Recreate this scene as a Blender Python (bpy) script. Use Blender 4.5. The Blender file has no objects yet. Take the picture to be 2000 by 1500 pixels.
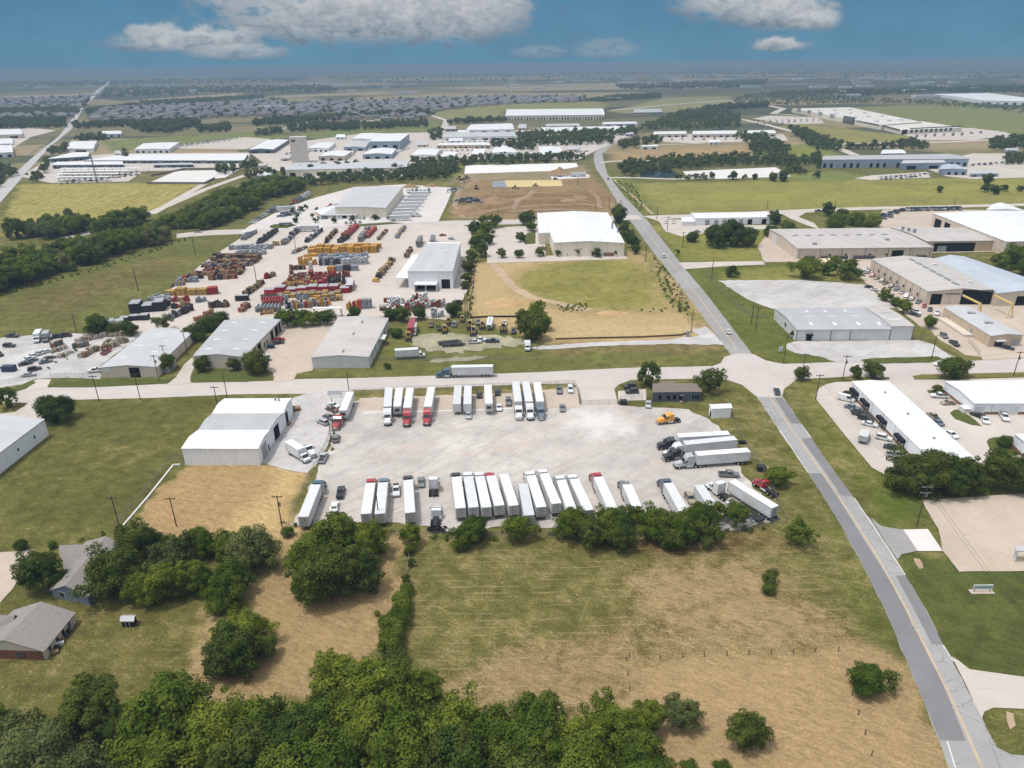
import bpy, math, random
import numpy as np
from mathutils import Matrix, Vector
random.seed(7)
C = bpy.context.scene.collection
SC = bpy.context.scene
# ---------------------------------------------------------------- camera
CAM_H = 105.0
FPX = 1387.0                    # focal length in pixels of a 2000 px wide frame
PITCH = math.radians(24.30)
ROLL = math.radians(0.63)
_F = Vector((0, math.cos(PITCH), -math.sin(PITCH)))
_U0 = Vector((0, math.sin(PITCH), math.cos(PITCH)))
_R0 = Vector((1, 0, 0))
_R = _R0 * math.cos(ROLL) - _U0 * math.sin(ROLL)
_U = _U0 * math.cos(ROLL) + _R0 * math.sin(ROLL)
cam = bpy.data.cameras.new('camera')
cam.sensor_width = 36.0
cam.lens = 36.0 * FPX / 2000.0
cam.clip_start = 0.5
cam.clip_end = 120000
camo = bpy.data.objects.new('camera', cam)
C.objects.link(camo)
M4 = Matrix(((_R.x, _U.x, -_F.x, 0), (_R.y, _U.y, -_F.y, 0), (_R.z, _U.z, -_F.z, CAM_H), (0, 0, 0, 1)))
camo.matrix_world = M4
SC.camera = camo
# ---------------------------------------------------------------- light
SUN_EL = math.radians(71)
SUN_AZ = math.radians(-102)     # measured from +Y towards +X (the sun stands high on the left)
sun = bpy.data.lights.new('sun', 'SUN')
sun.energy = 2.9
sun.angle = math.radians(3.0)
sun.color = (1.0, 0.96, 0.90)
suno = bpy.data.objects.new('sun', sun)
C.objects.link(suno)
_sd = Vector((math.sin(SUN_AZ) * math.cos(SUN_EL), math.cos(SUN_AZ) * math.cos(SUN_EL), math.sin(SUN_EL)))
suno.rotation_euler = _sd.to_track_quat('Z', 'Y').to_euler()
suno.location = (0, 0, 300)
SC.view_settings.view_transform = 'Standard'
SC.view_settings.look = 'None'
SC.view_settings.exposure = -0.17
SC.view_settings.gamma = 1.0
SC.render.engine = 'CYCLES'
SC.cycles.max_bounces = 5
SC.cycles.diffuse_bounces = 2
SC.cycles.transparent_max_bounces = 12
SC.cycles.volume_bounces = 0
def lin(c):
 c = c / 255.0
 return c / 12.92 if c <= 0.04045 else ((c + 0.055) / 1.055) ** 2.4
def S(r, g, b, k=1.45):
 """base colour of a surface that looks like sRGB r,g,b on open level ground"""
 return (lin(r) / k, lin(g) / k, lin(b) / k, 1.0)
# ---------------------------------------------------------------- node helpers
class NT:
 def __init__(self, tree):
  self.t = tree
  self.L = tree.links
 def n(self, typ, **kw):
  o = self.t.nodes.new(typ)
  for k, v in kw.items():
   setattr(o, k, v)
  return o
 def put(self, sock, v):
  if hasattr(v, 'is_linked') or isinstance(v, bpy.types.NodeSocket):
   self.L.new(v, sock)
  else:
   sock.default_value = v
 def math(self, op, a, b=0.0, c=None, clamp=False):
  o = self.n('ShaderNodeMath', operation=op, use_clamp=clamp)
  self.put(o.inputs[0], a)
  self.put(o.inputs[1], b)
  if c is not None:
   self.put(o.inputs[2], c)
  return o.outputs[0]
 def mix(self, fac, a, b, mode='MIX'):
  o = self.n('ShaderNodeMix', data_type='RGBA', blend_type=mode)
  self.put(o.inputs[0], fac)
  self.put(o.inputs[6], a)
  self.put(o.inputs[7], b)
  return o.outputs[2]
 def noise(self, scale, detail=3.0, rough=0.55, vec=None, dist=0.0):
  o = self.n('ShaderNodeTexNoise')
  o.inputs['Scale'].default_value = scale
  o.inputs['Detail'].default_value = detail
  o.inputs['Roughness'].default_value = rough
  o.inputs['Distortion'].default_value = dist
  if vec is not None:
   self.L.new(vec, o.inputs['Vector'])
  return o.outputs['Fac']
 def pos(self):
  return self.n('ShaderNodeNewGeometry').outputs['Position']
 def objpos(self):
  return self.n('ShaderNodeTexCoord').outputs['Object']
 def mapv(self, vec, rot=0.0, scale=(1, 1, 1)):
  for r, s in ((rot, (1, 1, 1)), (0.0, scale)):      # turn first, then stretch
   o = self.n('ShaderNodeMapping')
   o.inputs['Rotation'].default_value = (0, 0, r)
   o.inputs['Scale'].default_value = s
   self.L.new(vec, o.inputs['Vector'])
   vec = o.outputs[0]
  return vec
 def rng(self, v, a, b, c=0.0, d=1.0, smooth=True):
  o = self.n('ShaderNodeMapRange')
  o.interpolation_type = 'SMOOTHSTEP' if smooth else 'LINEAR'
  self.put(o.inputs[0], v)
  for i, x in enumerate((a, b, c, d)):
   self.put(o.inputs[1 + i], x)
  return o.outputs[0]
 def mul(self, col, f):
  """colour times scalar"""
  o = self.n('ShaderNodeVectorMath', operation='SCALE')
  self.put(o.inputs[0], col[:3] if isinstance(col, tuple) else col)
  self.put(o.inputs['Scale'], f)
  return o.outputs[0]
MATS = {}
def material(name, rough=0.85, spec=0.25, metal=0.0):
 m = bpy.data.materials.new(name)
 m.use_nodes = True
 nt = NT(m.node_tree)
 b = m.node_tree.nodes['Principled BSDF']
 b.inputs['Roughness'].default_value = rough
 b.inputs['Specular IOR Level'].default_value = spec
 b.inputs['Metallic'].default_value = metal
 MATS[name] = m
 return m, nt, b
def plain(name, col, rough=0.7, var=0.12, scale=0.6, spec=0.25, metal=0.0):
 """painted or bare surface with soft blotches and dirt"""
 m, nt, b = material(name, rough, spec, metal)
 p = nt.pos()
 f = nt.noise(scale, 5, 0.6, p)
 nt.put(b.inputs['Base Color'], nt.mul(col, nt.rng(f, 0.25, 0.75, 1 - var, 1 + var, False)))
 return m
# ---------------------------------------------------------------- sky
world = bpy.data.worlds.new('World')
SC.world = world
world.use_nodes = True
wt = NT(world.node_tree)
bg = world.node_tree.nodes['Background']
sky = wt.n('ShaderNodeTexSky', sky_type='NISHITA')
sky.sun_disc = False
sky.sun_elevation = SUN_EL
sky.sun_rotation = SUN_AZ
sky.altitude = 200
sky.air_density = 1.0
sky.dust_density = 1.5
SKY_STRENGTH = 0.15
dirn = wt.n('ShaderNodeTexCoord').outputs['Generated']
sep = wt.n('ShaderNodeSeparateXYZ')
wt.L.new(dirn, sep.inputs[0])
_iy = wt.math('DIVIDE', 1.0, wt.math('MAXIMUM', sep.outputs[1], 0.05))
su = wt.math('MULTIPLY', sep.outputs[0], _iy)
sv = wt.math('MULTIPLY', sep.outputs[2], _iy)
cv = wt.n('ShaderNodeCombineXYZ')
wt.put(cv.inputs[0], su)
wt.put(cv.inputs[1], wt.math('MULTIPLY', sv, 1.7))
cn1 = wt.noise(34, 8, 0.56, cv.outputs[0], 0.15)
cn2 = wt.noise(95, 6, 0.6, cv.outputs[0], 0.1)
cn3 = wt.noise(9, 4, 0.55, cv.outputs[0])
# clouds: (u, v, half width, height above, depth below, weight)  u = tan(azimuth), v = tan(elevation)
CLOUDS = [(-0.185, 0.050, 0.215, 0.060, 0.030, 1.0), (-0.085, 0.050, 0.125, 0.055, 0.030, 1.0), (-0.33, 0.074, 0.07, 0.030, 0.012, .9), (-0.02, 0.060, 0.06, 0.04, 0.026, .95),
          (-0.40, 0.0285, 0.115, 0.022, 0.014, .95), (-0.445, 0.034, 0.05, 0.019, 0.012, .95), (-0.36, 0.030, 0.05, 0.016, 0.012, .9), (-0.345, 0.016, 0.075, 0.012, 0.010, .75),
          (0.285, 0.066, 0.085, 0.040, 0.024, 1.0), (0.345, 0.054, 0.075, 0.032, 0.022, 1.0), (0.385, 0.046, 0.045, 0.014, 0.014, .95), (0.345, 0.0175, 0.044, 0.013, 0.008, 1.0),
          (0.152, 0.080, 0.030, 0.009, 0.008, .55), (0.125, 0.013, 0.05, 0.018, 0.010, .48), (0.04, 0.012, 0.045, 0.010, 0.008, .42),
          (0.50, 0.098, 0.12, 0.018, 0.012, .7), (0.74, 0.100, 0.09, 0.02, 0.006, .5)]
cmask, cshade = None, None
for (u, v, a, hb, db, w) in CLOUDS:
 du = wt.math('MULTIPLY', wt.math('SUBTRACT', su, u), 1.0 / a)
 dv = wt.math('SUBTRACT', sv, v)
 dv = wt.math('MAXIMUM', wt.math('MULTIPLY', dv, 1.0 / hb), wt.math('MULTIPLY', dv, -1.0 / db))
 d = wt.math('SQRT', wt.math('ADD', wt.math('MULTIPLY', du, du), wt.math('MULTIPLY', dv, dv)))
 d = wt.math('ADD', d, wt.math('MULTIPLY', wt.math('SUBTRACT', cn1, 0.5), 1.5))
 d = wt.math('ADD', d, wt.math('MULTIPLY', wt.math('SUBTRACT', cn2, 0.5), 0.5))
 f = wt.rng(d, 1.12, 0.55, 0.0, w)
 h = wt.math('MULTIPLY', wt.rng(wt.math('SUBTRACT', sv, v), -db, hb, 0.0, 1.0, False), f)
 cmask = f if cmask is None else wt.math('MAXIMUM', cmask, f)
 cshade = h if cshade is None else wt.math('MAXIMUM', cshade, h)
blue = wt.mix(wt.rng(sv, 0.0, 0.10), (lin(104), lin(149), lin(177), 1), (lin(90), lin(140), lin(174), 1))
blue = wt.mul(blue, wt.rng(cn3, 0.3, 0.7, 0.95, 1.06))
cb = wt.math('ADD', wt.math('ADD', wt.math('MULTIPLY', cshade, 0.8), 0.08), wt.math('MULTIPLY', wt.math('SUBTRACT', cn1, 0.5), 1.2))
cb = wt.math('ADD', cb, wt.math('MULTIPLY', wt.math('SUBTRACT', cn2, 0.5), 0.7), clamp=True)
ccol = wt.mix(cb, (lin(122), lin(140), lin(158), 1), (lin(235), lin(235), lin(233), 1))
low = wt.mix(wt.math('MULTIPLY', cmask, 0.93), blue, ccol)
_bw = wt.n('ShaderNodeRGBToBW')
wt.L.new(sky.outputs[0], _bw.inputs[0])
high = wt.mul(wt.mix(0.55, sky.outputs[0], wt.math('MULTIPLY', _bw.outputs[0], 4.6)), SKY_STRENGTH)      # unseen upper sky half whitened as cloud, boosted to add fill light
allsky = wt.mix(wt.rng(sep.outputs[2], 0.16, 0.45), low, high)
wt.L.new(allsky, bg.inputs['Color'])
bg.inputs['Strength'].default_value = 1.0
# ---------------------------------------------------------------- picture -> ground
def ray(px, py):
 return (_F + _R * ((px - 1000) / FPX) + _U * ((750 - py) / FPX))
def G(px, py, z=0.0):
 d = ray(px, py)
 t = (z - CAM_H) / d.z
 return Vector((d.x * t, d.y * t, z))
def proj(p):
 q = Vector(p) - Vector((0, 0, CAM_H))
 w = q.dot(_F)
 return 1000 + FPX * q.dot(_R) / w, 750 - FPX * q.dot(_U) / w
def zdepth(p):
 return (Vector(p) - Vector((0, 0, CAM_H))).dot(_F)
def height_at(bx, by, ty):
 """height of something standing at picture point (bx,by) whose top is at row ty"""
 b = G(bx, by)
 lo, hi = 0.0, 100.0
 for _ in range(40):
  m = (lo + hi) / 2
  if proj((b.x, b.y, m))[1] > ty:
   lo = m
  else:
   hi = m
 return lo
def GP(pts):
 return [(G(x, y).x, G(x, y).y) for x, y in pts]
# ---------------------------------------------------------------- mesh helpers
class MB:
 def __init__(s):
  s.v, s.f, s.m = [], [], []
  s.k = 0
 def add(s, vs, fs, k=None):
  o = len(s.v)
  s.v.extend([tuple(p) for p in vs])
  kk = s.k if k is None else k
  for f in fs:
   s.f.append([i + o for i in f])
   s.m.append(kk)
 def box(s, x0, x1, y0, y1, z0, z1, k=None, taper=0.0, rot=None, at=(0, 0, 0)):
  t = taper
  vs = [(x0, y0, z0), (x1, y0, z0), (x1, y1, z0), (x0, y1, z0),
              (x0 + t, y0 + t, z1), (x1 - t, y0 + t, z1), (x1 - t, y1 - t, z1), (x0 + t, y1 - t, z1)]
  if rot is not None:
   c, n = math.cos(rot), math.sin(rot)
   vs = [(x * c - y * n, x * n + y * c, z) for x, y, z in vs]
  vs = [(x + at[0], y + at[1], z + at[2]) for x, y, z in vs]
  s.add(vs, [(0, 3, 2, 1), (4, 5, 6, 7), (0, 1, 5, 4), (1, 2, 6, 5), (2, 3, 7, 6), (3, 0, 4, 7)], k)
 def profile(s, pts, x0, x1, k=None, x0b=None, x1b=None):
  """side outline (y,z) run across from x0 to x1"""
  n = len(pts)
  vs = [(x0, y, z) for y, z in pts] + [(x1, y, z) for y, z in pts]
  fs = [list(range(n)), list(range(2 * n - 1, n - 1, -1))]
  for i in range(n):
   j = (i + 1) % n
   fs.append((i, i + n, j + n, j))
  s.add(vs, fs, k)
 def rod(s, a, b, r0, r1=None, n=8, k=None):
  a, b = Vector(a), Vector(b)
  r1 = r0 if r1 is None else r1
  d = (b - a).normalized()
  u = d.orthogonal().normalized()
  w = d.cross(u)
  vs = []
  for p, r in ((a, r0), (b, r1)):
   for i in range(n):
    t = 2 * math.pi * i / n
    vs.append(p + u * (r * math.cos(t)) + w * (r * math.sin(t)))
  fs = [(i, (i + 1) % n, (i + 1) % n + n, i + n) for i in range(n)]
  fs += [list(range(n - 1, -1, -1)), list(range(n, 2 * n))]
  s.add(vs, fs, k)
 def quad(s, a, b, c, d, k=None):
  s.add([a, b, c, d], [(0, 1, 2, 3)], k)
 def mesh(s, name, mats):
  me = bpy.data.meshes.new(name)
  me.from_pydata(s.v, [], s.f)
  if not isinstance(mats, (list, tuple)):
   mats = [mats]
  for m in mats:
   me.materials.append(m)
  if len(mats) > 1:
   me.polygons.foreach_set('material_index', s.m)
  me.update()
  return me
 def build(s, name, mats, parent=None, smooth=False):
  return link(name, s.mesh(name, mats), parent, smooth)
def link(name, me, parent=None, smooth=False):
 o = bpy.data.objects.new(name, me)
 C.objects.link(o)
 if parent is not None:
  o.parent = parent
 if smooth:
  me.polygons.foreach_set('use_smooth', [True] * len(me.polygons))
 return o
def tag(o, label, cat, group=None, kind=None):
 o['label'] = label
 o['category'] = cat
 if group:
  o['group'] = group
 if kind:
  o['kind'] = kind
 return o
def thing(name, label, cat, loc=(0, 0, 0), rz=0.0, group=None):
 o = bpy.data.objects.new(name, None)
 o.empty_display_size = 0.5
 C.objects.link(o)
 o.location = loc
 o.rotation_euler = (0, 0, rz)
 return tag(o, label, cat, group)
def copy_tree(o, parent=None):
 c = o.copy()
 C.objects.link(c)
 if parent is not None:
  c.parent = parent
 for ch in o.children:
  copy_tree(ch, c)
 return c
def paint(o, col):
 for ch in [o] + list(o.children_recursive):
  if ch.type == 'MESH':
   ch.color = col
# value noise in the plane
_rs = np.random.RandomState(3)
_LAT = _rs.rand(256, 256)
def vnoise(x, y, s):
 x = np.asarray(x) * s
 y = np.asarray(y) * s
 xi = np.floor(x).astype(int)
 yi = np.floor(y).astype(int)
 fx, fy = x - xi, y - yi
 fx, fy = fx * fx * (3 - 2 * fx), fy * fy * (3 - 2 * fy)
 a = _LAT[xi & 255, yi & 255]
 b = _LAT[(xi + 1) & 255, yi & 255]
 c = _LAT[xi & 255, (yi + 1) & 255]
 d = _LAT[(xi + 1) & 255, (yi + 1) & 255]
 return (a * (1 - fx) + b * fx) * (1 - fy) + (c * (1 - fx) + d * fx) * fy
def inpoly(px, py, poly):
 n = len(poly)
 r = np.zeros(px.shape, bool)
 for i in range(n):
  x0, y0 = poly[i]
  x1, y1 = poly[(i + 1) % n]
  c = ((y0 > py) != (y1 > py))
  with np.errstate(divide='ignore', invalid='ignore'):
   xx = (x1 - x0) * (py - y0) / (y1 - y0) + x0
  r ^= c & (px < xx)
 return r
def distpoly(px, py, poly):
 d = np.full(px.shape, 1e9)
 n = len(poly)
 for i in range(n):
  ax, ay = poly[i]
  bx, by = poly[(i + 1) % n]
  ex, ey = bx - ax, by - ay
  L = ex * ex + ey * ey + 1e-9
  t = np.clip(((px - ax) * ex + (py - ay) * ey) / L, 0, 1)
  d = np.minimum(d, np.hypot(px - ax - t * ex, py - ay - t * ey))
 return np.where(inpoly(px, py, poly), -d, d)
# ---------------------------------------------------------------- ground
ZONES = [  # picture outline, colour, straw 0-1, mowing rows 0-1, edge softness m
 ([(0, 1180), (400, 1170), (410, 1240), (360, 1340), (270, 1420), (0, 1440)], (112, 108, 62), .33, .25, 3),
 ([(0, 812), (40, 790), (75, 772), (462, 768), (425, 790), (355, 905), (330, 915), (240, 1030), (120, 1075), (0, 1085)], (107, 106, 59), .24, .08, 3),
 ([(800, 1055), (1000, 1035), (1530, 1030), (1610, 1050), (1720, 1270), (1225, 1290), (1225, 1400), (880, 1400), (795, 1270)], (114, 111, 64), .36, .8, 4),
 ([(1230, 1120), (1430, 1100), (1560, 1150), (1620, 1190), (1640, 1260), (1260, 1270)], (124, 110, 68), .66, .6, 7),
 ([(1000, 1280), (1100, 1250), (1215, 1200), (1225, 1400), (900, 1400), (870, 1350)], (128, 110, 72), .7, .8, 6),
 ([(1150, 1040), (1520, 1035), (1560, 1075), (1300, 1085)], (112, 92, 60), .38, .5, 5),  # tree shade below the yard row put into the ground colour
 ([(1222, 1285), (1660, 1268), (1760, 1290), (1850, 1500), (1900, 1700), (1250, 1700), (1225, 1390)], (186, 158, 116), .86, .4, 4),
 ([(560, 1040), (812, 1050), (790, 1110), (760, 1240), (715, 1290), (620, 1390), (480, 1400), (350, 1335), (390, 1270), (415, 1200), (530, 1130)], (180, 153, 110), .85, .1, 3),
 ([(345, 908), (500, 905), (590, 905), (605, 930), (560, 1050), (240, 1055)], (190, 158, 114), .88, 0, 1.0),
 ([(540, 905), (600, 905), (600, 930), (560, 1045), (430, 1060), (520, 960)], (216, 186, 134), .95, 0, 5),
 ([(1740, 1060), (1850, 1100), (2000, 1105), (2100, 1330), (1860, 1290), (1795, 1180)], (92, 98, 54), .06, 0, 2),
 ([(1535, 740), (1600, 750), (1720, 930), (1830, 1030), (1720, 1035), (1640, 900)], (112, 116, 58), .36, .2, 2),
 ([(1720, 930), (1800, 960), (1832, 1032), (1740, 1030)], (98, 112, 52), .12, .1, 4),
 ([(1640, 985), (1715, 1085), (1790, 1240), (1830, 1330), (1790, 1330), (1700, 1210)], (108, 112, 58), .38, .1, 3),
 ([(1395, 715), (1480, 775), (1660, 1000), (1580, 1060), (1500, 1035), (1520, 990), (1400, 800)], (108, 108, 58), .35, .1, 3),
 ([(575, 760), (1140, 745), (1140, 785), (600, 790)], (118, 116, 68), .4, .1, 2),
 ([(575, 745), (740, 690), (780, 640), (1050, 640), (1060, 680), (1405, 668), (1412, 700), (1050, 728)], (114, 116, 66), .2, .1, 2),
 ([(1080, 668), (1405, 672), (1410, 690), (1080, 690)], (128, 116, 80), .35, .1, 4),
 ([(920, 515), (1060, 502), (1265, 490), (1400, 660), (1380, 668), (1050, 665), (920, 622)], (206, 180, 134), .92, .15, 4),
 ([(1000, 540), (1060, 512), (1240, 500), (1285, 545), (1300, 604), (1200, 612), (1090, 604), (1020, 570)], (146, 141, 80), .3, .05, 9),
 ([(1070, 620), (1390, 645), (1400, 655), (1070, 655)], (214, 188, 144), .95, .2, 4),
 ([(1265, 485), (1300, 560), (1390, 650), (1360, 640), (1300, 590), (1250, 500)], (122, 124, 66), .4, .1, 3),
 ([(0, 578), (140, 535), (280, 490), (380, 455), (492, 458), (400, 520), (290, 590), (170, 660), (0, 662)], (112, 113, 66), .2, .05, 3),
 ([(40, 585), (200, 535), (330, 500), (380, 505), (250, 560), (60, 625)], (116, 106, 66), .28, .0, 10),
 ([(0, 440), (40, 360), (400, 356), (300, 412), (170, 432), (20, 462), (0, 462)], (160, 154, 84), .4, .9, 3),
 ([(1215, 358), (2000, 345), (2100, 350), (2100, 398), (1650, 408), (1290, 420)], (150, 145, 86), .12, .05, 5),
 ([(1290, 380), (2000, 352), (2100, 360), (2100, 375), (1600, 392), (1310, 400)], (153, 150, 84), .0, .0, 12),
 ([(875, 425), (905, 348), (950, 335), (1150, 335), (1215, 400), (1225, 425), (1050, 432)], (156, 132, 104), .25, .5, 3),
 ([(930, 400), (960, 375), (1180, 375), (1185, 410), (940, 420)], (142, 116, 88), .1, .8, 6),
 ([(862, 368), (920, 330), (1140, 322), (1150, 345), (900, 352)], (158, 142, 120), .1, .1, 3),
 ([(1180, 345), (1240, 350), (1290, 420), (1245, 410)], (120, 128, 68), .3, .0, 3),
 ([(1265, 440), (1500, 440), (1500, 510), (1330, 510)], (136, 136, 72), .3, .1, 3),
 ([(1330, 525), (1490, 515), (1620, 525), (1690, 545), (1400, 548), (1480, 600), (1515, 605), (1550, 670), (1535, 692), (1640, 704), (1600, 714), (1520, 706), (1460, 685)], (106, 112, 58), .16, .05, 2),
 ([(1400, 530), (1560, 520), (1700, 535), (1690, 548), (1400, 549)], (140, 140, 76), .3, .1, 3),
 ([(192, 277), (300, 268), (530, 256), (570, 268), (480, 276), (350, 284), (225, 296)], (128, 134, 86), .25, 0, 8),
 ([(570, 262), (860, 234), (862, 246), (845, 262), (640, 276)], (122, 130, 84), .25, 0, 8),
 ([(790, 322), (905, 318), (900, 345), (800, 350)], (130, 136, 72), .2, 0, 6),
 ([(830, 220), (990, 202), (1180, 198), (1180, 212), (985, 216), (980, 230), (860, 232)], (146, 142, 98), .25, 0, 10),
 ([(1190, 218), (1300, 190), (1430, 188), (1400, 212), (1250, 224)], (146, 142, 106), .25, 0, 12),
 ([(1650, 210), (1880, 202), (2000, 222), (2150, 240), (2150, 275), (1960, 262), (1880, 250)], (134, 136, 90), .2, 0, 12),
 ([(1195, 297), (1310, 288), (1455, 284), (1482, 305), (1400, 312), (1195, 316)], (176, 152, 122), .1, .2, 8),
 ([(1480, 288), (1600, 280), (1650, 305), (1500, 310)], (136, 140, 76), .15, 0, 8),
 ([(1515, 248), (1560, 240), (1690, 256), (1800, 268), (1640, 284), (1575, 268)], (150, 144, 92), .25, 0, 8),
 ([(1500, 338), (1640, 336), (1700, 345), (1640, 356), (1480, 352)], (128, 134, 78), .2, 0, 8),
 ([(250, 196), (470, 181), (470, 187), (290, 197)], (176, 158, 134), .1, 0, 40),
 ([(520, 187), (760, 178), (760, 184), (540, 191)], (170, 154, 132), .1, 0, 40),
 ([(0, 187), (180, 182), (170, 190), (0, 195)], (170, 154, 132), .1, 0, 40),
 ([(840, 171), (1260, 160), (1500, 156), (1400, 172), (1000, 178)], (166, 150, 130), .1, 0, 60),
 ([(700, 190), (860, 183), (1260, 180), (1200, 192), (880, 205), (700, 200)], (164, 148, 126), .1, 0, 40),
]
def build_ground():
 ny, nx = 1050, 420
 ys = 25 * (60000 / 25) ** (np.linspace(0, 1, ny))
 ts = np.linspace(-1.35, 1.35, nx)
 Y = np.repeat(ys[:, None], nx, 1)
 X = ts[None, :] * (Y + 110)
 x, y = X.ravel(), Y.ravel()
 # ragged zone borders
 wx = x + (vnoise(x, y, .35) - .5) * 3 + (vnoise(x + 91, y, .09) - .5) * 8
 wy = y + (vnoise(x, y + 57, .35) - .5) * 3 + (vnoise(x, y + 17, .09) - .5) * 8
 n = len(x)
 col = np.empty((n, 3))
 col[:] = S(112, 112, 64)[:3]
 straw = np.full(n, .3)
 rows = np.zeros(n)
 swath = np.zeros(n)
 far = np.clip((y - 700) / 300, 0, 1)
 # open country beyond the estates: a patchwork of fields, scrub and woods
 rs = np.random.RandomState(11)
 m = 520
 sy = 500 * (45000 / 500) ** rs.rand(m)
 sx = (rs.rand(m) * 2 - 1) * 1.4 * sy
 pal = [(132, 126, 98), (150, 138, 114), (122, 120, 94), (176, 158, 134), (108, 108, 90), (98, 100, 86), (94, 97, 84), (162, 148, 122)]
 pc = np.array([S(*pal[i])[:3] for i in rs.randint(0, len(pal), m)])
 idx = np.where(far > 0)[0]
 lx, ly = np.log(y[idx]) * 6, x[idx] / y[idx] * 4
 lx = lx + (vnoise(x[idx], y[idx], .004) - .5) * .6
 best = np.full(len(idx), 1e9)
 bi = np.zeros(len(idx), int)
 for k in range(m):
  d = np.abs(lx - math.log(sy[k]) * 6) * 1.3 + np.abs(ly - sx[k] / sy[k] * 4) * .8
  w = d < best
  best[w] = d[w]
  bi[w] = k
 f = far[idx][:, None]
 pc = pc * np.where(sy > 1500, .74, .92)[:, None]
 col[idx] = col[idx] * (1 - f) + pc[bi] * f
 straw[idx] = straw[idx] * (1 - f[:, 0]) + .2 * f[:, 0]
 for pts, c, st, ro, soft in ZONES:
  P = GP(pts)
  xs = [p[0] for p in P]
  yy = [p[1] for p in P]
  k = np.where((wx > min(xs) - soft) & (wx < max(xs) + soft) & (wy > min(yy) - soft) & (wy < max(yy) + soft))[0]
  if len(k) == 0:
   continue
  d = distpoly(wx[k], wy[k], P)
  w = np.clip(.5 - d / (2 * soft), 0, 1)
  w = w * w * (3 - 2 * w)
  cc = np.array(S(*c)[:3])
  col[k] = col[k] * (1 - w[:, None]) + cc * w[:, None]
  straw[k] = straw[k] * (1 - w) + st * w
  rows[k] = rows[k] * (1 - w) + (ro if ro < .9 else .1) * w
  swath[k] = swath[k] * (1 - w) + (1.0 if ro >= .9 else .0) * w
 col[:, 2] *= np.where(straw > .7, .95, .84)
 me = bpy.data.meshes.new('ground')
 me.vertices.add(n)
 co = np.zeros((n, 3), np.float32)
 co[:, 0], co[:, 1] = x, y
 me.vertices.foreach_set('co', co.ravel())
 i = (np.arange(ny - 1)[:, None] * nx + np.arange(nx - 1)[None, :]).ravel()
 q = np.stack([i, i + 1, i + nx + 1, i + nx], 1).astype(np.int32)
 me.loops.add(q.size)
 me.loops.foreach_set('vertex_index', q.ravel())
 me.polygons.add(len(q))
 me.polygons.foreach_set('loop_start', np.arange(0, q.size, 4, dtype=np.int32))
 me.polygons.foreach_set('loop_total', np.full(len(q), 4, np.int32))
 a = me.color_attributes.new('soil', 'FLOAT_COLOR', 'POINT')
 a.data.foreach_set('color', np.concatenate([col, np.ones((n, 1))], 1).astype(np.float32).ravel())
 a = me.color_attributes.new('cover', 'FLOAT_COLOR', 'POINT')
 a.data.foreach_set('color', np.stack([straw, rows, swath, np.ones(n)], 1).astype(np.float32).ravel())
 me.update()
 me.validate()
 m, nt, b = material('grassland', .95, .08)
 p = nt.pos()
 a1 = nt.n('ShaderNodeVertexColor', layer_name='soil').outputs[0]
 a2 = nt.n('ShaderNodeVertexColor', layer_name='cover').outputs[0]
 sp = nt.n('ShaderNodeSeparateColor')
 nt.L.new(a2, sp.inputs[0])
 st, ro, wide = sp.outputs
 f1 = nt.noise(2.1, 7, .74, p, .3)
 f2 = nt.noise(.22, 5, .6, p, .4)
 f3 = nt.noise(.035, 4, .55, p)
 pm = nt.mapv(p, .5, (.5, 1.25, 1))
 f4 = nt.noise(.8, 6, .68, pm, .8)
 # clumped light straw over the green
 t = nt.math('ADD', nt.math('MULTIPLY', f1, .75), nt.math('MULTIPLY', f2, .75))
 t = nt.math('ADD', t, nt.math('MULTIPLY', f4, .55))
 t = nt.math('ADD', t, nt.math('MULTIPLY', f3, .5))
 t = nt.math('ADD', t, nt.math('MULTIPLY', st, .85))
 fac = nt.rng(t, 1.50, 1.98, 0.0, .85)
 base = nt.mul(a1, nt.math('MULTIPLY', nt.rng(f1, .28, .72, .52, 1.42, False), nt.rng(f2, .3, .7, .72, 1.28, False)))
 base = nt.mul(base, nt.math('MULTIPLY', nt.rng(f3, .3, .7, .84, 1.14, False), nt.rng(nt.noise(.6, 5, .7, pm, .5), .3, .7, .8, 1.2, False)))
 green = nt.mix(nt.math('MULTIPLY', nt.rng(f2, .5, .72), .30), base, S(86, 97, 46))
 dcol = nt.mix(nt.rng(st, .6, .9, 0, .85), S(188, 162, 120), a1)
 dry = nt.mul(dcol, nt.math('MULTIPLY', nt.rng(f4, .3, .72, .58, 1.22, False), nt.rng(f1, .28, .72, .70, 1.26, False)))
 c = nt.mix(fac, green, dry)
 # windrows: broken thin lines of cut grass
 wp = nt.mapv(p, -.01, (1, 1, 1))
 sx = nt.n('ShaderNodeSeparateXYZ')
 nt.L.new(wp, sx.inputs[0])
 yy = nt.math('ADD', sx.outputs[1], nt.math('MULTIPLY', nt.noise(.02, 2, .5, p), 5.0))
 yy = nt.math('ADD', yy, nt.math('MULTIPLY', nt.noise(.9, 4, .65, p), .7))
 saw = nt.math('PINGPONG', nt.math('MULTIPLY', yy, 1 / 2.1), .5)
 brk = nt.math('MULTIPLY', nt.rng(nt.noise(.16, 5, .72, nt.mapv(p, 0, (.7, 1.6, 1))), .45, .60), ro)
 c = nt.mix(nt.math('MULTIPLY', nt.math('MULTIPLY', nt.rng(saw, .30, .42), nt.rng(saw, .46, .42)), nt.math('MULTIPLY', brk, .4)), c, S(84, 78, 46))  # dark line painted along each windrow as its shadow
 line = nt.math('MULTIPLY', nt.math('MULTIPLY', nt.rng(saw, .36, .47), brk), .46)
 c = nt.mix(line, c, nt.mul(S(206, 180, 140), nt.rng(f1, .3, .7, .75, 1.2, False)))
 # broad swaths left by the mower
 wq = nt.mapv(p, .22, (1, 1, 1))
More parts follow.
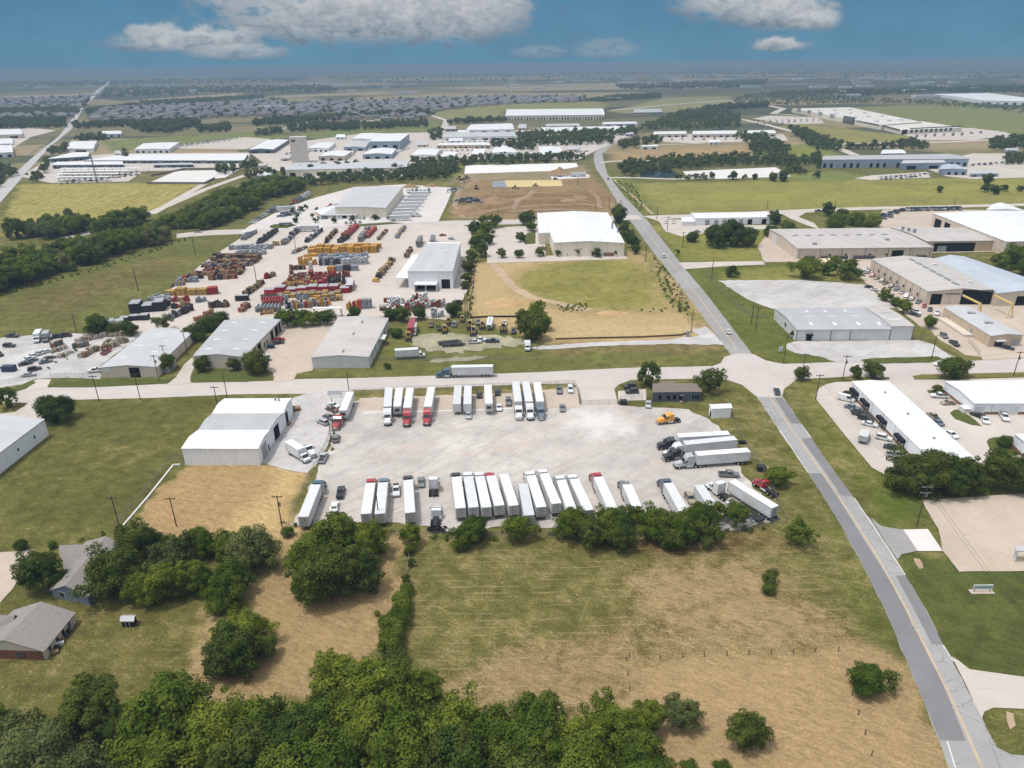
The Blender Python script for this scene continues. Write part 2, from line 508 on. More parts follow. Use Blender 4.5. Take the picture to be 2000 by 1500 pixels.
 s2 = nt.n('ShaderNodeSeparateXYZ')
 nt.L.new(wq, s2.inputs[0])
 sw = nt.math('PINGPONG', nt.math('MULTIPLY', nt.math('ADD', s2.outputs[0], nt.math('MULTIPLY', nt.noise(.012, 3, .5, p), 50.0)), 1 / 9.0), .5)
 c = nt.mix(nt.math('MULTIPLY', nt.math('MULTIPLY', nt.rng(sw, .28, .46), nt.rng(f2, .36, .6)), nt.math('MULTIPLY', wide, .75)), c, S(206, 184, 124))
 nt.put(b.inputs['Base Color'], c)
 bp = nt.n('ShaderNodeBump')
 bp.inputs['Strength'].default_value = .7
 bp.inputs['Distance'].default_value = .35
 nt.L.new(nt.math('ADD', f1, nt.math('MULTIPLY', line, .4)), bp.inputs['Height'])
 nt.L.new(bp.outputs[0], b.inputs['Normal'])
 me.materials.append(m)
 o = link('ground', me)
 o['kind'] = 'structure'
 return o
build_ground()
# ---------------------------------------------------------------- paved surfaces
def pave(name, col, blot=.10, stain=.15, joint=0.0, rot=0.0, scale=1.0, crack=0.0, streak=0.0, light=0.0):
 m, nt, b = material(name, .9, .15)
 p = nt.pos()
 f1 = nt.noise(.10 * scale, 5, .6, p, .5)
 f2 = nt.noise(1.6 * scale, 6, .7, p)
 f3 = nt.noise(.028 * scale, 3, .5, p)
 c = nt.mul(col, nt.math('MULTIPLY', nt.rng(f1, .3, .7, 1 - blot, 1 + blot * .8, False), nt.rng(f2, .2, .8, 1 - blot * .9, 1 + blot * .9, False)))
 c = nt.mul(c, nt.rng(f3, .35, .65, 1 - blot * .7, 1 + blot * .5, False))
 dark = tuple(x * f for x, f in zip(col[:3], (.56, .52, .48))) + (1,)
 if stain:
  s = nt.rng(nt.noise(.33 * scale, 6, .7, p, .8), .54, .68, 0, stain)
  c = nt.mix(s, c, dark)
 if streak:
  pv = nt.mapv(p, -.72, (.05, .3, 1))
  s = nt.rng(nt.noise(.8, 5, .6, pv, 1.1), .47, .66, 0, streak)
  c = nt.mix(s, c, tuple(x * .68 for x in col[:3]) + (1,))
  pv2 = nt.mapv(p, -.35, (.08, .3, 1))
  s = nt.rng(nt.noise(.5, 5, .6, pv2, .8), .52, .7, 0, streak * .8)
  c = nt.mix(s, c, S(214, 190, 170))
  g0 = G(1172, 826)
  dv = nt.n('ShaderNodeVectorMath', operation='DISTANCE')
  nt.L.new(p, dv.inputs[0])
  dv.inputs[1].default_value = (g0.x, g0.y, 0)
  dd = nt.math('ADD', dv.outputs['Value'], nt.math('MULTIPLY', nt.math('SUBTRACT', nt.noise(.14, 5, .6, p), .5), 26.0))
  c = nt.mix(nt.rng(dd, 15, 1, 0, .75), c, S(236, 231, 225))      # spilled white limestone dust
  s = nt.rng(nt.noise(3.5, 3, .7, p), .62, .75, 0, .5)
  c = nt.mix(s, c, S(222, 216, 208))
 if joint:
  q = nt.mapv(p, rot, (1, 1, 1))
  sx = nt.n('ShaderNodeSeparateXYZ')
  nt.L.new(q, sx.inputs[0])
  for k in (0, 1):
   w = nt.math('PINGPONG', nt.math('MULTIPLY', sx.outputs[k], 1 / joint), .5)
   c = nt.mix(nt.rng(w, .485, .5, 0, .30), c, dark)
 if crack:
  v = nt.n('ShaderNodeTexVoronoi', feature='DISTANCE_TO_EDGE')
  v.inputs['Scale'].default_value = .24
  w = nt.n('ShaderNodeTexNoise')
  w.inputs['Scale'].default_value = .3
  w.inputs['Detail'].default_value = 5
  nt.L.new(p, w.inputs['Vector'])
  ad = nt.n('ShaderNodeVectorMath', operation='MULTIPLY_ADD')
  nt.L.new(w.outputs['Color'], ad.inputs[0])
  ad.inputs[1].default_value = (3.2, 3.2, 0)
  nt.L.new(p, ad.inputs[2])
  nt.L.new(ad.outputs[0], v.inputs['Vector'])
  k = nt.math('MULTIPLY', nt.rng(v.outputs['Distance'], .004, .016, crack, 0), nt.rng(nt.noise(.06, 3, .6, p), .40, .56))
  c = nt.mix(k, c, tuple(x * .35 for x in col[:3]) + (1,))
 nt.put(b.inputs['Base Color'], c)
 return m
M_conc = pave('concrete', S(211, 201, 191), .07, .16, 6.0, .05)
M_conc_tan = pave('tan_concrete', S(206, 190, 174), .08, .2, 6.0, .05)
M_conc_white = pave('new_concrete', S(234, 230, 225), .04, .06, 8.0, .0)
M_conc_road = pave('road_concrete', S(208, 199, 192), .06, .14, 4.6, .03)
M_gravel = pave('gravel', S(206, 199, 192), .16, .42, 0, 0, 1.3, 0, .52)
M_gravel2 = pave('grey_gravel', S(206, 203, 200), .14, .6, 0, 0, 1.2, 0, .35)
M_asph = pave('old_asphalt', S(173, 171, 169), .07, .12, 0, 0, 1.5, .8)
M_asph_new = pave('asphalt_patch', S(139, 138, 139), .07, .10, 0, 0, 2.0)
M_asph_mid = pave('worn_asphalt', S(166, 163, 160), .08, .15, 0, 0, 1.5)
M_dirt = pave('bare_dirt', S(196, 172, 142), .16, .3)
M_white_pad = pave('white_pad', S(243, 242, 238), .03, .05, 14.0)
M_sand = pave('sand_fill', S(222, 200, 146), .05, .1)
M_paint = pave('white_paint', S(232, 230, 226), .08, .5, 0, 0, 3)
M_ypaint = pave('faded_yellow_paint', S(203, 184, 158), .10, .8, 0, 0, 4)
M_ylot = pave('yellow_paint', S(222, 200, 120), .08, .3, 0, 0, 3)
M_lawn = plain('lawn', S(94, 100, 54), .95, .38, .9, .05)
M_dryverge = plain('dry_verge', S(124, 118, 70), .95, .35, .9, .05)
from mathutils.geometry import tessellate_polygon
def smooth_pts(P, k=3):
 n = len(P)
 out = []
 for i in range(n):
  p0, p1, p2, p3 = (np.array(P[(i + j - 1) % n]) for j in range(4))
  for t in np.linspace(0, 1, k, endpoint=False):
   out.append(tuple(.5 * (2 * p1 + (p2 - p0) * t + (2 * p0 - 5 * p1 + 4 * p2 - p3) * t * t + (3 * p1 - p0 - 3 * p2 + p3) * t ** 3)))
 return out
_sheets = [0]
def sheet(name, pts, mat, z, jit=0.0, smooth=False, world=False, step=1.2):
 _sheets[0] += 1
 z = .02 + .0013 * _sheets[0]      # every sheet lies a little above the one laid before it
 P = [tuple(p) for p in pts] if world else GP(pts)
 if smooth:
  P = smooth_pts(P)
 if jit:
  Q = []
  n = len(P)
  for i in range(n):
   a, b = np.array(P[i]), np.array(P[(i + 1) % n])
   k = max(1, min(60, int(np.hypot(*(b - a)) / step)))
   for t in range(k):
    q = a + (b - a) * t / k
    q = q + np.array([vnoise(q[0] * 1.0, q[1], .4) - .5, vnoise(q[0] + 40, q[1] + 9, .4) - .5]) * 2 * jit
    Q.append(tuple(q))
  P = Q
 vs = [Vector((x, y, 0)) for x, y in P]
 tr = tessellate_polygon([vs])
 fs = []
 for t in tr:
  a, b, c = (vs[i] for i in t)
  fs.append(t if (b - a).cross(c - a).z > 0 else t[::-1])
 me = bpy.data.meshes.new(name)
 me.from_pydata([(v.x, v.y, z) for v in vs], [], fs)
 me.materials.append(mat)
 o = link(name, me)
 o['kind'] = 'structure'
 return o
def strip(name, left, right, mat, z, jit=0.0):
 return sheet(name, list(left) + list(right)[::-1], mat, z, jit)
# main road and the crossing road
RL = [(1225, 262), (1194, 274), (1170, 290), (1160, 302), (1160, 315), (1164, 330), (1178, 350), (1208, 398), (1231, 431), (1270, 485), (1300, 522), (1359, 599), (1400, 655), (1440, 712), (1480, 778),
      (1520, 839), (1580, 926), (1640, 1021), (1675, 1086), (1712, 1158), (1749, 1240), (1782, 1320), (1809, 1382), (1850, 1491), (1905, 1640)]
RR = [(1245, 262), (1210, 276), (1186, 290), (1177, 304), (1180, 318), (1186, 339), (1200, 358), (1217, 381), (1264, 430), (1287, 460), (1338, 525), (1377, 571), (1433, 644), (1472, 695), (1528, 774),
      (1566, 829), (1616, 902), (1670, 977), (1704, 1020), (1735, 1070), (1769, 1124), (1808, 1190), (1842, 1259), (1880, 1327), (1917, 1400), (1960, 1490), (2030, 1640)]
strip('road', RL, RR, M_asph, .030, .15)
strip('road', [(-80, 770), (50, 760), (92, 757), (192, 756), (369, 748), (534, 744), (574, 740.5), (672, 739), (846, 734), (1050, 727), (1210, 719), (1392, 715), (1408, 709), (1414, 697), (1440, 690), (1472, 692),
    (1496, 704), (1531, 711), (1636, 707), (1678, 706), (1839, 705), (2000, 699), (2150, 693)],
      [(-80, 800), (0, 790), (135, 781), (300, 777), (468, 770), (600, 769), (700, 762), (879, 756), (1050, 750), (1123, 749), (1238, 742), (1350, 740), (1420, 742), (1450, 752), (1478, 775), (1527, 776),
       (1531, 760), (1556, 741), (1664, 735), (1741, 737), (1778, 738), (2000, 731), (2150, 726)], M_conc_road, .016, .1)
strip('asphalt_patch', [(1580, 925), (1640, 1022), (1676, 1087), (1713, 1159), (1750, 1241), (1783, 1321), (1810, 1383), (1835, 1446)],
      [(1607, 924), (1688, 1055), (1696, 1067), (1734, 1127), (1775, 1203), (1781, 1222), (1790, 1225), (1850, 1356), (1887, 1448)], M_asph_new, .044)
strip('asphalt_patch', [(1512, 776), (1545, 827)], [(1528, 776), (1565, 828)], M_asph_new, .044)
strip('asphalt_patch', [(1565, 857), (1600, 905), (1643, 968)], [(1584, 855), (1615, 902), (1667, 970)], M_asph_new, .044)
strip('asphalt_patch', [(1749, 1124), (1785, 1190), (1820, 1259)], [(1768, 1124), (1807, 1190), (1842, 1259)], M_asph_new, .044)
strip('asphalt_patch', [(1333, 562), (1362, 602), (1400, 653), (1412, 672)], [(1368, 562), (1400, 602), (1432, 643), (1458, 678)], M_asph_mid, .044)
strip('asphalt_patch', [(1250, 456), (1272, 486), (1301, 522), (1315, 538)], [(1270, 440), (1287, 460), (1320, 503), (1336, 523)], M_asph_mid, .044)
def band(name, pts, w, mat, z, jit=0.0, world=False):
 """strip of even width along a centre line"""
 P = [np.array(p) for p in (pts if world else GP(pts))]
 L, R = [], []
 for i, p in enumerate(P):
  d = P[min(i + 1, len(P) - 1)] - P[max(i - 1, 0)]
  d = d / (np.hypot(*d) + 1e-9)
  nrm = np.array([-d[1], d[0]]) * w / 2
  L.append(tuple(p + nrm))
  R.append(tuple(p - nrm))
 return sheet(name, L + R[::-1], mat, z, jit, world=True)
band('centre_line', [(1168, 322), (1181, 345), (1212, 390), (1249, 432), (1278, 472), (1319, 524), (1368, 585), (1416, 650), (1440, 684)], .45, M_ypaint, .058)
band('centre_line', [(1500, 772), (1544, 834), (1600, 915), (1672, 1021), (1712, 1085), (1760, 1170), (1803, 1255), (1850, 1347), (1888, 1430), (1935, 1540)], .5, M_ypaint, .058)
for seg in ([(1566, 830), (1584, 855)], [(1668, 972), (1735, 1071), (1768, 1123)], [(1842, 1260), (1862, 1292)], [(1900, 1368), (1918, 1402)], [(1850, 1448), (1866, 1500)], [(1523, 840), (1578, 923)]):
 band('edge_line', seg, .22, M_paint, .058)
# long roads on the plain
strip('road', [(-80, 430), (0, 364), (63, 308), (115, 266), (147, 224), (189, 175), (211, 161)], [(-80, 470), (0, 396), (45, 345), (94, 290), (140, 252), (164, 210), (200, 175), (216, 161)], pave('pale_highway', S(198, 196, 194), .04, .1), .03)
band('road', [(120, 466), (165, 457), (215, 440), (300, 413), (345, 394), (400, 370), (450, 352), (500, 335), (560, 312), (600, 300)], 8, M_conc, .05)
band('road', [(296, 418), (345, 390), (394, 362), (402, 356)], 7, M_conc, .065)
strip('road', [(345, 457), (400, 450), (500, 447), (620, 441), (760, 436), (880, 431), (1060, 428), (1245, 420)], [(345, 465), (400, 460), (520, 455), (620, 449), (760, 443), (900, 440), (1060, 437), (1255, 428)], M_conc_road, .05)
strip('road', [(1255, 422), (1300, 420), (1400, 417), (1527, 410.5), (1650, 405.5), (2000, 397.5), (2100, 395)], [(1290, 433), (1310, 427), (1400, 424), (1527, 418), (1650, 411), (2000, 402), (2100, 400)], M_conc, .05)
band('road', [(820, 320), (835, 300), (850, 275), (868, 250), (872, 235), (845, 226), (790, 230), (650, 242), (560, 250), (500, 255)], 12, M_conc, .05)
band('road', [(560, 250), (640, 228), (700, 226), (760, 222)], 10, M_conc, .04)
band('road', [(1190, 216), (1300, 205), (1420, 196), (1500, 192)], 14, M_conc, .04)
band('road', [(1440, 231), (1500, 244), (1560, 260), (1600, 274), (1640, 290), (1670, 303)], 12, M_conc, .05)
band('road', [(1610, 282), (1760, 279), (1860, 277), (1950, 272), (1974, 266), (1955, 258), (1890, 250)], 12, M_conc, .065)
band('road', [(1500, 206), (1530, 212), (1510, 222), (1560, 225)], 16, M_conc, .065)
band('road', [(1170, 318), (1195, 315), (1300, 313), (1480, 310), (1600, 307), (1660, 305)], 8, M_conc, .04)
band('road', [(1185, 347), (1240, 347), (1320, 350), (1400, 347)], 7, M_conc, .045)
band('road', [(1260, 283), (1350, 281), (1400, 277)], 6, M_conc, .04)
band('track', [(1200, 352), (1215, 365), (1250, 395), (1275, 418)], 2.2, M_dirt, .03, .4)
band('track', [(960, 512), (1000, 560), (1040, 582), (1090, 592), (1150, 606)], 5, M_dirt, .02, .8)
# wheel ruts over the graded ground
M_rut = pave('rutted_soil', S(176, 152, 126), .18, .3)
for pts in ([(905, 425), (885, 400), (895, 372), (930, 352), (985, 345)], [(930, 415), (990, 405), (1060, 400), (1140, 398), (1175, 402)], [(940, 398), (1010, 388), (1090, 386), (1150, 392)], [(1040, 372), (1030, 382), (1010, 390), (1000, 408)], [(1150, 370), (1165, 385), (1170, 405)], [(880, 352), (960, 348), (1060, 350), (1140, 338)],
   [(960, 380), (1050, 376), (1130, 378)], [(990, 412), (1080, 408), (1150, 410)]):
 band('track', pts, 2.6, M_rut, .02, .5)
 band('track', [(x + 5, y + 1.6) for x, y in pts], 1.6, M_rut, .02, .4)
# lots
YARD = [(655, 800), (690, 785), (735, 776), (900, 772), (1010, 772), (1120, 765), (1130, 790), (1215, 792), (1345, 800), (1402, 832), (1420, 862), (1445, 905), (1462, 940), (1500, 985), (1518, 1020), (1440, 1036),
  (1240, 1040), (1000, 1030), (880, 1038), (760, 1020), (570, 1028), (590, 985), (625, 915), (650, 850)]
sheet('gravel_lot', YARD, M_gravel, .035, .9)
sheet('gravel_lot', [(545, 915), (520, 905), (505, 905), (530, 850), (568, 790), (575, 775), (600, 768), (690, 764), (672, 790), (652, 800), (648, 850), (620, 905), (600, 925)], M_gravel2, .025, .6)
sheet('parking_pad', [(700, 802), (702, 778), (1000, 768), (1128, 756), (1133, 797), (900, 800)], M_conc_tan, .048, .2)
band('kerb_strip', [(711, 806.5), (800, 804), (930, 801), (1000, 797.5), (1060, 793)], .9, M_conc_white, .07)
sheet('driveway', [(1121, 751), (1123, 747), (1238, 740), (1208, 752), (1200, 760), (1207, 790), (1212, 793), (1136, 793), (1131, 760)], M_conc, .060)
sheet('driveway', [(1207, 764), (1262, 760), (1262, 782), (1207, 783)], M_conc, .066)
# industrial row west
sheet('parking_lot', [(-60, 770), (0, 757), (40, 752), (71, 740), (125, 738), (196, 740), (196, 715), (294, 640), (170, 652), (100, 652), (0, 660), (-60, 665)], M_gravel2, .03, .5)
sheet('driveway', [(30, 768), (55, 752), (72, 741), (100, 741), (92, 758)], M_conc, .05)
sheet('driveway', [(325, 752), (345, 735), (360, 712), (376, 698), (380, 715), (372, 735), (372, 749)], M_conc, .05)
sheet('parking_lot', [(533, 747), (536, 735), (520, 722), (482, 720), (545, 640), (560, 632), (662, 622), (615, 715), (610, 724), (580, 730), (573, 743)], M_conc_tan, .05)
sheet('lawn', [(-60, 790), (0, 787), (50, 788), (47, 795), (30, 805), (-60, 815)], M_dryverge, .05, .4)
sheet('driveway', [(-60, 815), (30, 805), (48, 793), (60, 783), (140, 780), (78, 818), (-60, 818)], M_conc, .04)
sheet('lawn', [(-60, 780), (0, 764), (30, 757), (65, 745), (70, 748), (50, 760), (0, 775), (-60, 783)], M_lawn, .06, .3)
sheet('lawn', [(93, 753), (110, 746), (200, 743), (312, 741), (345, 735), (330, 748), (200, 756), (105, 757)], M_lawn, .06, .3)
sheet('lawn', [(371, 742), (380, 722), (477, 722), (520, 722), (535, 730), (525, 741), (480, 746), (380, 748)], M_lawn, .06, .3)
sheet('driveway', [(-60, 1080), (0, 1078), (65, 1075), (60, 1090), (40, 1130), (0, 1180), (-80, 1240)], M_conc_tan, .04, .3)
# storage yard
sheet('storage_yard', [(225, 660), (290, 598), (340, 560), (400, 512), (465, 468), (500, 455), (620, 449), (760, 442), (905, 440), (922, 445), (915, 520), (912, 570), (895, 602), (875, 625), (760, 618), (660, 622), (560, 632), (480, 622), (380, 645), (300, 655)], M_conc, .03, .3)
sheet('parking_lot', [(465, 456), (490, 440), (560, 405), (620, 385), (690, 366), (790, 360), (885, 367), (873, 398), (856, 433), (760, 438), (620, 444), (500, 450)], pave('bright_concrete', S(222, 216, 211), .05, .08, 9), .036, .3)
sheet('lawn', [(525, 443), (535, 438), (570, 437), (580, 440), (560, 446), (530, 446)], M_lawn, .07, .3)
sheet('lawn', [(672, 440), (760, 434), (790, 436), (700, 443)], M_lawn, .07, .3)
sheet('parking_lot', [(935, 446), (1062, 440), (1066, 500), (1225, 500), (1224, 506), (952, 514), (950, 490)], M_conc, .045, .2)
sheet('lawn', [(1023, 468), (1030, 455), (1046, 452), (1046, 476), (1025, 478)], M_lawn, .07, .3)
sheet('white_pad', [(907, 339.5), (909, 323), (1126, 318.5), (1129, 326), (1080, 334)], M_white_pad, .05)
sheet('foundation_pad', [(985, 366), (986, 352.5), (1096, 351.5), (1099, 363.5)], M_sand, .09)
sheet('plastic_sheeting', [(961, 366), (963, 354), (986, 353), (988, 362), (993, 365)], pave('grey_sheeting', S(150, 158, 168), .05, .1), .13)
sheet('parking_lot', [(1075, 345), (1150, 341), (1152, 347), (1078, 351)], M_conc_white, .07, .3)
# east side
sheet('gravel_lot', [(1403, 548), (1560, 547), (1690, 556), (1750, 602), (1690, 603), (1514, 605), (1470, 590), (1435, 570)], M_gravel2, .03, .6)
sheet('parking_lot', [(1535, 682), (1535, 672), (1556, 667), (1790, 664), (1820, 672), (1870, 702), (1841, 706), (1678, 707), (1635, 708), (1600, 697), (1553, 690)], M_gravel2, .045, .4)
sheet('lawn', [(1681, 704), (1700, 700), (1760, 698), (1830, 696), (1841, 703), (1820, 708), (1700, 711)], M_lawn, .075, .4)
sheet('lawn', [(1776, 735), (1800, 732), (2000, 727), (2060, 726), (2060, 736), (1880, 739), (1785, 741)], M_dryverge, .075, .3)
sheet('parking_lot', [(1660, 520), (1700, 500), (1705, 540), (1815, 596), (1880, 590), (2000, 560), (2100, 560), (2100, 700), (2000, 699), (1920, 704), (1865, 690), (1800, 640), (1750, 600), (1690, 552)], M_conc_tan, .024, .4)
sheet('lawn', [(1798, 637), (1816, 644), (1834, 663), (1860, 678), (1886, 694), (1918, 698), (1919, 704), (1886, 705), (1862, 690), (1832, 671)], M_dryverge, .06, .3)
sheet('parking_lot', [(1480, 482), (1492, 512), (1560, 512), (1700, 508), (1820, 494), (1960, 492), (2100, 500), (2100, 415), (1820, 408), (1725, 410), (1700, 445), (1505, 448)], M_conc_tan, .03, .5)
sheet('driveway', [(1324, 513), (1489, 510), (1495, 517), (1420, 520), (1338, 526)], M_conc, .05)
sheet('parking_lot', [(1285, 430), (1350, 428), (1362, 440), (1510, 440), (1515, 447), (1400, 452), (1330, 462), (1300, 452)], M_conc, .055, .4)
sheet('driveway', [(1527, 418), (1575, 415), (1560, 424), (1590, 436), (1600, 448), (1575, 440), (1545, 428)], M_conc, .055, .2)
sheet('gravel_track', [(1030, 678), (1150, 669), (1300, 664), (1365, 656), (1350, 645), (1380, 638), (1396, 655), (1414, 674), (1300, 672), (1150, 677), (1050, 684)], M_gravel2, .035, .6)
sheet('gravel_patch', [(795, 664), (815, 655), (870, 652), (920, 655), (1000, 658), (1040, 672), (1000, 676), (935, 684), (880, 690), (830, 682)], pave('thin_gravel', S(172, 166, 140), .2, .6, 0, 0, 2), .03, 2.2, True)
sheet('gravel_patch', [(840, 706), (880, 698), (950, 696), (940, 702), (880, 708)], MATS['thin_gravel'], .04, 1.5, True)
# small office strip
MALL = [(1593, 779), (1594, 768), (1601, 758), (1614, 751), (1632, 747), (1660, 746), (1737, 742), (1738, 735), (1782, 735), (1786, 742), (1850, 742), (2000, 738), (2100, 736), (2100, 915), (1950, 905), (1800, 935), (1732, 930), (1703, 914), (1650, 850), (1610, 800)]
sheet('parking_lot', MALL, M_conc, .05)
for q in ([(1809, 763), (1842, 761), (1843, 770), (1817, 772)], [(1855, 807), (1863, 801), (1870, 800), (1894, 813), (1919, 833), (1896, 831), (1865, 819)],
          [(1927, 862), (1932, 857), (1944, 854), (1977, 860), (1995, 890), (1955, 893), (1932, 878)], [(1641, 774), (1653, 764), (1665, 764), (1666, 776)]):
 sheet('lawn', q, M_lawn, .08, .15)
sheet('parking_lot', [(1800, 978), (1990, 965), (2100, 962), (2100, 1117), (2000, 1116), (1874, 1117), (1841, 1077), (1833, 1034), (1815, 1005)], M_conc_tan, .045, .1)
sheet('driveway', [(1700, 1012), (1722, 1029), (1764, 1035), (1792, 1077), (1760, 1083), (1752, 1094), (1735, 1068)], M_asph_mid, .05, .1)
sheet('driveway', [(1764, 1035), (1812, 1034), (1841, 1077), (1792, 1077)], M_conc_white, .062)
sheet('driveway', [(1858, 1283), (1872, 1291), (1893, 1308), (2000, 1323), (2100, 1335), (2100, 1390), (1940, 1383), (1922, 1391), (1917, 1405), (1885, 1335)], M_conc, .05)
sheet('driveway', [(1930, 1440), (1945, 1460), (1975, 1475), (2060, 1480), (2060, 1600), (1990, 1590)], M_asph, .046)
sheet('dirt_patch', [(1964, 1390), (1978, 1395), (1985, 1420), (1972, 1428), (1965, 1410)], M_dirt, .03, .3)
sheet('dirt_patch', [(1783, 1090), (1795, 1092), (1803, 1110), (1795, 1112), (1785, 1100)], M_dirt, .03, .3)
# painted parking bays
for k in range(6):
 x = 1880 + k * 26
 band('parking_line', [(x + 2, 1113), (x - 20, 1090)], .16, M_ylot, .075)
for k in range(7):
 x = 1806 + k * 28
 band('parking_line', [(x, 975), (x + 21, 990)], .14, M_ylot, .075)
for k in range(9):
 x, y = 1640 + k * 12.5, 790 + k * 16.5
 band('parking_line', [(x, y), (x + 26, y + 3)], .16, M_paint, .075)
for k in range(10):
 x = 1916 + k * 14
 band('parking_line', [(x, 817), (x + 14, 833)], .16, M_paint, .075)
for k in range(8):
 x = 1545 + k * 14
 band('parking_line', [(x, 681), (x - 4, 672)], .15, M_paint, .075)
# ---------------------------------------------------------------- buildings
def roofmat(name, col, seam=.06, pitch=.9, var=.05, rough=.55):
 m, nt, b = material(name, rough, .3)
 uv = nt.n('ShaderNodeUVMap').outputs[0]
 sx = nt.n('ShaderNodeSeparateXYZ')
 nt.L.new(uv, sx.inputs[0])
 p = nt.pos()
 w = nt.math('PINGPONG', nt.math('MULTIPLY', sx.outputs[0], 1 / pitch), .5)
 pan = nt.n('ShaderNodeTexWhiteNoise', noise_dimensions='1D')
 nt.put(pan.inputs['W'], nt.math('FLOOR', nt.math('MULTIPLY', sx.outputs[0], 1 / (pitch * 4))))
 cm = nt.n('ShaderNodeCombineXYZ')
 nt.put(cm.inputs[0], nt.math('MULTIPLY', sx.outputs[0], .55))
 nt.put(cm.inputs[1], nt.math('MULTIPLY', sx.outputs[1], .07))
 st = nt.noise(1.0, 5, .6, cm.outputs[0])
 bl = nt.noise(.08, 4, .6, p, .4)
 c = nt.mul(col, nt.rng(w, .40, .5, 1 + seam * .3, 1 - seam))
 c = nt.mul(c, nt.math('MULTIPLY', nt.rng(pan.outputs['Value'], 0, 1, 1 - var * .8, 1 + var * .3, False), nt.rng(st, .3, .7, 1 - var, 1 + var * .6, False)))
 c = nt.mul(c, nt.rng(bl, .3, .7, 1 - var * 1.4, 1 + var, False))
 nt.put(b.inputs['Base Color'], c)
 return m
def wallmat(name, col, rib=.05, pitch=1.2, dirt=.12, rough=.6, base=None):
 col = tuple(min(.8, x * 1.36) for x in col[:3]) + (1,)      # real paint albedo
 m, nt, b = material(name, rough, .25)
 uv = nt.n('ShaderNodeUVMap').outputs[0]
 sx = nt.n('ShaderNodeSeparateXYZ')
 nt.L.new(uv, sx.inputs[0])
 w = nt.math('PINGPONG', nt.math('MULTIPLY', sx.outputs[0], 1 / pitch), .5)
 c = nt.mul(col, nt.rng(w, .38, .5, 1.02, 1 - rib))
 cm = nt.n('ShaderNodeCombineXYZ')
 nt.put(cm.inputs[0], nt.math('MULTIPLY', sx.outputs[0], .8))
 nt.put(cm.inputs[1], nt.math('MULTIPLY', sx.outputs[1], .15))
 st = nt.noise(1.0, 5, .62, cm.outputs[0])
 c = nt.mul(c, nt.rng(st, .3, .72, 1 + dirt * .4, 1 - dirt, False))
 if base is not None:
  c = nt.mix(nt.rng(sx.outputs[1], 1.1, 1.15, 1, 0), c, base)
 nt.put(b.inputs['Base Color'], c)
 return m
R_white = roofmat('white_metal_roof', S(243, 244, 244), .05)
R_lgrey = roofmat('pale_grey_metal_roof', S(205, 206, 207), .07)
R_grey = roofmat('grey_metal_roof', S(192, 193, 194), .06, .9, .05)
R_warm = roofmat('weathered_grey_roof', S(206, 200, 194), .05, .9, .06)
R_blue = roofmat('bluish_metal_roof', S(196, 204, 214), .06)
R_cream = roofmat('cream_membrane_roof', S(230, 226, 216), .02, 6, .06, .8)
R_shing = plain('grey_shingle_roof', S(156, 150, 144), .95, .22, 3.0, .1)
R_shing2 = plain('brown_grey_shingle_roof', S(140, 128, 117), .95, .22, 3.0, .1)
W_white = wallmat('white_wall', S(232, 233, 234))
W_grey = wallmat('light_grey_wall', S(203, 203, 202))
W_beige = wallmat('beige_wall', S(203, 192, 178))
W_tan = wallmat('tan_wall', S(196, 176, 150), .10, 6)
W_pink = wallmat('pale_tan_wall', S(207, 191, 174), .10, 7)
W_cream = wallmat('cream_panel_wall', S(226, 216, 198), .10, 9)
W_blue = wallmat('blue_grey_wall', S(150, 164, 180))
W_slate = wallmat('slate_wall', S(92, 102, 114))
W_brickbase = wallmat('white_wall_on_brick_base', S(228, 230, 231), .05, 1.2, .08, .6, S(150, 112, 90))
W_brick = plain('brown_brick', S(128, 88, 70), .9, .2, 4, .1)
W_navy = wallmat('dark_blue_siding', S(84, 90, 104), .15, .5)
W_bluehouse = wallmat('blue_siding', S(120, 132, 152), .10, .4)
D_dark = plain('dark_opening', (.012, .012, .013, 1), .9, .2, 1, .05)  # also on flat panels whose colour holds the shade inside open bays
D_white = plain('white_door', S(236, 238, 240), .6, .05)
D_glass = plain('window_glass', (.035, .045, .055, 1), .12, .2, .5, .6)
D_grey = plain('grey_door', S(170, 172, 174), .6, .08)
D_awn = plain('black_awning', (.012, .012, .02, 1), .9, .15)
D_trim = plain('dark_trim', S(96, 94, 92), .6, .1)
D_wtrim = plain('white_trim', S(238, 238, 236), .6, .05)
D_lamp = plain('skylight_panel', S(245, 247, 248), .5, .06)
D_box = plain('roof_unit', S(176, 178, 180), .5, .1, 1, .3, .2)
D_beam = plain('yellow_crane_paint', S(238, 208, 130), .6, .1)
def uvquad(me, uvs):
 l = me.uv_layers.new(name='UVMap')
 flat = []
 for u in uvs:
  flat += [u[0], u[1]]
 l.data.foreach_set('uv', flat)
def solve_h(c, by):
 lo, hi = 0.0, 90.0
 for _ in range(40):
  m = (lo + hi) / 2
  g = G(c[0], c[1], m)
  if proj((g.x, g.y, 0))[1] < by:
   lo = m
  else:
   hi = m
 return lo
class UM(MB):
 """mesh with a uv per loop"""
 def __init__(s):
  super().__init__()
  s.uv = []
 def poly(s, vs, uvs):
  o = len(s.v)
  s.v.extend([tuple(v) for v in vs])
  s.f.append(list(range(o, o + len(vs))))
  s.m.append(0)
  s.uv.extend(uvs)
 def wall(s, a, b, za, zb, top=None, z0=0.0):
  a, b = Vector(a), Vector(b)
  L = (Vector((b.x, b.y, 0)) - Vector((a.x, a.y, 0))).length
  vs = [(a.x, a.y, z0), (b.x, b.y, z0), (b.x, b.y, zb)]
  uv = [(0, z0), (L, z0), (L, zb)]
  if top:
   vs.append((top[0], top[1], top[2]))
   uv.append((L / 2, top[2]))
  vs.append((a.x, a.y, za))
  uv.append((0, za))
  s.poly(vs, uv)
 def make(s, name, mat, parent):
  o = s.build(name, mat, parent)
  uvquad(o.data, s.uv)
  return o
class Bld:
 pass
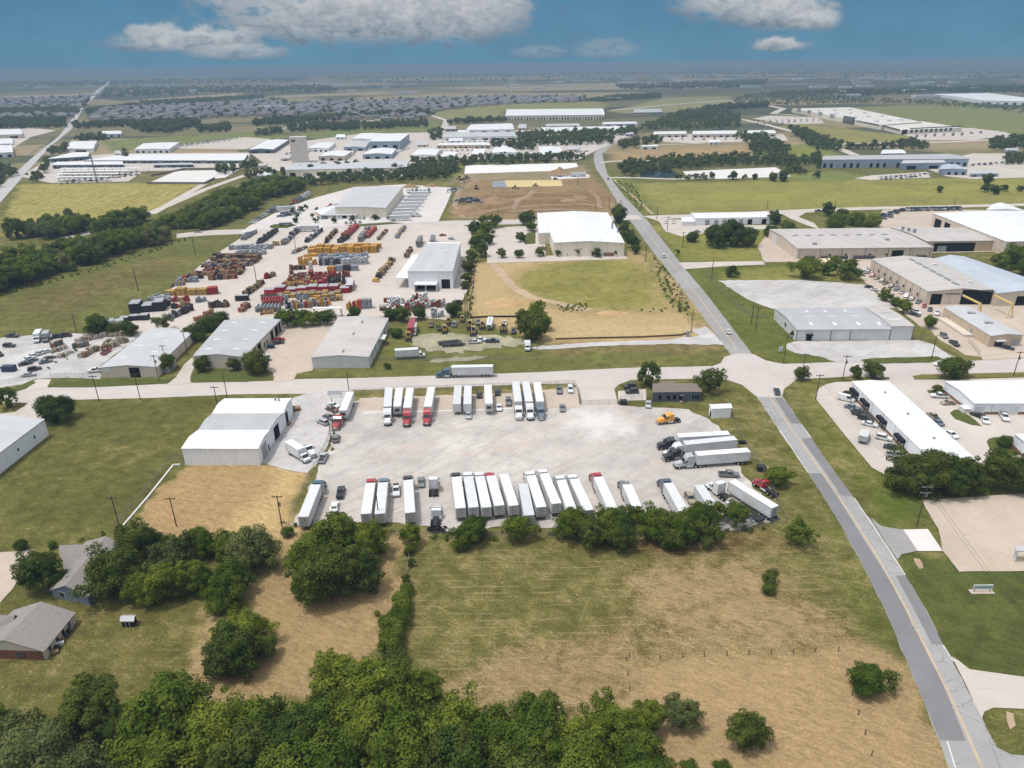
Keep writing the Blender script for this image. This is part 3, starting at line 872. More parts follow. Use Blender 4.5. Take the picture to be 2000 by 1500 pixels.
def bld(name, label, cat, roof, base=None, h=None, rise=0.0, ridge='d', wall=None, top=None, group=None, into=None, thick=.22, over=.25, z0=0.0, hip=0.0, open_sides=False):
 """roof: picture points of the eaves [front left, front right, back right, back left]"""
 if h is None:
  h = solve_h(roof[base[0]], base[1])
 q = [G(x, y, h) for x, y in roof]
 cx = sum(p.x for p in q) / 4
 cy = sum(p.y for p in q) / 4
 if into is None:
  t = thing(name, label, cat, (cx, cy, 0), 0, group)
  o = Vector((cx, cy, 0))
 else:
  t = into.t
  o = into.o
 q = [p - o for p in q]
 for p in q:
  p.z = 0
 B = Bld()
 B.t, B.o, B.q, B.h, B.rise, B.ridge = t, o, q, h, rise, ridge
 m = UM()
 mids = [(q[i] + q[(i + 1) % 4]) / 2 for i in range(4)]
 gab = {'d': (0, 2), 'w': (1, 3)}.get(ridge, ())
 if not open_sides:
  for i in range(4):
   a, b = q[i], q[(i + 1) % 4]
   tp = None
   if i in gab and rise and not hip:
    tp = (mids[i].x, mids[i].y, h + rise)
   m.wall(a, b, h, h, tp, z0)
  m.make('wall', wall, t)
 # roof slabs
 r = UM()
 c = sum(q, Vector()) / 4
 e = [p + (p - c).normalized() * over for p in q]
 def slab(vs):
  """vs: eave a, eave b, ridge b, ridge a"""
  vs = [Vector(v) for v in vs]
  L = (vs[1] - vs[0]).length
  W = (vs[-1] - vs[0]).length
  ax = (vs[1] - vs[0]).normalized()
  uv = []
  for v in vs:
   d = v - vs[0]
   u = d.dot(ax)
   uv.append((u, (d - ax * u).length))
  r.poly(vs, uv)
  n = len(vs)
  for i in range(n):
   a, b = vs[i], vs[(i + 1) % n]
   dz = Vector((0, 0, thick))
   r.poly([a - dz, b - dz, b, a], [(0, 0), (1, 0), (1, 1), (0, 1)])
  r.poly([v - Vector((0, 0, thick)) for v in vs[::-1]], uv[::-1])
 zt = h + .06
 E = [Vector((p.x, p.y, zt)) for p in e]
 if ridge == 'd' and rise:
  f = (E[0] + E[1]) / 2 + Vector((0, 0, rise))
  k = (E[2] + E[3]) / 2 + Vector((0, 0, rise))
  f, k = f + (k - f) * hip, k + (f - k) * hip
  slab([E[3], E[0], f, k])
  slab([E[1], E[2], k, f])
  if hip:
   slab([E[0], E[1], f])
   slab([E[2], E[3], k])
 elif ridge == 'w' and rise:
  f = (E[1] + E[2]) / 2 + Vector((0, 0, rise))
  k = (E[3] + E[0]) / 2 + Vector((0, 0, rise))
  f, k = f + (k - f) * hip, k + (f - k) * hip
  slab([E[0], E[1], f, k])
  slab([E[2], E[3], k, f])
  if hip:
   slab([E[1], E[2], f])
   slab([E[3], E[0], k])
 else:
  slab([E[0], E[1], E[2], E[3]])
 B.roof = r.make('roof', top, t)
 return B
def on_wall(B, i, u0, u1, z0, z1, mat, name='door', out=.07, label=None):
 a, b = B.q[i], B.q[(i + 1) % 4]
 d = b - a
 n = Vector((d.y, -d.x, 0)).normalized()
 p, q = a + d * u0, a + d * u1
 m = MB()
 vs = []
 for z in (z0, z1):
  for s in (p - n * .02, q - n * .02, q + n * out, p + n * out):
   vs.append((s.x, s.y, z))
 m.add(vs, [(0, 1, 2, 3), (7, 6, 5, 4), (1, 0, 4, 5), (2, 1, 5, 6), (3, 2, 6, 7), (0, 3, 7, 4)])
 o = m.build(name, mat, B.t)
 if label:
  o['label'] = label
 return o
def on_roof(B, u, v, w=3.0, l=1.0, hh=.12, mat=None, name='skylight', rot=None):
 q = B.q
 p = (q[0] * (1 - u) + q[1] * u) * (1 - v) + (q[3] * (1 - u) + q[2] * u) * v
 k = u if B.ridge == 'd' else v
 z = B.h + .06 + (B.rise * (1 - abs(2 * k - 1)) if B.rise else 0)
 d = q[1] - q[0]
 r = math.atan2(d.y, d.x) if rot is None else rot
 m = MB()
 m.box(-w / 2, w / 2, -l / 2, l / 2, -.05, hh, rot=r)
 o = m.build(name, mat or D_lamp, B.t)
 o.location = (p.x, p.y, z)
 s = 0
 if B.rise:
  s = B.rise / max(1.0, (d.length / 2 if B.ridge == 'd' else (q[3] - q[0]).length / 2))
  s = math.atan(s) * (1 if k < .5 else -1)
 if B.ridge == 'd':
  ax = (q[3] - q[0]).normalized()
  o.rotation_euler = Matrix.Rotation(-s, 4, ax).to_euler()
 elif B.rise:
  ax = d.normalized()
  o.rotation_euler = Matrix.Rotation(s, 4, ax).to_euler()
 return o
# white shed in three sections by the yard
B = bld('warehouse', 'white shed with three roof sections beside the straw-covered lot', 'warehouse', [(355, 876), (503, 876.5), (526, 840), (387, 840.5)], (0, 908.5), rise=.8, ridge='w', wall=W_white, top=R_white)
h0 = B.h
on_wall(B, 1, .25, .62, 0, 4.4, D_grey, 'roll_up_door')
on_wall(B, 1, .72, .8, 0, 2.1, D_dark)
B2 = bld('', '', '', [(387, 840.5), (526, 840), (552, 807), (415.5, 807.5)], h=h0 * .98, rise=.7, ridge='w', wall=W_white, top=R_grey, into=B, over=.1)
on_wall(B2, 1, .25, .6, 0, 4.4, D_dark, 'roll_up_door')
B2 = bld('', '', '', [(415.5, 807.5), (552, 807), (569, 778), (439.5, 778.5)], h=h0, rise=.8, ridge='w', wall=W_white, top=R_white, into=B)
on_wall(B2, 1, .2, .42, 0, 4.2, D_dark, 'roll_up_door')
on_roof(B2, .8, .75, .5, .5, 1.2, D_box, 'vent')
on_roof(B2, .86, .7, .4, .4, 1.0, D_box, 'vent')
B = bld('warehouse', 'white metal building cut by the left picture edge below the round tree', 'warehouse', [(-230, 905), (-42, 915), (86, 819), (-70, 817)], (2, 850), rise=1.2, ridge='d', wall=W_white, top=R_lgrey)
for u in (.52, .78):
 on_wall(B, 1, u, u + .018, 2.2, 3.2, D_dark, 'window')
on_roof(B, .62, .45, 3, .8)
B = bld('warehouse', 'beige warehouse with a dark square door and a pale sign facing the street', 'warehouse', [(195, 718), (306.5, 716.5), (376, 648.5), (294, 641)], (0, 738), rise=.9, wall=W_beige, top=R_lgrey)
on_wall(B, 0, .5, .68, 0, 4.0, D_dark, 'roll_up_door')
on_wall(B, 0, .04, .15, 2.7, 3.9, D_wtrim, 'sign')
for u, v in ((.25, .2), (.3, .5), (.35, .8), (.7, .35), (.72, .65), (.72, .9)):
 on_roof(B, u, v, 2.6, .8)
on_wall(B, 1, .1, .3, 0, 2.2, D_grey, 'porch', 2.5)
B = bld('warehouse', 'grey-roofed beige warehouse with open bay doors beside the tan parking court', 'warehouse', [(377, 695), (476, 697), (548, 624), (438, 626)], (1, 720.5), rise=1.0, wall=W_beige, top=R_grey)
for u, w in ((.22, .07), (.32, .09), (.68, .07), (.80, .09), (.91, .06)):
 on_wall(B, 1, u, u + w, 0, 4.2, D_dark, 'roll_up_door')
for u in (.48, .55):
 on_wall(B, 1, u, u + .03, 1.0, 2.4, D_glass, 'window')
for u, v in ((.2, .15), (.2, .4), (.22, .65), (.25, .88), (.75, .15), (.75, .4), (.75, .65), (.75, .88)):
 on_roof(B, u, v, 2.8, .9)
B = bld('warehouse', 'plain warehouse with a weathered pale roof beside the green strip', 'warehouse', [(608, 698), (720, 697), (759, 621.5), (661, 620)], (1, 718.5), rise=.9, wall=W_grey, top=R_warm)
for u in (.15, .3, .45, .6, .75, .88):
 on_wall(B, 1, u, u + .012, 0, B.h, D_trim, 'downspout')
for u, v in ((.52, .08), (.52, .5), (.55, .82)):
 on_roof(B, u, v, .5, 2.2, .5, D_box, 'roof_vent')
on_wall(B, 1, .5, .62, 3, 3.25, D_wtrim, 'canopy', 2.0)
B = bld('warehouse', 'tall white steel building in the middle of the storage yard', 'warehouse', [(796, 530), (884, 530), (898.5, 476), (834, 475.5)], (0, 564), wall=W_white, top=R_lgrey)
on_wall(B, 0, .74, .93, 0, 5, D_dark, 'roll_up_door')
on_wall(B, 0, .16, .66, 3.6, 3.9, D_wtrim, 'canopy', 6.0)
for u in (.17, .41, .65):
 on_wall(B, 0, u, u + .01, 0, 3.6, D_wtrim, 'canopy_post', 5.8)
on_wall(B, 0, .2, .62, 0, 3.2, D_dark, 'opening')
on_wall(B, 3, .18, .98, 5.0, 5.3, D_wtrim, 'canopy', 7.0)
for u, v in ((.3, .15), (.3, .4), (.3, .65), (.7, .15), (.7, .4), (.7, .65), (.5, .8), (.5, .3)):
 on_roof(B, u, v, 1.0, .5, .35)
B2 = bld('', '', '', [(834, 478), (898, 478), (899, 473), (836, 473)], h=B.h * .97, wall=W_white, top=R_white, into=B)
B = bld('warehouse', 'cream warehouse with trailers docked along its right side', 'warehouse', [(654, 405), (753, 406), (786.5, 365), (691, 365)], (1, 425.5), rise=.6, wall=W_cream, top=R_lgrey)
B2 = bld('', '', '', [(628, 420.5), (696, 420.5), (699, 404), (655, 403.5)], (0, 427), wall=W_cream, top=R_lgrey, into=B)
on_wall(B2, 0, .55, .72, 0, 2.5, D_dark, 'entrance')
for u in (.06, .14, .22, .3, .38, .8, .9):
 on_wall(B2, 0, u, u + .03, 1, 2.4, D_glass, 'window')
B3 = bld('', '', '', [(614, 412), (629, 420.5), (667, 402.5), (651, 400)], (1, 427), wall=W_tan, top=R_white, into=B)
B = bld('warehouse', 'large white-roofed industrial building beyond the cleared straw lot', 'warehouse', [(1082, 474), (1220, 474.5), (1187, 415.5), (1060, 415.5)], (0, 500.5), rise=1.1, wall=W_cream, top=R_white)
B2 = bld('', '', '', [(1052, 455.5), (1083, 454), (1078, 416.5), (1049, 416)], (0, 478), wall=W_cream, top=R_white, into=B)
on_wall(B, 0, .645, .70, 0, 4, D_white, 'roll_up_door')
on_wall(B, 0, .71, .86, 0, 2.4, plain('rust_panel', S(150, 110, 80)), 'door')
on_wall(B, 0, .19, .2, 0, 2.2, D_grey)
on_wall(B, 3, .02, .14, 0, 3, D_wtrim, 'porch', 3.0)
for u in (.12, .3, .48, .62, .8):
 for v in (.25, .5, .75):
  on_roof(B, u, v, 1.8, .9, .08, D_lamp)
on_roof(B, .93, .42, 1.0, 1.0, 4.5, D_box, 'chimney')
on_roof(B, .98, .3, .8, .8, 4.0, D_box, 'chimney')
B = bld('warehouse', 'long white shed with garage doors along the side road beyond the tree clump', 'warehouse', [(1359, 426.5), (1505, 424), (1494, 413.5), (1349, 416)], (0, 440), rise=.8, ridge='w', wall=W_white, top=R_white)
for u in (.13, .25, .36, .48, .58, .70, .89):
 on_wall(B, 0, u, u + .06, 0, 3.6, D_dark if u > .65 else D_grey, 'roll_up_door')
for k in range(9):
 on_roof(B, .1 + k * .1, .62, 2.0, 1.0, .1)
B2 = bld('', '', '', [(1332, 433.5), (1357, 433), (1350, 424), (1331, 424)], (0, 441), wall=W_white, top=R_white, into=B)
B = bld('warehouse', 'long tan warehouse with a row of ridge vents', 'warehouse', [(1558, 485.5), (1824, 483), (1737, 445), (1503, 447.5)], (0, 506), rise=1.2, ridge='w', wall=W_pink, top=R_warm)
on_wall(B, 0, .70, .785, 0, 4.6, D_dark, 'roll_up_door')
for u in (.235, .355, .53, .655):
 on_wall(B, 0, u, u + .018, 1.6, 2.8, D_glass, 'window')
on_wall(B, 3, .12, .3, 0, 5, D_white, 'roll_up_door')
for k in range(8):
 on_roof(B, .1 + k * .1, .52, 3.2, 1.0, .5, D_box, 'ridge_vent')
on_roof(B, .16, .15, 2, 2, 1.2, D_box, 'roof_unit')
on_roof(B, .75, .3, 2, 2, .9, D_box, 'roof_unit')
for u in (.02, .17, .33, .5, .67, .83, .98):
 on_wall(B, 0, u, u + .003, 0, B.h, D_trim, 'downspout')
for u in (.06, .18, .3, .42, .5, .88):
 on_wall(B, 0, u, u + .07, .3, 1.9, D_trim, 'storage_rack', 2.0)
B = bld('warehouse', 'tan open-fronted building with three roof fans beside the long vented warehouse', 'warehouse', [(1811, 471.5), (1956, 469.5), (1913, 445), (1741, 444.5)], (1, 490.5), rise=.9, ridge='w', wall=W_tan, top=R_warm)
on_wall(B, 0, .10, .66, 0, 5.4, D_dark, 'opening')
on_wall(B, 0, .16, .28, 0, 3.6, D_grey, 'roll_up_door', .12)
for k in range(3):
 on_roof(B, .03 + k * .02, .75 - k * .12, 1.4, 1.4, 2.2, D_box, 'roof_fan')
B = bld('warehouse', 'wide white-roofed building at the right edge with an open left end', 'warehouse', [(1966, 472), (2200, 473), (2040, 412.5), (1823, 416.5)], h=8.5, rise=1.0, wall=W_pink, top=R_white)
on_wall(B, 3, .05, .15, 0, 6, D_dark, 'opening')
on_wall(B, 3, .2, .28, 0, 6, D_dark, 'opening')
for k in range(6):
 on_roof(B, .15 + .1 * k, .8, 4, .8)
B2 = bld('', '', '', [(1926, 410), (2003, 412), (1967, 398.5), (1940, 398.5)], (0, 416), rise=1.2, ridge='d', wall=W_white, top=R_white, into=B)
B = bld('warehouse', 'big tan fabrication hall with dark open doors and cranes', 'warehouse', [(1813, 569.5), (1947, 569.5), (1825, 504.5), (1702.5, 506)], (0, 595), rise=1.6, wall=W_pink, top=R_warm)
on_wall(B, 0, .06, .22, 0, 5.2, D_dark, 'roll_up_door')
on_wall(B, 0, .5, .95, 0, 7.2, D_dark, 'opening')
on_wall(B, 0, .26, .48, 5.0, 5.5, D_trim, 'door_track')
for k in range(8):
 on_wall(B, 3, .08 + k * .115, .083 + k * .115, 0, B.h, D_trim, 'downspout')
for k in range(7):
 on_wall(B, 3, .16 + k * .115, .18 + k * .115, 1.8, 3.3, D_glass, 'window')
for k in range(7):
 on_roof(B, .5, .12 + k * .12, 1.2, 4.5, .5, D_box, 'ridge_vent')
on_roof(B, .75, .72, 2.6, 1.6, .8, D_white, 'roof_unit')
on_roof(B, .8, .2, 2.6, 1.6, .8, D_white, 'roof_unit')
B2 = bld('', '', '', [(1947, 573), (2085, 570), (1884, 501), (1826, 505)], h=B.h * .98, rise=1.5, wall=W_pink, top=R_blue, into=B)
on_wall(B2, 0, .3, .95, 0, 4.6, D_dark, 'opening')
for ux, uy, lx, ly in ((1881, 577, 1916, 594), (1944, 578, 1978, 594)):
 a, b = G(ux, uy, 6.5), G(lx, ly, 6.5)
 cr = thing('gantry_crane', 'yellow jib beam crane reaching out from the %s of the fabrication hall' % ('wide doorway' if ux < 1900 else 'right-hand bay'), 'crane', (b.x, b.y, 0), 0, 'yellow yard cranes')
 m = MB()
 m.rod(Vector((0, 0, 6.5)), a - Vector((b.x, b.y, 0)), .5, .5, 4)
 m.build('beam', D_beam, cr)
 for s in (-1.4, 1.4):
  m = MB()
  m.rod((0, 0, 6.4), (s, -.4, 0), .3, .25, 6)
  m.build('leg', D_beam, cr)
B = bld('warehouse', 'small tan building with a white roof and a loading dock', 'warehouse', [(1935, 656), (1998, 654), (1895, 598.5), (1844, 600)], (0, 678), rise=.7, wall=W_tan, top=R_lgrey)
on_wall(B, 0, .18, .45, 0, 2.4, D_glass, 'entrance')
on_wall(B, 0, .18, .48, 2.6, 2.9, D_wtrim, 'canopy', 1.3)
on_wall(B, 0, .72, .95, 0, 3.2, D_grey, 'roll_up_door')
on_wall(B, 3, .62, .67, .9, 3.4, D_grey, 'roll_up_door')
on_wall(B, 3, .1, .7, 0, 1.2, W_beige, 'loading_dock', 3.5)
on_roof(B, .5, .7, 3, 1.5, .4, D_box, 'roof_unit')
on_roof(B, .5, .35, 3, 1.5, .4, D_box, 'roof_unit')
B = bld('warehouse', 'grey metal building on the corner lot with skylight strips and one white garage door', 'warehouse', [(1556.6, 644), (1742, 643), (1690.5, 601), (1514, 602.5)], (0, 665.5), rise=.9, ridge='w', wall=W_grey, top=R_grey)
on_wall(B, 0, .425, .54, 0, 3.6, D_white, 'roll_up_door')
on_wall(B, 0, .11, .17, 0, 2.4, D_dark)
on_wall(B, 0, .105, .175, 2.4, 2.9, D_dark, 'awning', 1.0)
on_wall(B, 0, .045, .07, 2.0, 2.9, D_wtrim, 'sign')
for u in (.003, .365, .57, .99):
 on_wall(B, 0, u, u + .006, 0, B.h, D_trim, 'downspout')
for u in (.2, .45, .7, .92):
 on_roof(B, u, .2, 1.2, 3.2)
for u in (.25, .5, .75):
 on_roof(B, u, .5, 4.0, .8)
for u in (.3, .5, .72):
 on_roof(B, u, .8, 1.2, 2.6)
B2 = bld('', '', '', [(1742, 637), (1786.5, 636.5), (1731, 599), (1691, 601)], (1, 664), rise=.5, ridge='w', wall=W_grey, top=R_warm, into=B)
on_wall(B2, 0, .0, .02, 0, B2.h, D_trim, 'downspout')
on_wall(B2, 0, .97, 1, 0, B2.h, D_trim, 'downspout')
for u, v in ((.35, .62), (.6, .62), (.35, .3), (.62, .3)):
 on_roof(B2, u, v, 2.6, .9, .1, D_grey if v > .5 else D_lamp)
B = bld('office_building', 'long white office strip with black awnings over its entrances', 'office building', [(1815, 895), (1907, 897.5), (1737, 745.5), (1664.5, 745.5)], (3, 771), rise=.5, wall=W_brickbase, top=R_white)
for k, u in enumerate((.03, .19, .43, .66)):
 on_wall(B, 3, u, u + .095, 2.55, 3.5, D_awn, 'awning', 1.3)
 for w in (.01, .045, .075):
  on_wall(B, 3, u + w, u + w + .014, .2 if w > .02 else .9, 2.3, D_glass, 'door' if w > .02 else 'window')
for k in range(7):
 on_wall(B, 3, .02 + k * .15, .022 + k * .15, 0, B.h, D_grey, 'downspout')
for u in (.2, .5, .8):
 on_roof(B, .5, u, .5, .5, .6, D_box, 'roof_vent')
B = bld('office_building', 'white metal office with two garage doors and ladder truck outside', 'office building', [(1904, 788), (2080, 788), (2060, 742), (1846.5, 744.5)], (0, 810.5), rise=.7, ridge='w', wall=W_brickbase, top=R_white)
on_wall(B, 0, .02, .13, 0, 3, D_white, 'roll_up_door')
on_wall(B, 0, .40, .51, 0, 3, D_white, 'roll_up_door')
on_wall(B, 0, .2, .205, 0, B.h, D_grey, 'downspout')
B = bld('office_building', 'white roofed building corner at the right edge beside a round bush', 'office building', [(2030, 893), (2160, 893), (2100, 846), (1983, 848)], (3, 873), rise=.6, ridge='w', wall=W_brickbase, top=R_white)
B = bld('office', 'small dark blue office cabin with a brown shingle roof between two trees', 'office', [(1275.5, 766), (1370, 765), (1367, 749), (1276, 749.5)], (1, 784), rise=1.2, ridge='w', wall=W_navy, top=R_shing2, hip=.12)
for u in (.12, .3, .42, .82, .88, .93):
 on_wall(B, 0, u, u + .06 if u < .8 else u + .035, .9, 2.4, D_dark, 'window')
on_wall(B, 0, .55, .61, .1, 2.4, D_dark)
on_wall(B, 0, .55, .64, 2.6, 2.75, D_trim, 'porch_roof', 1.2)
on_wall(B, 0, .56, .63, 0, .5, plain('weathered_wood', S(170, 150, 125)), 'steps', 1.5)
B2 = bld('', '', '', [(1281, 750), (1318, 749), (1316, 745), (1296, 745)], h=B.h, wall=W_navy, top=R_shing2, into=B)
for k, (rf, by, lb) in enumerate((([(1390.5, 798.5), (1429, 797), (1426, 788.5), (1386, 790)], 817, 'white storage container standing nearer in the pair by the corner fence'),
                                  ([(1386, 793), (1427, 791.5), (1424, 788), (1384, 789)], 811, 'white storage container with an open dark end behind its twin'))):
 if k == 1:
  continue
 B = bld('shipping_container', lb, 'container', rf, (0, by), rise=.3, ridge='w', wall=W_white, top=R_white)
 on_wall(B, 3, .5, .97, .2, 2.2, D_dark, 'opening')
# houses at the lower left
W_hbeige = wallmat('beige_siding', S(196, 186, 172), .12, .3)
B = bld('house', 'brick house with a grey shingle roof at the lower left edge', 'house', [(-52, 1266), (84, 1271), (143, 1198.5), (28, 1194)], (1, 1289), rise=2.6, wall=W_hbeige, top=R_shing, over=.5)
m = UM()
on_wall(B, 0, 0.02, .98, 0, 2.2, W_brick, 'brick_front', .12)
on_wall(B, 0, .62, .72, .7, 1.9, D_glass, 'window', .2)
for u, w in ((.12, .08), (.36, .08), (.76, .08)):
 on_wall(B, 1, u, u + w, .8, 2.0, D_glass, 'window')
 on_wall(B, 1, u - .01, u + w + .01, .72, 2.08, D_wtrim, 'window_frame', .04)
on_wall(B, 1, .56, .63, 0, 2.1, D_dark)
B2 = bld('', '', '', [(-60, 1245), (22, 1232), (40, 1205), (-40, 1200)], h=B.h, rise=2.2, ridge='w', wall=W_hbeige, top=R_shing, into=B, over=.4)
B = bld('house', 'blue-sided house with an L-shaped grey roof behind the leafy trees', 'house', [(100, 1151), (171, 1166), (252, 1072), (168, 1060)], (0, 1167), rise=2.4, wall=W_bluehouse, top=R_shing, over=.5)
on_wall(B, 0, .2, .34, .8, 2.0, D_glass, 'window', .1)
on_wall(B, 0, .18, .36, .7, 2.1, D_wtrim, 'window_frame', .05)
B2 = bld('', '', '', [(128, 1112), (200, 1112), (205, 1064), (118, 1066)], h=B.h, rise=2.3, ridge='w', wall=W_bluehouse, top=R_shing, into=B, over=.4)
B = bld('garden_shed', 'small black shed with a metal roof on the back lawn', 'shed', [(236, 1213), (260, 1213), (264.5, 1202), (241, 1202)], (0, 1225), rise=.5, ridge='w', wall=plain('black_boards', (.02, .02, .022, 1), .8), top=R_grey)
on_wall(B, 0, .3, .62, .1, 1.8, D_wtrim, 'door_frame', .03)
on_wall(B, 0, .34, .58, .1, 1.7, D_dark, 'door', .06)
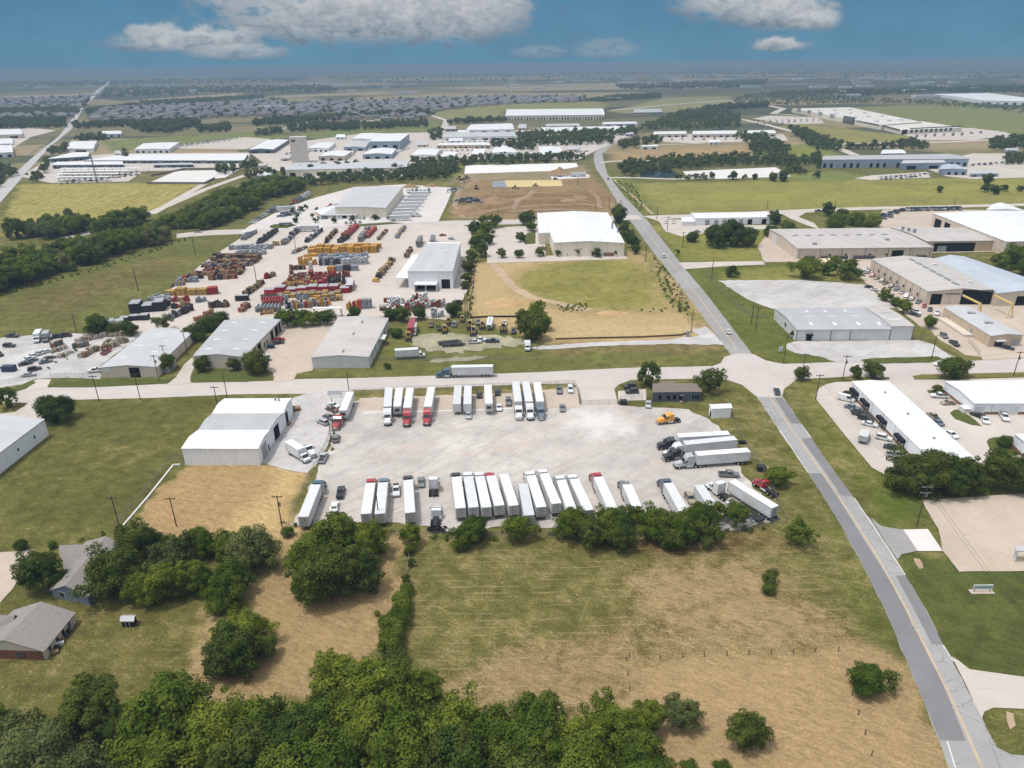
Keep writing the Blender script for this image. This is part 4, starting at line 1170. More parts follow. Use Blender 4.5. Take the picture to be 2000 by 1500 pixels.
# ---- farther sheds: (label, category, roof, base, rise, ridge, wall, roof, doors)
FAR = [
 ('white shed nearest the highway at the left edge', 'warehouse', [(-30, 300), (26, 297), (22, 283), (-30, 285)], (1, 306), 0, 'd', W_white, R_white, 3),
 ('white building with a shaded end bay at the far left edge', 'warehouse', [(-30, 264), (44, 262), (40, 252), (-30, 253)], (1, 270), 0, 'd', W_beige, R_white, 2),
 ('white shed in the middle of the three at the far left edge', 'warehouse', [(-30, 282), (26, 280), (24, 270), (-30, 271)], (1, 284), 0, 'd', W_white, R_white, 2),
 ('white twin-bay shed beside the highway trees', 'warehouse', [(131, 290), (182, 290.5), (190, 275), (139, 276)], (1, 297), 1, 'w', W_white, R_white, 1),
 ('white warehouse with a row of dark windows in front of the parked white vehicles', 'warehouse', [(262, 291.5), (330, 291), (350, 278), (280, 280)], (0, 299), .6, 'd', W_white, R_white, 6),
 ('grey storage block nearest the highway', 'storage building', [(92, 310), (172, 305), (174, 297), (140, 298)], (0, 318), 0, 'd', W_slate, R_white, 8),
 ('long white-roofed storage building with dark bays', 'storage building', [(163, 313), (476, 313), (484, 300), (238, 302)], (1, 319.5), 0, 'd', W_slate, R_white, 30),
 ('pale-roofed storage block in front of the long one', 'storage building', [(102, 322), (240, 321), (239, 315), (110, 316)], (0, 330), 0, 'd', W_slate, R_white, 14),
 ('dark flat-roofed storage block right of the carports', 'storage building', [(300, 322), (377, 321), (376, 318), (302, 319)], (1, 327), 0, 'd', W_slate, R_lgrey, 5),
 ('dark-walled hall with a white roof left of the concrete tower', 'warehouse', [(485, 292), (534, 291.5), (564, 273), (522, 274)], (0, 300), 1.2, 'd', W_slate, R_white, 2),
 ('long cream warehouse below the concrete tower', 'warehouse', [(557, 332), (793, 327), (799, 314), (575, 318)], (1, 340), .8, 'w', W_cream, R_lgrey, 9),
 ('low cream annex in front of the long cream warehouse', 'warehouse', [(556, 335), (616, 335), (617, 331), (558, 331)], (0, 343), 0, 'd', W_cream, R_warm, 5),
 ('white shed right of the concrete tower', 'warehouse', [(601, 289), (641, 290), (655, 278.5), (622, 278.5)], (0, 296), .8, 'd', W_white, R_white, 4),
 ('beige shed with a white roof below the tower', 'warehouse', [(622, 305), (672, 305), (687, 295.5), (642, 295.5)], (0, 314), .9, 'd', W_beige, R_white, 3),
 ('blue-grey flat-topped hall with a white roof', 'warehouse', [(721, 276), (781, 275.5), (799, 261), (748, 261)], (1, 292.5), 0, 'd', W_blue, R_white, 3),
 ('white hall adjoining the blue-grey one', 'warehouse', [(688, 271), (735, 273), (752, 260.5), (703, 260.5)], (0, 281), .8, 'd', W_white, R_white, 2),
 ('pale blue gabled shed with a white roof', 'warehouse', [(708, 301.5), (765, 301), (774, 290.5), (727, 290.5)], (0, 311), 1.5, 'd', W_blue, R_white, 3),
 ('pale blue shed with a skylit roof behind the gabled one', 'warehouse', [(671, 287), (714, 288), (722, 276), (685, 276)], (0, 294), 1, 'd', W_blue, R_lgrey, 2),
 ('white shed with roof stacks beside the tree belt', 'warehouse', [(803, 303), (851, 303), (860, 291.5), (817, 291.5)], (0, 310), .7, 'd', W_white, R_white, 2),
 ('long low brown building with a white roof', 'warehouse', [(853, 283.5), (957, 283), (957, 278), (860, 279)], (0, 290), 0, 'd', W_tan, R_white, 10),
 ('white factory with a grey roof behind the car park', 'warehouse', [(865, 268), (1007, 266), (1000, 257), (872, 259)], (0, 275), .6, 'w', W_white, R_lgrey, 6),
 ('white factory hall set behind the grey-roofed one', 'warehouse', [(910, 254), (1004, 252), (1000, 241), (920, 243)], (1, 258), .6, 'w', W_white, R_white, 4),
 ('long white shed beside the bend in the road', 'warehouse', [(1047, 257), (1225, 253.5), (1221, 246), (1051, 249)], (0, 262), .5, 'w', W_white, R_white, 12),
 ('narrow white shed behind the long one', 'warehouse', [(1065, 246), (1133, 245.5), (1131, 241), (1067, 242)], (0, 250), 0, 'w', W_white, R_lgrey, 2),
 ('white shed at the end of the row by the trees', 'warehouse', [(1176, 242.5), (1246, 241), (1241, 237.5), (1178, 238.5)], (0, 247), 0, 'w', W_white, R_white, 3),
 ('small white building among the roadside trees', 'warehouse', [(1067, 266.5), (1098, 266), (1093, 261), (1071, 261)], (0, 273), .5, 'd', W_white, R_white, 2),
 ('white shed with dark upper windows behind the tree belt', 'warehouse', [(961, 298), (1011, 298), (1000, 288), (966, 288)], (0, 305), .9, 'd', W_white, R_white, 2),
 ('wide white shed at the right end of the tree belt', 'warehouse', [(1055, 302.5), (1104, 302.5), (1093, 286.5), (1052, 287)], (0, 306), .8, 'd', W_slate, R_white, 2),
 ('low white building between two sheds', 'warehouse', [(920, 301), (945, 301), (948, 291), (925, 291)], (0, 307), 0, 'd', W_white, R_white, 1),
 ('low white slab-roofed building by the belt', 'warehouse', [(860, 306), (893, 306), (893, 296), (869, 296)], (0, 309), 0, 'd', W_white, R_white, 1),
 ('large white distribution centre with a row of truck docks', 'warehouse', [(987, 226), (1181, 224), (1178, 212), (990, 213.5)], (0, 235.5), .5, 'w', W_cream, R_white, 34),
 ('dark low building with a grey roof in the far green field', 'warehouse', [(1237, 220), (1293, 219), (1292, 212.5), (1239, 213)], (0, 222.5), 0, 'w', W_slate, R_grey, 0),
 ('white roofed shed with garage bays left of the matching longer one', 'warehouse', [(1275, 262), (1341, 261), (1340, 256), (1278, 257)], (0, 269), 0, 'w', W_beige, R_white, 5),
 ('white box-like shed beside a dark round tree', 'shed', [(1252, 286), (1286, 285.5), (1284, 283), (1253, 283.5)], (0, 292), 0, 'w', W_white, R_white, 2),
 ('long beige shed with three dark bays in the row', 'warehouse', [(1352, 262), (1440, 261), (1439, 255), (1354, 256)], (0, 269), 0, 'w', W_beige, R_white, 7),
 ('beige shed at the right end of the row', 'warehouse', [(1449, 261), (1516, 260), (1513, 254), (1452, 255)], (0, 268), 0, 'w', W_beige, R_white, 5),
 ('white logistics hall at the far right horizon', 'warehouse', [(1925, 196.5), (2080, 200), (1930, 181.5), (1826, 183.5)], (3, 189), 0, 'd', W_white, R_white, 9),
 ('long blue-grey factory with open truss sides', 'factory', [(1606, 312), (1893, 310), (1850, 300.5), (1610, 304.5)], (0, 328), 1.2, 'w', W_blue, R_grey, 22),
 ('blue-grey shed in front of the long factory', 'warehouse', [(1760, 319), (1846, 317.5), (1840, 310.5), (1768, 312)], (1, 330), 1, 'w', W_blue, R_lgrey, 2),
 ('blue-grey gabled shed with roof seams near the right trees', 'warehouse', [(1834, 330.5), (1890, 331), (1870, 321.5), (1840, 322)], (0, 342), .8, 'd', W_blue, R_blue, 4),
 ('low grey shed right of the gabled one', 'warehouse', [(1895, 339), (1950, 338.5), (1948, 333.5), (1898, 334)], (0, 346), 0, 'w', W_blue, R_lgrey, 3),
 ('white roofed shed behind the long blue-grey factory', 'warehouse', [(1720, 300), (1770, 299), (1762, 292), (1725, 292.5)], (0, 304), .8, 'w', W_blue, R_white, 2),
 ('grey shed at the right edge beside parked cars', 'warehouse', [(1962, 294), (1990, 294), (1988, 289), (1965, 289)], (0, 300), 0, 'd', W_blue, R_grey, 2),
 ('small white hut by the highway trees on the left', 'warehouse', [(196, 262), (238, 261), (236, 255), (200, 256)], (0, 268), .6, 'w', W_white, R_white, 3),
 ('small beige hut beside the pale fenced pad', 'shed', [(499, 343), (527, 343), (538, 336), (507, 336)], (0, 350), .5, 'd', W_beige, R_white, 1),
 ('small tan block beside the road to the tower', 'shed', [(504, 324), (518, 323), (522, 318), (506, 319)], (0, 332), 0, 'd', W_beige, R_warm, 1),
 ('tan flat-roofed block left of the tower', 'shed', [(548, 310), (566, 309), (570, 302), (550, 303)], (0, 315), 0, 'd', W_beige, R_warm, 1),
]
for lb, cat, rf, bs, rise, rd, wm, rm, nd in FAR:
 B = bld(cat.replace(' ', '_'), lb, cat, rf, bs, rise=rise, ridge=rd, wall=wm, top=rm, over=.3, thick=.5)
 for k in range(nd):
  u = (k + .3) / nd
  on_wall(B, 0, u, u + .42 / nd, 0, B.h * .55, D_dark if (k * 7 + nd) % 4 else D_grey, 'roll_up_door', .12)
for k, (x, y, w, d, lb) in enumerate([(905, 262, 26, 8, 'small white shed squeezed in front of the set-back factory hall'), (1020, 250, 18, 8, 'small pale block between the white factory and the long white shed'), (880, 252, 22, 6, 'low grey block left of the set-back factory hall'),
         (985, 290, 16, 7, 'small white block by the shed with dark upper windows'), (1120, 292, 22, 7, 'pale hut on the bare lot beside the bend'), (640, 281, 20, 6, 'grey block behind the white shed by the tower'),
         (665, 268, 20, 6, 'small white block left of the white hall'), (235, 300, 24, 6, 'white block between the storage block and the windowed warehouse'), (1230, 262, 16, 5, 'tiny white hut by the trees at the bend'), (1395, 278, 24, 5, 'white trailer-like hut before the long beige shed'),
         (825, 283, 20, 7, 'pale roofed block on the street of white sheds'), (1180, 268, 18, 5, 'grey hut among the roadside trees'), (890, 275, 30, 5, 'long low shed roof before the white factory'), (760, 316, 22, 6, 'pale annex behind the long cream warehouse')]):
 B = bld('shed', lb, 'shed', [(x - w / 2, y), (x + w / 2, y - .3), (x + w / 2 - 1, y - d), (x - w / 2 + 3, y - d + .2)], (0, y + 4.5), rise=.5, ridge='w', wall=[W_white, W_beige, W_blue][k % 3], top=[R_white, R_lgrey, R_warm][k % 3], thick=.5)
 for u in (.2, .6):
  on_wall(B, 0, u, u + .15, 0, B.h * .6, D_dark, 'roll_up_door', .12)
# big cream headquarters on the right
B = bld('office_building', 'huge cream office and plant with a dark entrance and long window bands', 'office building', [(1722, 244), (1800, 238), (1660, 209.5), (1547, 212)], (0, 254), wall=W_cream, top=R_cream, thick=.6)
for k in range(4):
 on_wall(B, 3, .08 + k * .14, .13 + k * .14, 4, 11, D_grey, 'wall_recess', .3)
on_wall(B, 3, .66, .76, 0, 12, D_glass, 'entrance', 3)
on_wall(B, 3, .78, .98, 6, 8, D_glass, 'window_band', .3)
for k in range(12):
 on_roof(B, .2 + (k % 3) * .28, .12 + (k // 3) * .22, 7, 4, 2.0, D_white, 'roof_unit')
B2 = bld('', '', '', [(1760, 255), (1879, 249.5), (1800, 236.5), (1722, 245)], (0, 263), wall=W_cream, top=R_cream, into=B, thick=.6)
on_wall(B2, 3, .05, .95, 5, 7, D_glass, 'window_band', .3)
on_wall(B2, 0, .02, .10, 0, 7, D_dark, 'entrance', .3)
for k in range(9):
 on_wall(B2, 0, .15 + k * .08, .19 + k * .08, 2, 6.5, D_glass, 'window', .3)
on_wall(B2, 0, .14, .98, 7.5, 9, D_glass, 'window_band', .3)
# carports of the storage place
for k, (y, x0, x1) in enumerate(((327.5, 117, 272), (333, 115, 252), (338, 110, 231), (344.5, 107, 212))):
 B = bld('carport', 'long white carport roof, number %s of four counting from the storage block' % ('one', 'two', 'three', 'four')[k], 'carport', [(x0, y + 2.2), (x1, y + 1.2), (x1 + 1, y - .6), (x0 + 3, y + .2)], h=4.5, wall=W_slate, top=R_white, open_sides=True, group='carports beside the storage blocks')
 for i in range(10):
  p = B.q[0] + (B.q[1] - B.q[0]) * (i + .5) / 10 + (B.q[3] - B.q[0]) * .5
  m = MB()
  m.box(p.x - .2, p.x + .2, p.y - .2, p.y + .2, 0, 4.4)
  m.build('post', D_trim, B.t)
# concrete tower
B = bld('tower', 'tall plain concrete tower with a dark round emblem near its top left corner', 'tower', [(564.5, 269), (598.5, 268), (597, 265), (566, 266)], (1, 318), wall=wallmat('raw_concrete_wall', S(212, 204, 194), .06, 4.5), top=R_warm, over=0, thick=.4)
on_wall(B, 0, .10, .32, B.h * .83, B.h * .92, D_trim, 'emblem', .15)
# ---------------------------------------------------------------- trees
def leafmat(name, c1, c2):
 m, nt, b = material(name, .8, .12)
 oi = nt.n('ShaderNodeObjectInfo')
 p = nt.pos()
 f = nt.noise(.32, 4, .6, p)
 c = nt.mix(nt.rng(f, .32, .68), c1, c2)
 c = nt.mul(c, nt.rng(oi.outputs['Random'], 0, 1, .78, 1.22, False))
 hv = nt.n('ShaderNodeHueSaturation')
 nt.put(hv.inputs['Hue'], nt.rng(oi.outputs['Random'], 0, 1, .515, .485, False))
 hv.inputs['Saturation'].default_value = 1.12
 hv.inputs['Value'].default_value = .92
 nt.L.new(c, hv.inputs['Color'])
 nt.L.new(hv.outputs[0], b.inputs['Base Color'])
 tr = nt.n('ShaderNodeBsdfTranslucent')
 nt.L.new(hv.outputs[0], tr.inputs['Color'])
 mx = nt.n('ShaderNodeMixShader')
 mx.inputs[0].default_value = .38
 nt.L.new(b.outputs[0], mx.inputs[1])
 nt.L.new(tr.outputs[0], mx.inputs[2])
 out = m.node_tree.nodes['Material Output']
 nt.L.new(mx.outputs[0], out.inputs['Surface'])
 return m
L_dark = leafmat('dark_leaves', (.060, .088, .022, 1), (.118, .148, .038, 1))
L_mid = leafmat('green_leaves', (.078, .118, .022, 1), (.165, .205, .044, 1))
L_light = leafmat('light_green_leaves', (.105, .150, .030, 1), (.190, .228, .050, 1))
L_olive = leafmat('olive_leaves', (.110, .140, .050, 1), (.170, .185, .075, 1))
L_red = leafmat('reddish_leaves', (.11, .06, .035, 1), (.10, .10, .04, 1))
M_bark = plain('bark', (.085, .068, .052, 1), .95, .3, 2.0, .1)
LEAF = {'dark': L_dark, 'mid': L_mid, 'light': L_light, 'olive': L_olive, 'red': L_red}
def leaf_cloud(name, cen, nor, siz, rs):
 """one rhombic leaf spray per row"""
 n = len(cen)
 t = np.cross(nor, rs.normal(size=(n, 3)))
 t /= np.linalg.norm(t, axis=1)[:, None] + 1e-9
 s = np.cross(nor, t)
 a = siz[:, None]
 v = np.stack([cen - t * a * .62, cen + s * a * .36 - nor * a * .06, cen + t * a * .62, cen - s * a * .36 - nor * a * .06], 1).reshape(-1, 3)
 me = bpy.data.meshes.new(name)
 me.vertices.add(4 * n)
 me.vertices.foreach_set('co', v.astype(np.float32).ravel())
 me.loops.add(4 * n)
 me.loops.foreach_set('vertex_index', np.arange(4 * n, dtype=np.int32))
 me.polygons.add(n)
 me.polygons.foreach_set('loop_start', np.arange(0, 4 * n, 4, dtype=np.int32))
 me.polygons.foreach_set('loop_total', np.full(n, 4, np.int32))
 me.update()
 return me
def rdir(rs, n, up=0.0):
 d = rs.normal(size=(n, 3))
 d[:, 2] += up
 return d / np.linalg.norm(d, axis=1)[:, None]
def crown_points(rs, ncl, nleaf, leaf, shape, var=.13):
 """crown about the origin with radius 1 sideways; shape = (height ratio, clump size, gappiness)"""
 hz, cs, gap = shape
 d = rdir(rs, ncl, .35)
 rad = np.clip(rs.normal(.70, var, ncl), .12, 1.12)
 # lopsided outline
 lob = 1 + .22 * np.sin(2 * np.arctan2(d[:, 1], d[:, 0]) + rs.rand() * 6) + .14 * np.sin(3 * np.arctan2(d[:, 1], d[:, 0]) + rs.rand() * 6)
 c = d * (rad * lob)[:, None]
 c[:, 2] *= hz
 cr = cs * rs.uniform(.5, 1.45, ncl)
 w = cr ** 2
 k = rs.choice(ncl, nleaf, p=w / w.sum())
 ld = rdir(rs, nleaf, .35)
 r = cr[k] * rs.uniform(.55, 1.08, nleaf)
 pos = c[k] + ld * r[:, None] * np.array([1, 1, .85])
 out = pos / (np.linalg.norm(pos, axis=1)[:, None] + 1e-6)
 nor = ld * .8 + out * .45 + rs.normal(size=(nleaf, 3)) * .42
 nor /= np.linalg.norm(nor, axis=1)[:, None]
 return pos, nor, leaf * rs.uniform(.6, 1.35, nleaf)
CROWNS = {}
SHAPES = {'round': (.82, .25, 0), 'oval': (1.0, .23, 0), 'wide': (.68, .25, 0), 'loose': (.85, .20, 1), 'shrub': (.7, .34, 0), 'tall': (1.5, .3, 0)}
DETAIL = {'hi': (110, 17000, .078), 'mid': (40, 4200, .135), 'lo': (16, 300, .40)}
def crown(shape, det, v):
 k = (shape, det, v)
 if k not in CROWNS:
  rs = np.random.RandomState(hash(shape) % 1 + len(shape) * 31 + v * 7 + len(det) * 3 + ord(shape[0]))
  ncl, nl, lf = DETAIL[det]
  if shape == 'loose':
   ncl, nl = int(ncl * 1.0), int(nl * .55)
  sh = SHAPES[shape]
  if det != 'hi':
   sh = (sh[0], sh[1] * 1.3, 0)
  p, n, s = crown_points(rs, ncl, nl, lf, sh, .2 if det == 'hi' else .13)
  CROWNS[k] = leaf_cloud('crown', p, n, s, rs)
 return CROWNS[k]
_leafed = {}
def crown_in(me, mat):
 k = (me.name, mat.name)
 if k not in _leafed:
  c = me.copy()
  c.materials.clear()
  c.materials.append(mat)
  _leafed[k] = c
 return _leafed[k]
_trunks = {}
def trunk(zc, thin):
 """trunk and limbs for a crown of radius 1 whose middle is zc above the ground"""
 k = (round(zc * 4), thin)
 if k not in _trunks:
  zc = max(.3, round(zc * 4) / 4)
  rs = random.Random(5)
  m = MB()
  b = .05 if thin else .075
  m.rod((0, 0, -.05), (.02, .01, zc * .55), b, b * .75, 7)
  for i in range(6):
   a = i * 1.05 + rs.random()
   p = (math.cos(a) * .55, math.sin(a) * .55, zc + rs.uniform(-.1, .45))
   m.rod((.02, .01, zc * (.42 + .02 * i)), p, b * .55, b * .16, 5)
  m.rod((.02, .01, zc * .5), (0, .05, zc + .5), b * .7, b * .2, 6)
  _trunks[k] = m.mesh('trunk', M_bark)
 return _trunks[k]
_tr = random.Random(21)
def tree(px, py, w, kind='mid', shape='round', label=None, group=None, det=None, clear=None, cat='tree', name=None):
 """px,py: middle of the crown in the picture, w: crown width there"""
 R, zc = 4.0, 4.0
 hz = SHAPES[shape][0]
 for _ in range(6):
  g = G(px, py, zc)
  R = w / 2 * zdepth(g) / FPX
  cl = (0.4 + .06 * R) if clear is None else clear
  zc = cl + R * hz * .85
 R *= .93
 if det is None:
  det = 'hi' if w > 62 else ('mid' if w > 11 else 'lo')
 return tree_at(g.x, g.y, R, zc, kind, shape, label, group, det, cat, name)
def tree_at(x, y, R, zc, kind, shape, label, group, det, cat='tree', name=None):
 me = crown_in(crown(shape, det, _tr.randrange(3)), LEAF[kind])
 rz = _tr.uniform(0, 6.283)
 nm = name or ('bush' if cat == 'bush' else 'tree')
 t = thing(nm, label or 'leafy tree', cat, (x, y, 0), rz, group)
 c = link('crown', me, t)
 c.location = (0, 0, zc)
 q = _tr.uniform(.92, 1.08)
 c.scale = (R * q, R / q, R * _tr.uniform(.92, 1.1))
 k = link('trunk', trunk(zc / R, R < 3), t)
 k.scale = (R, R, R)
 return t
# -- trees one can tell apart, lower half of the picture
G_thick = 'trees of the thicket along the bottom edge'
for i, (x, y, w, k, s) in enumerate([
  (175, 1385, 125, 'dark', 'oval'), (235, 1425, 85, 'dark', 'oval'), (60, 1475, 190, 'olive', 'wide'), (150, 1520, 150, 'olive', 'wide'), (-20, 1440, 120, 'mid', 'wide'),
  (330, 1410, 190, 'light', 'round'), (420, 1440, 150, 'light', 'round'), (300, 1490, 160, 'mid', 'round'), (490, 1415, 130, 'light', 'round'), (560, 1450, 150, 'dark', 'oval'),
  (625, 1430, 150, 'mid', 'round'), (480, 1500, 170, 'dark', 'round'), (700, 1345, 150, 'light', 'loose'), (655, 1330, 110, 'light', 'round'), (760, 1345, 120, 'light', 'round'),
  (700, 1420, 160, 'mid', 'round'), (770, 1400, 130, 'mid', 'round'), (832, 1350, 75, 'mid', 'oval'), (640, 1500, 180, 'mid', 'round'), (790, 1470, 180, 'mid', 'round'), (740, 1520, 140, 'light', 'loose'),
  (880, 1440, 150, 'light', 'round'), (960, 1450, 130, 'mid', 'round'), (900, 1510, 180, 'dark', 'round'), (1050, 1400, 105, 'light', 'round'), (1040, 1460, 160, 'mid', 'round'),
  (1120, 1450, 120, 'light', 'loose'), (1190, 1415, 105, 'mid', 'oval'), (1130, 1515, 160, 'light', 'round'), (1235, 1460, 115, 'mid', 'round'), (1265, 1405, 75, 'mid', 'oval'),
  (1010, 1530, 160, 'dark', 'round'), (1250, 1520, 110, 'light', 'round'), (975, 1395, 28, 'mid', 'shrub'), (850, 1420, 100, 'dark', 'round'), (560, 1525, 150, 'light', 'round')]):
 tree(x, y, w, k, s, {'dark': 'dark dense tree packed into the thicket along the bottom edge', 'mid': 'mid-green tree packed into the thicket along the bottom edge',
                         'light': 'bright yellow-green tree packed into the thicket along the bottom edge', 'olive': 'low olive-coloured tree at the bottom left corner'}[k], G_thick, clear=.8)
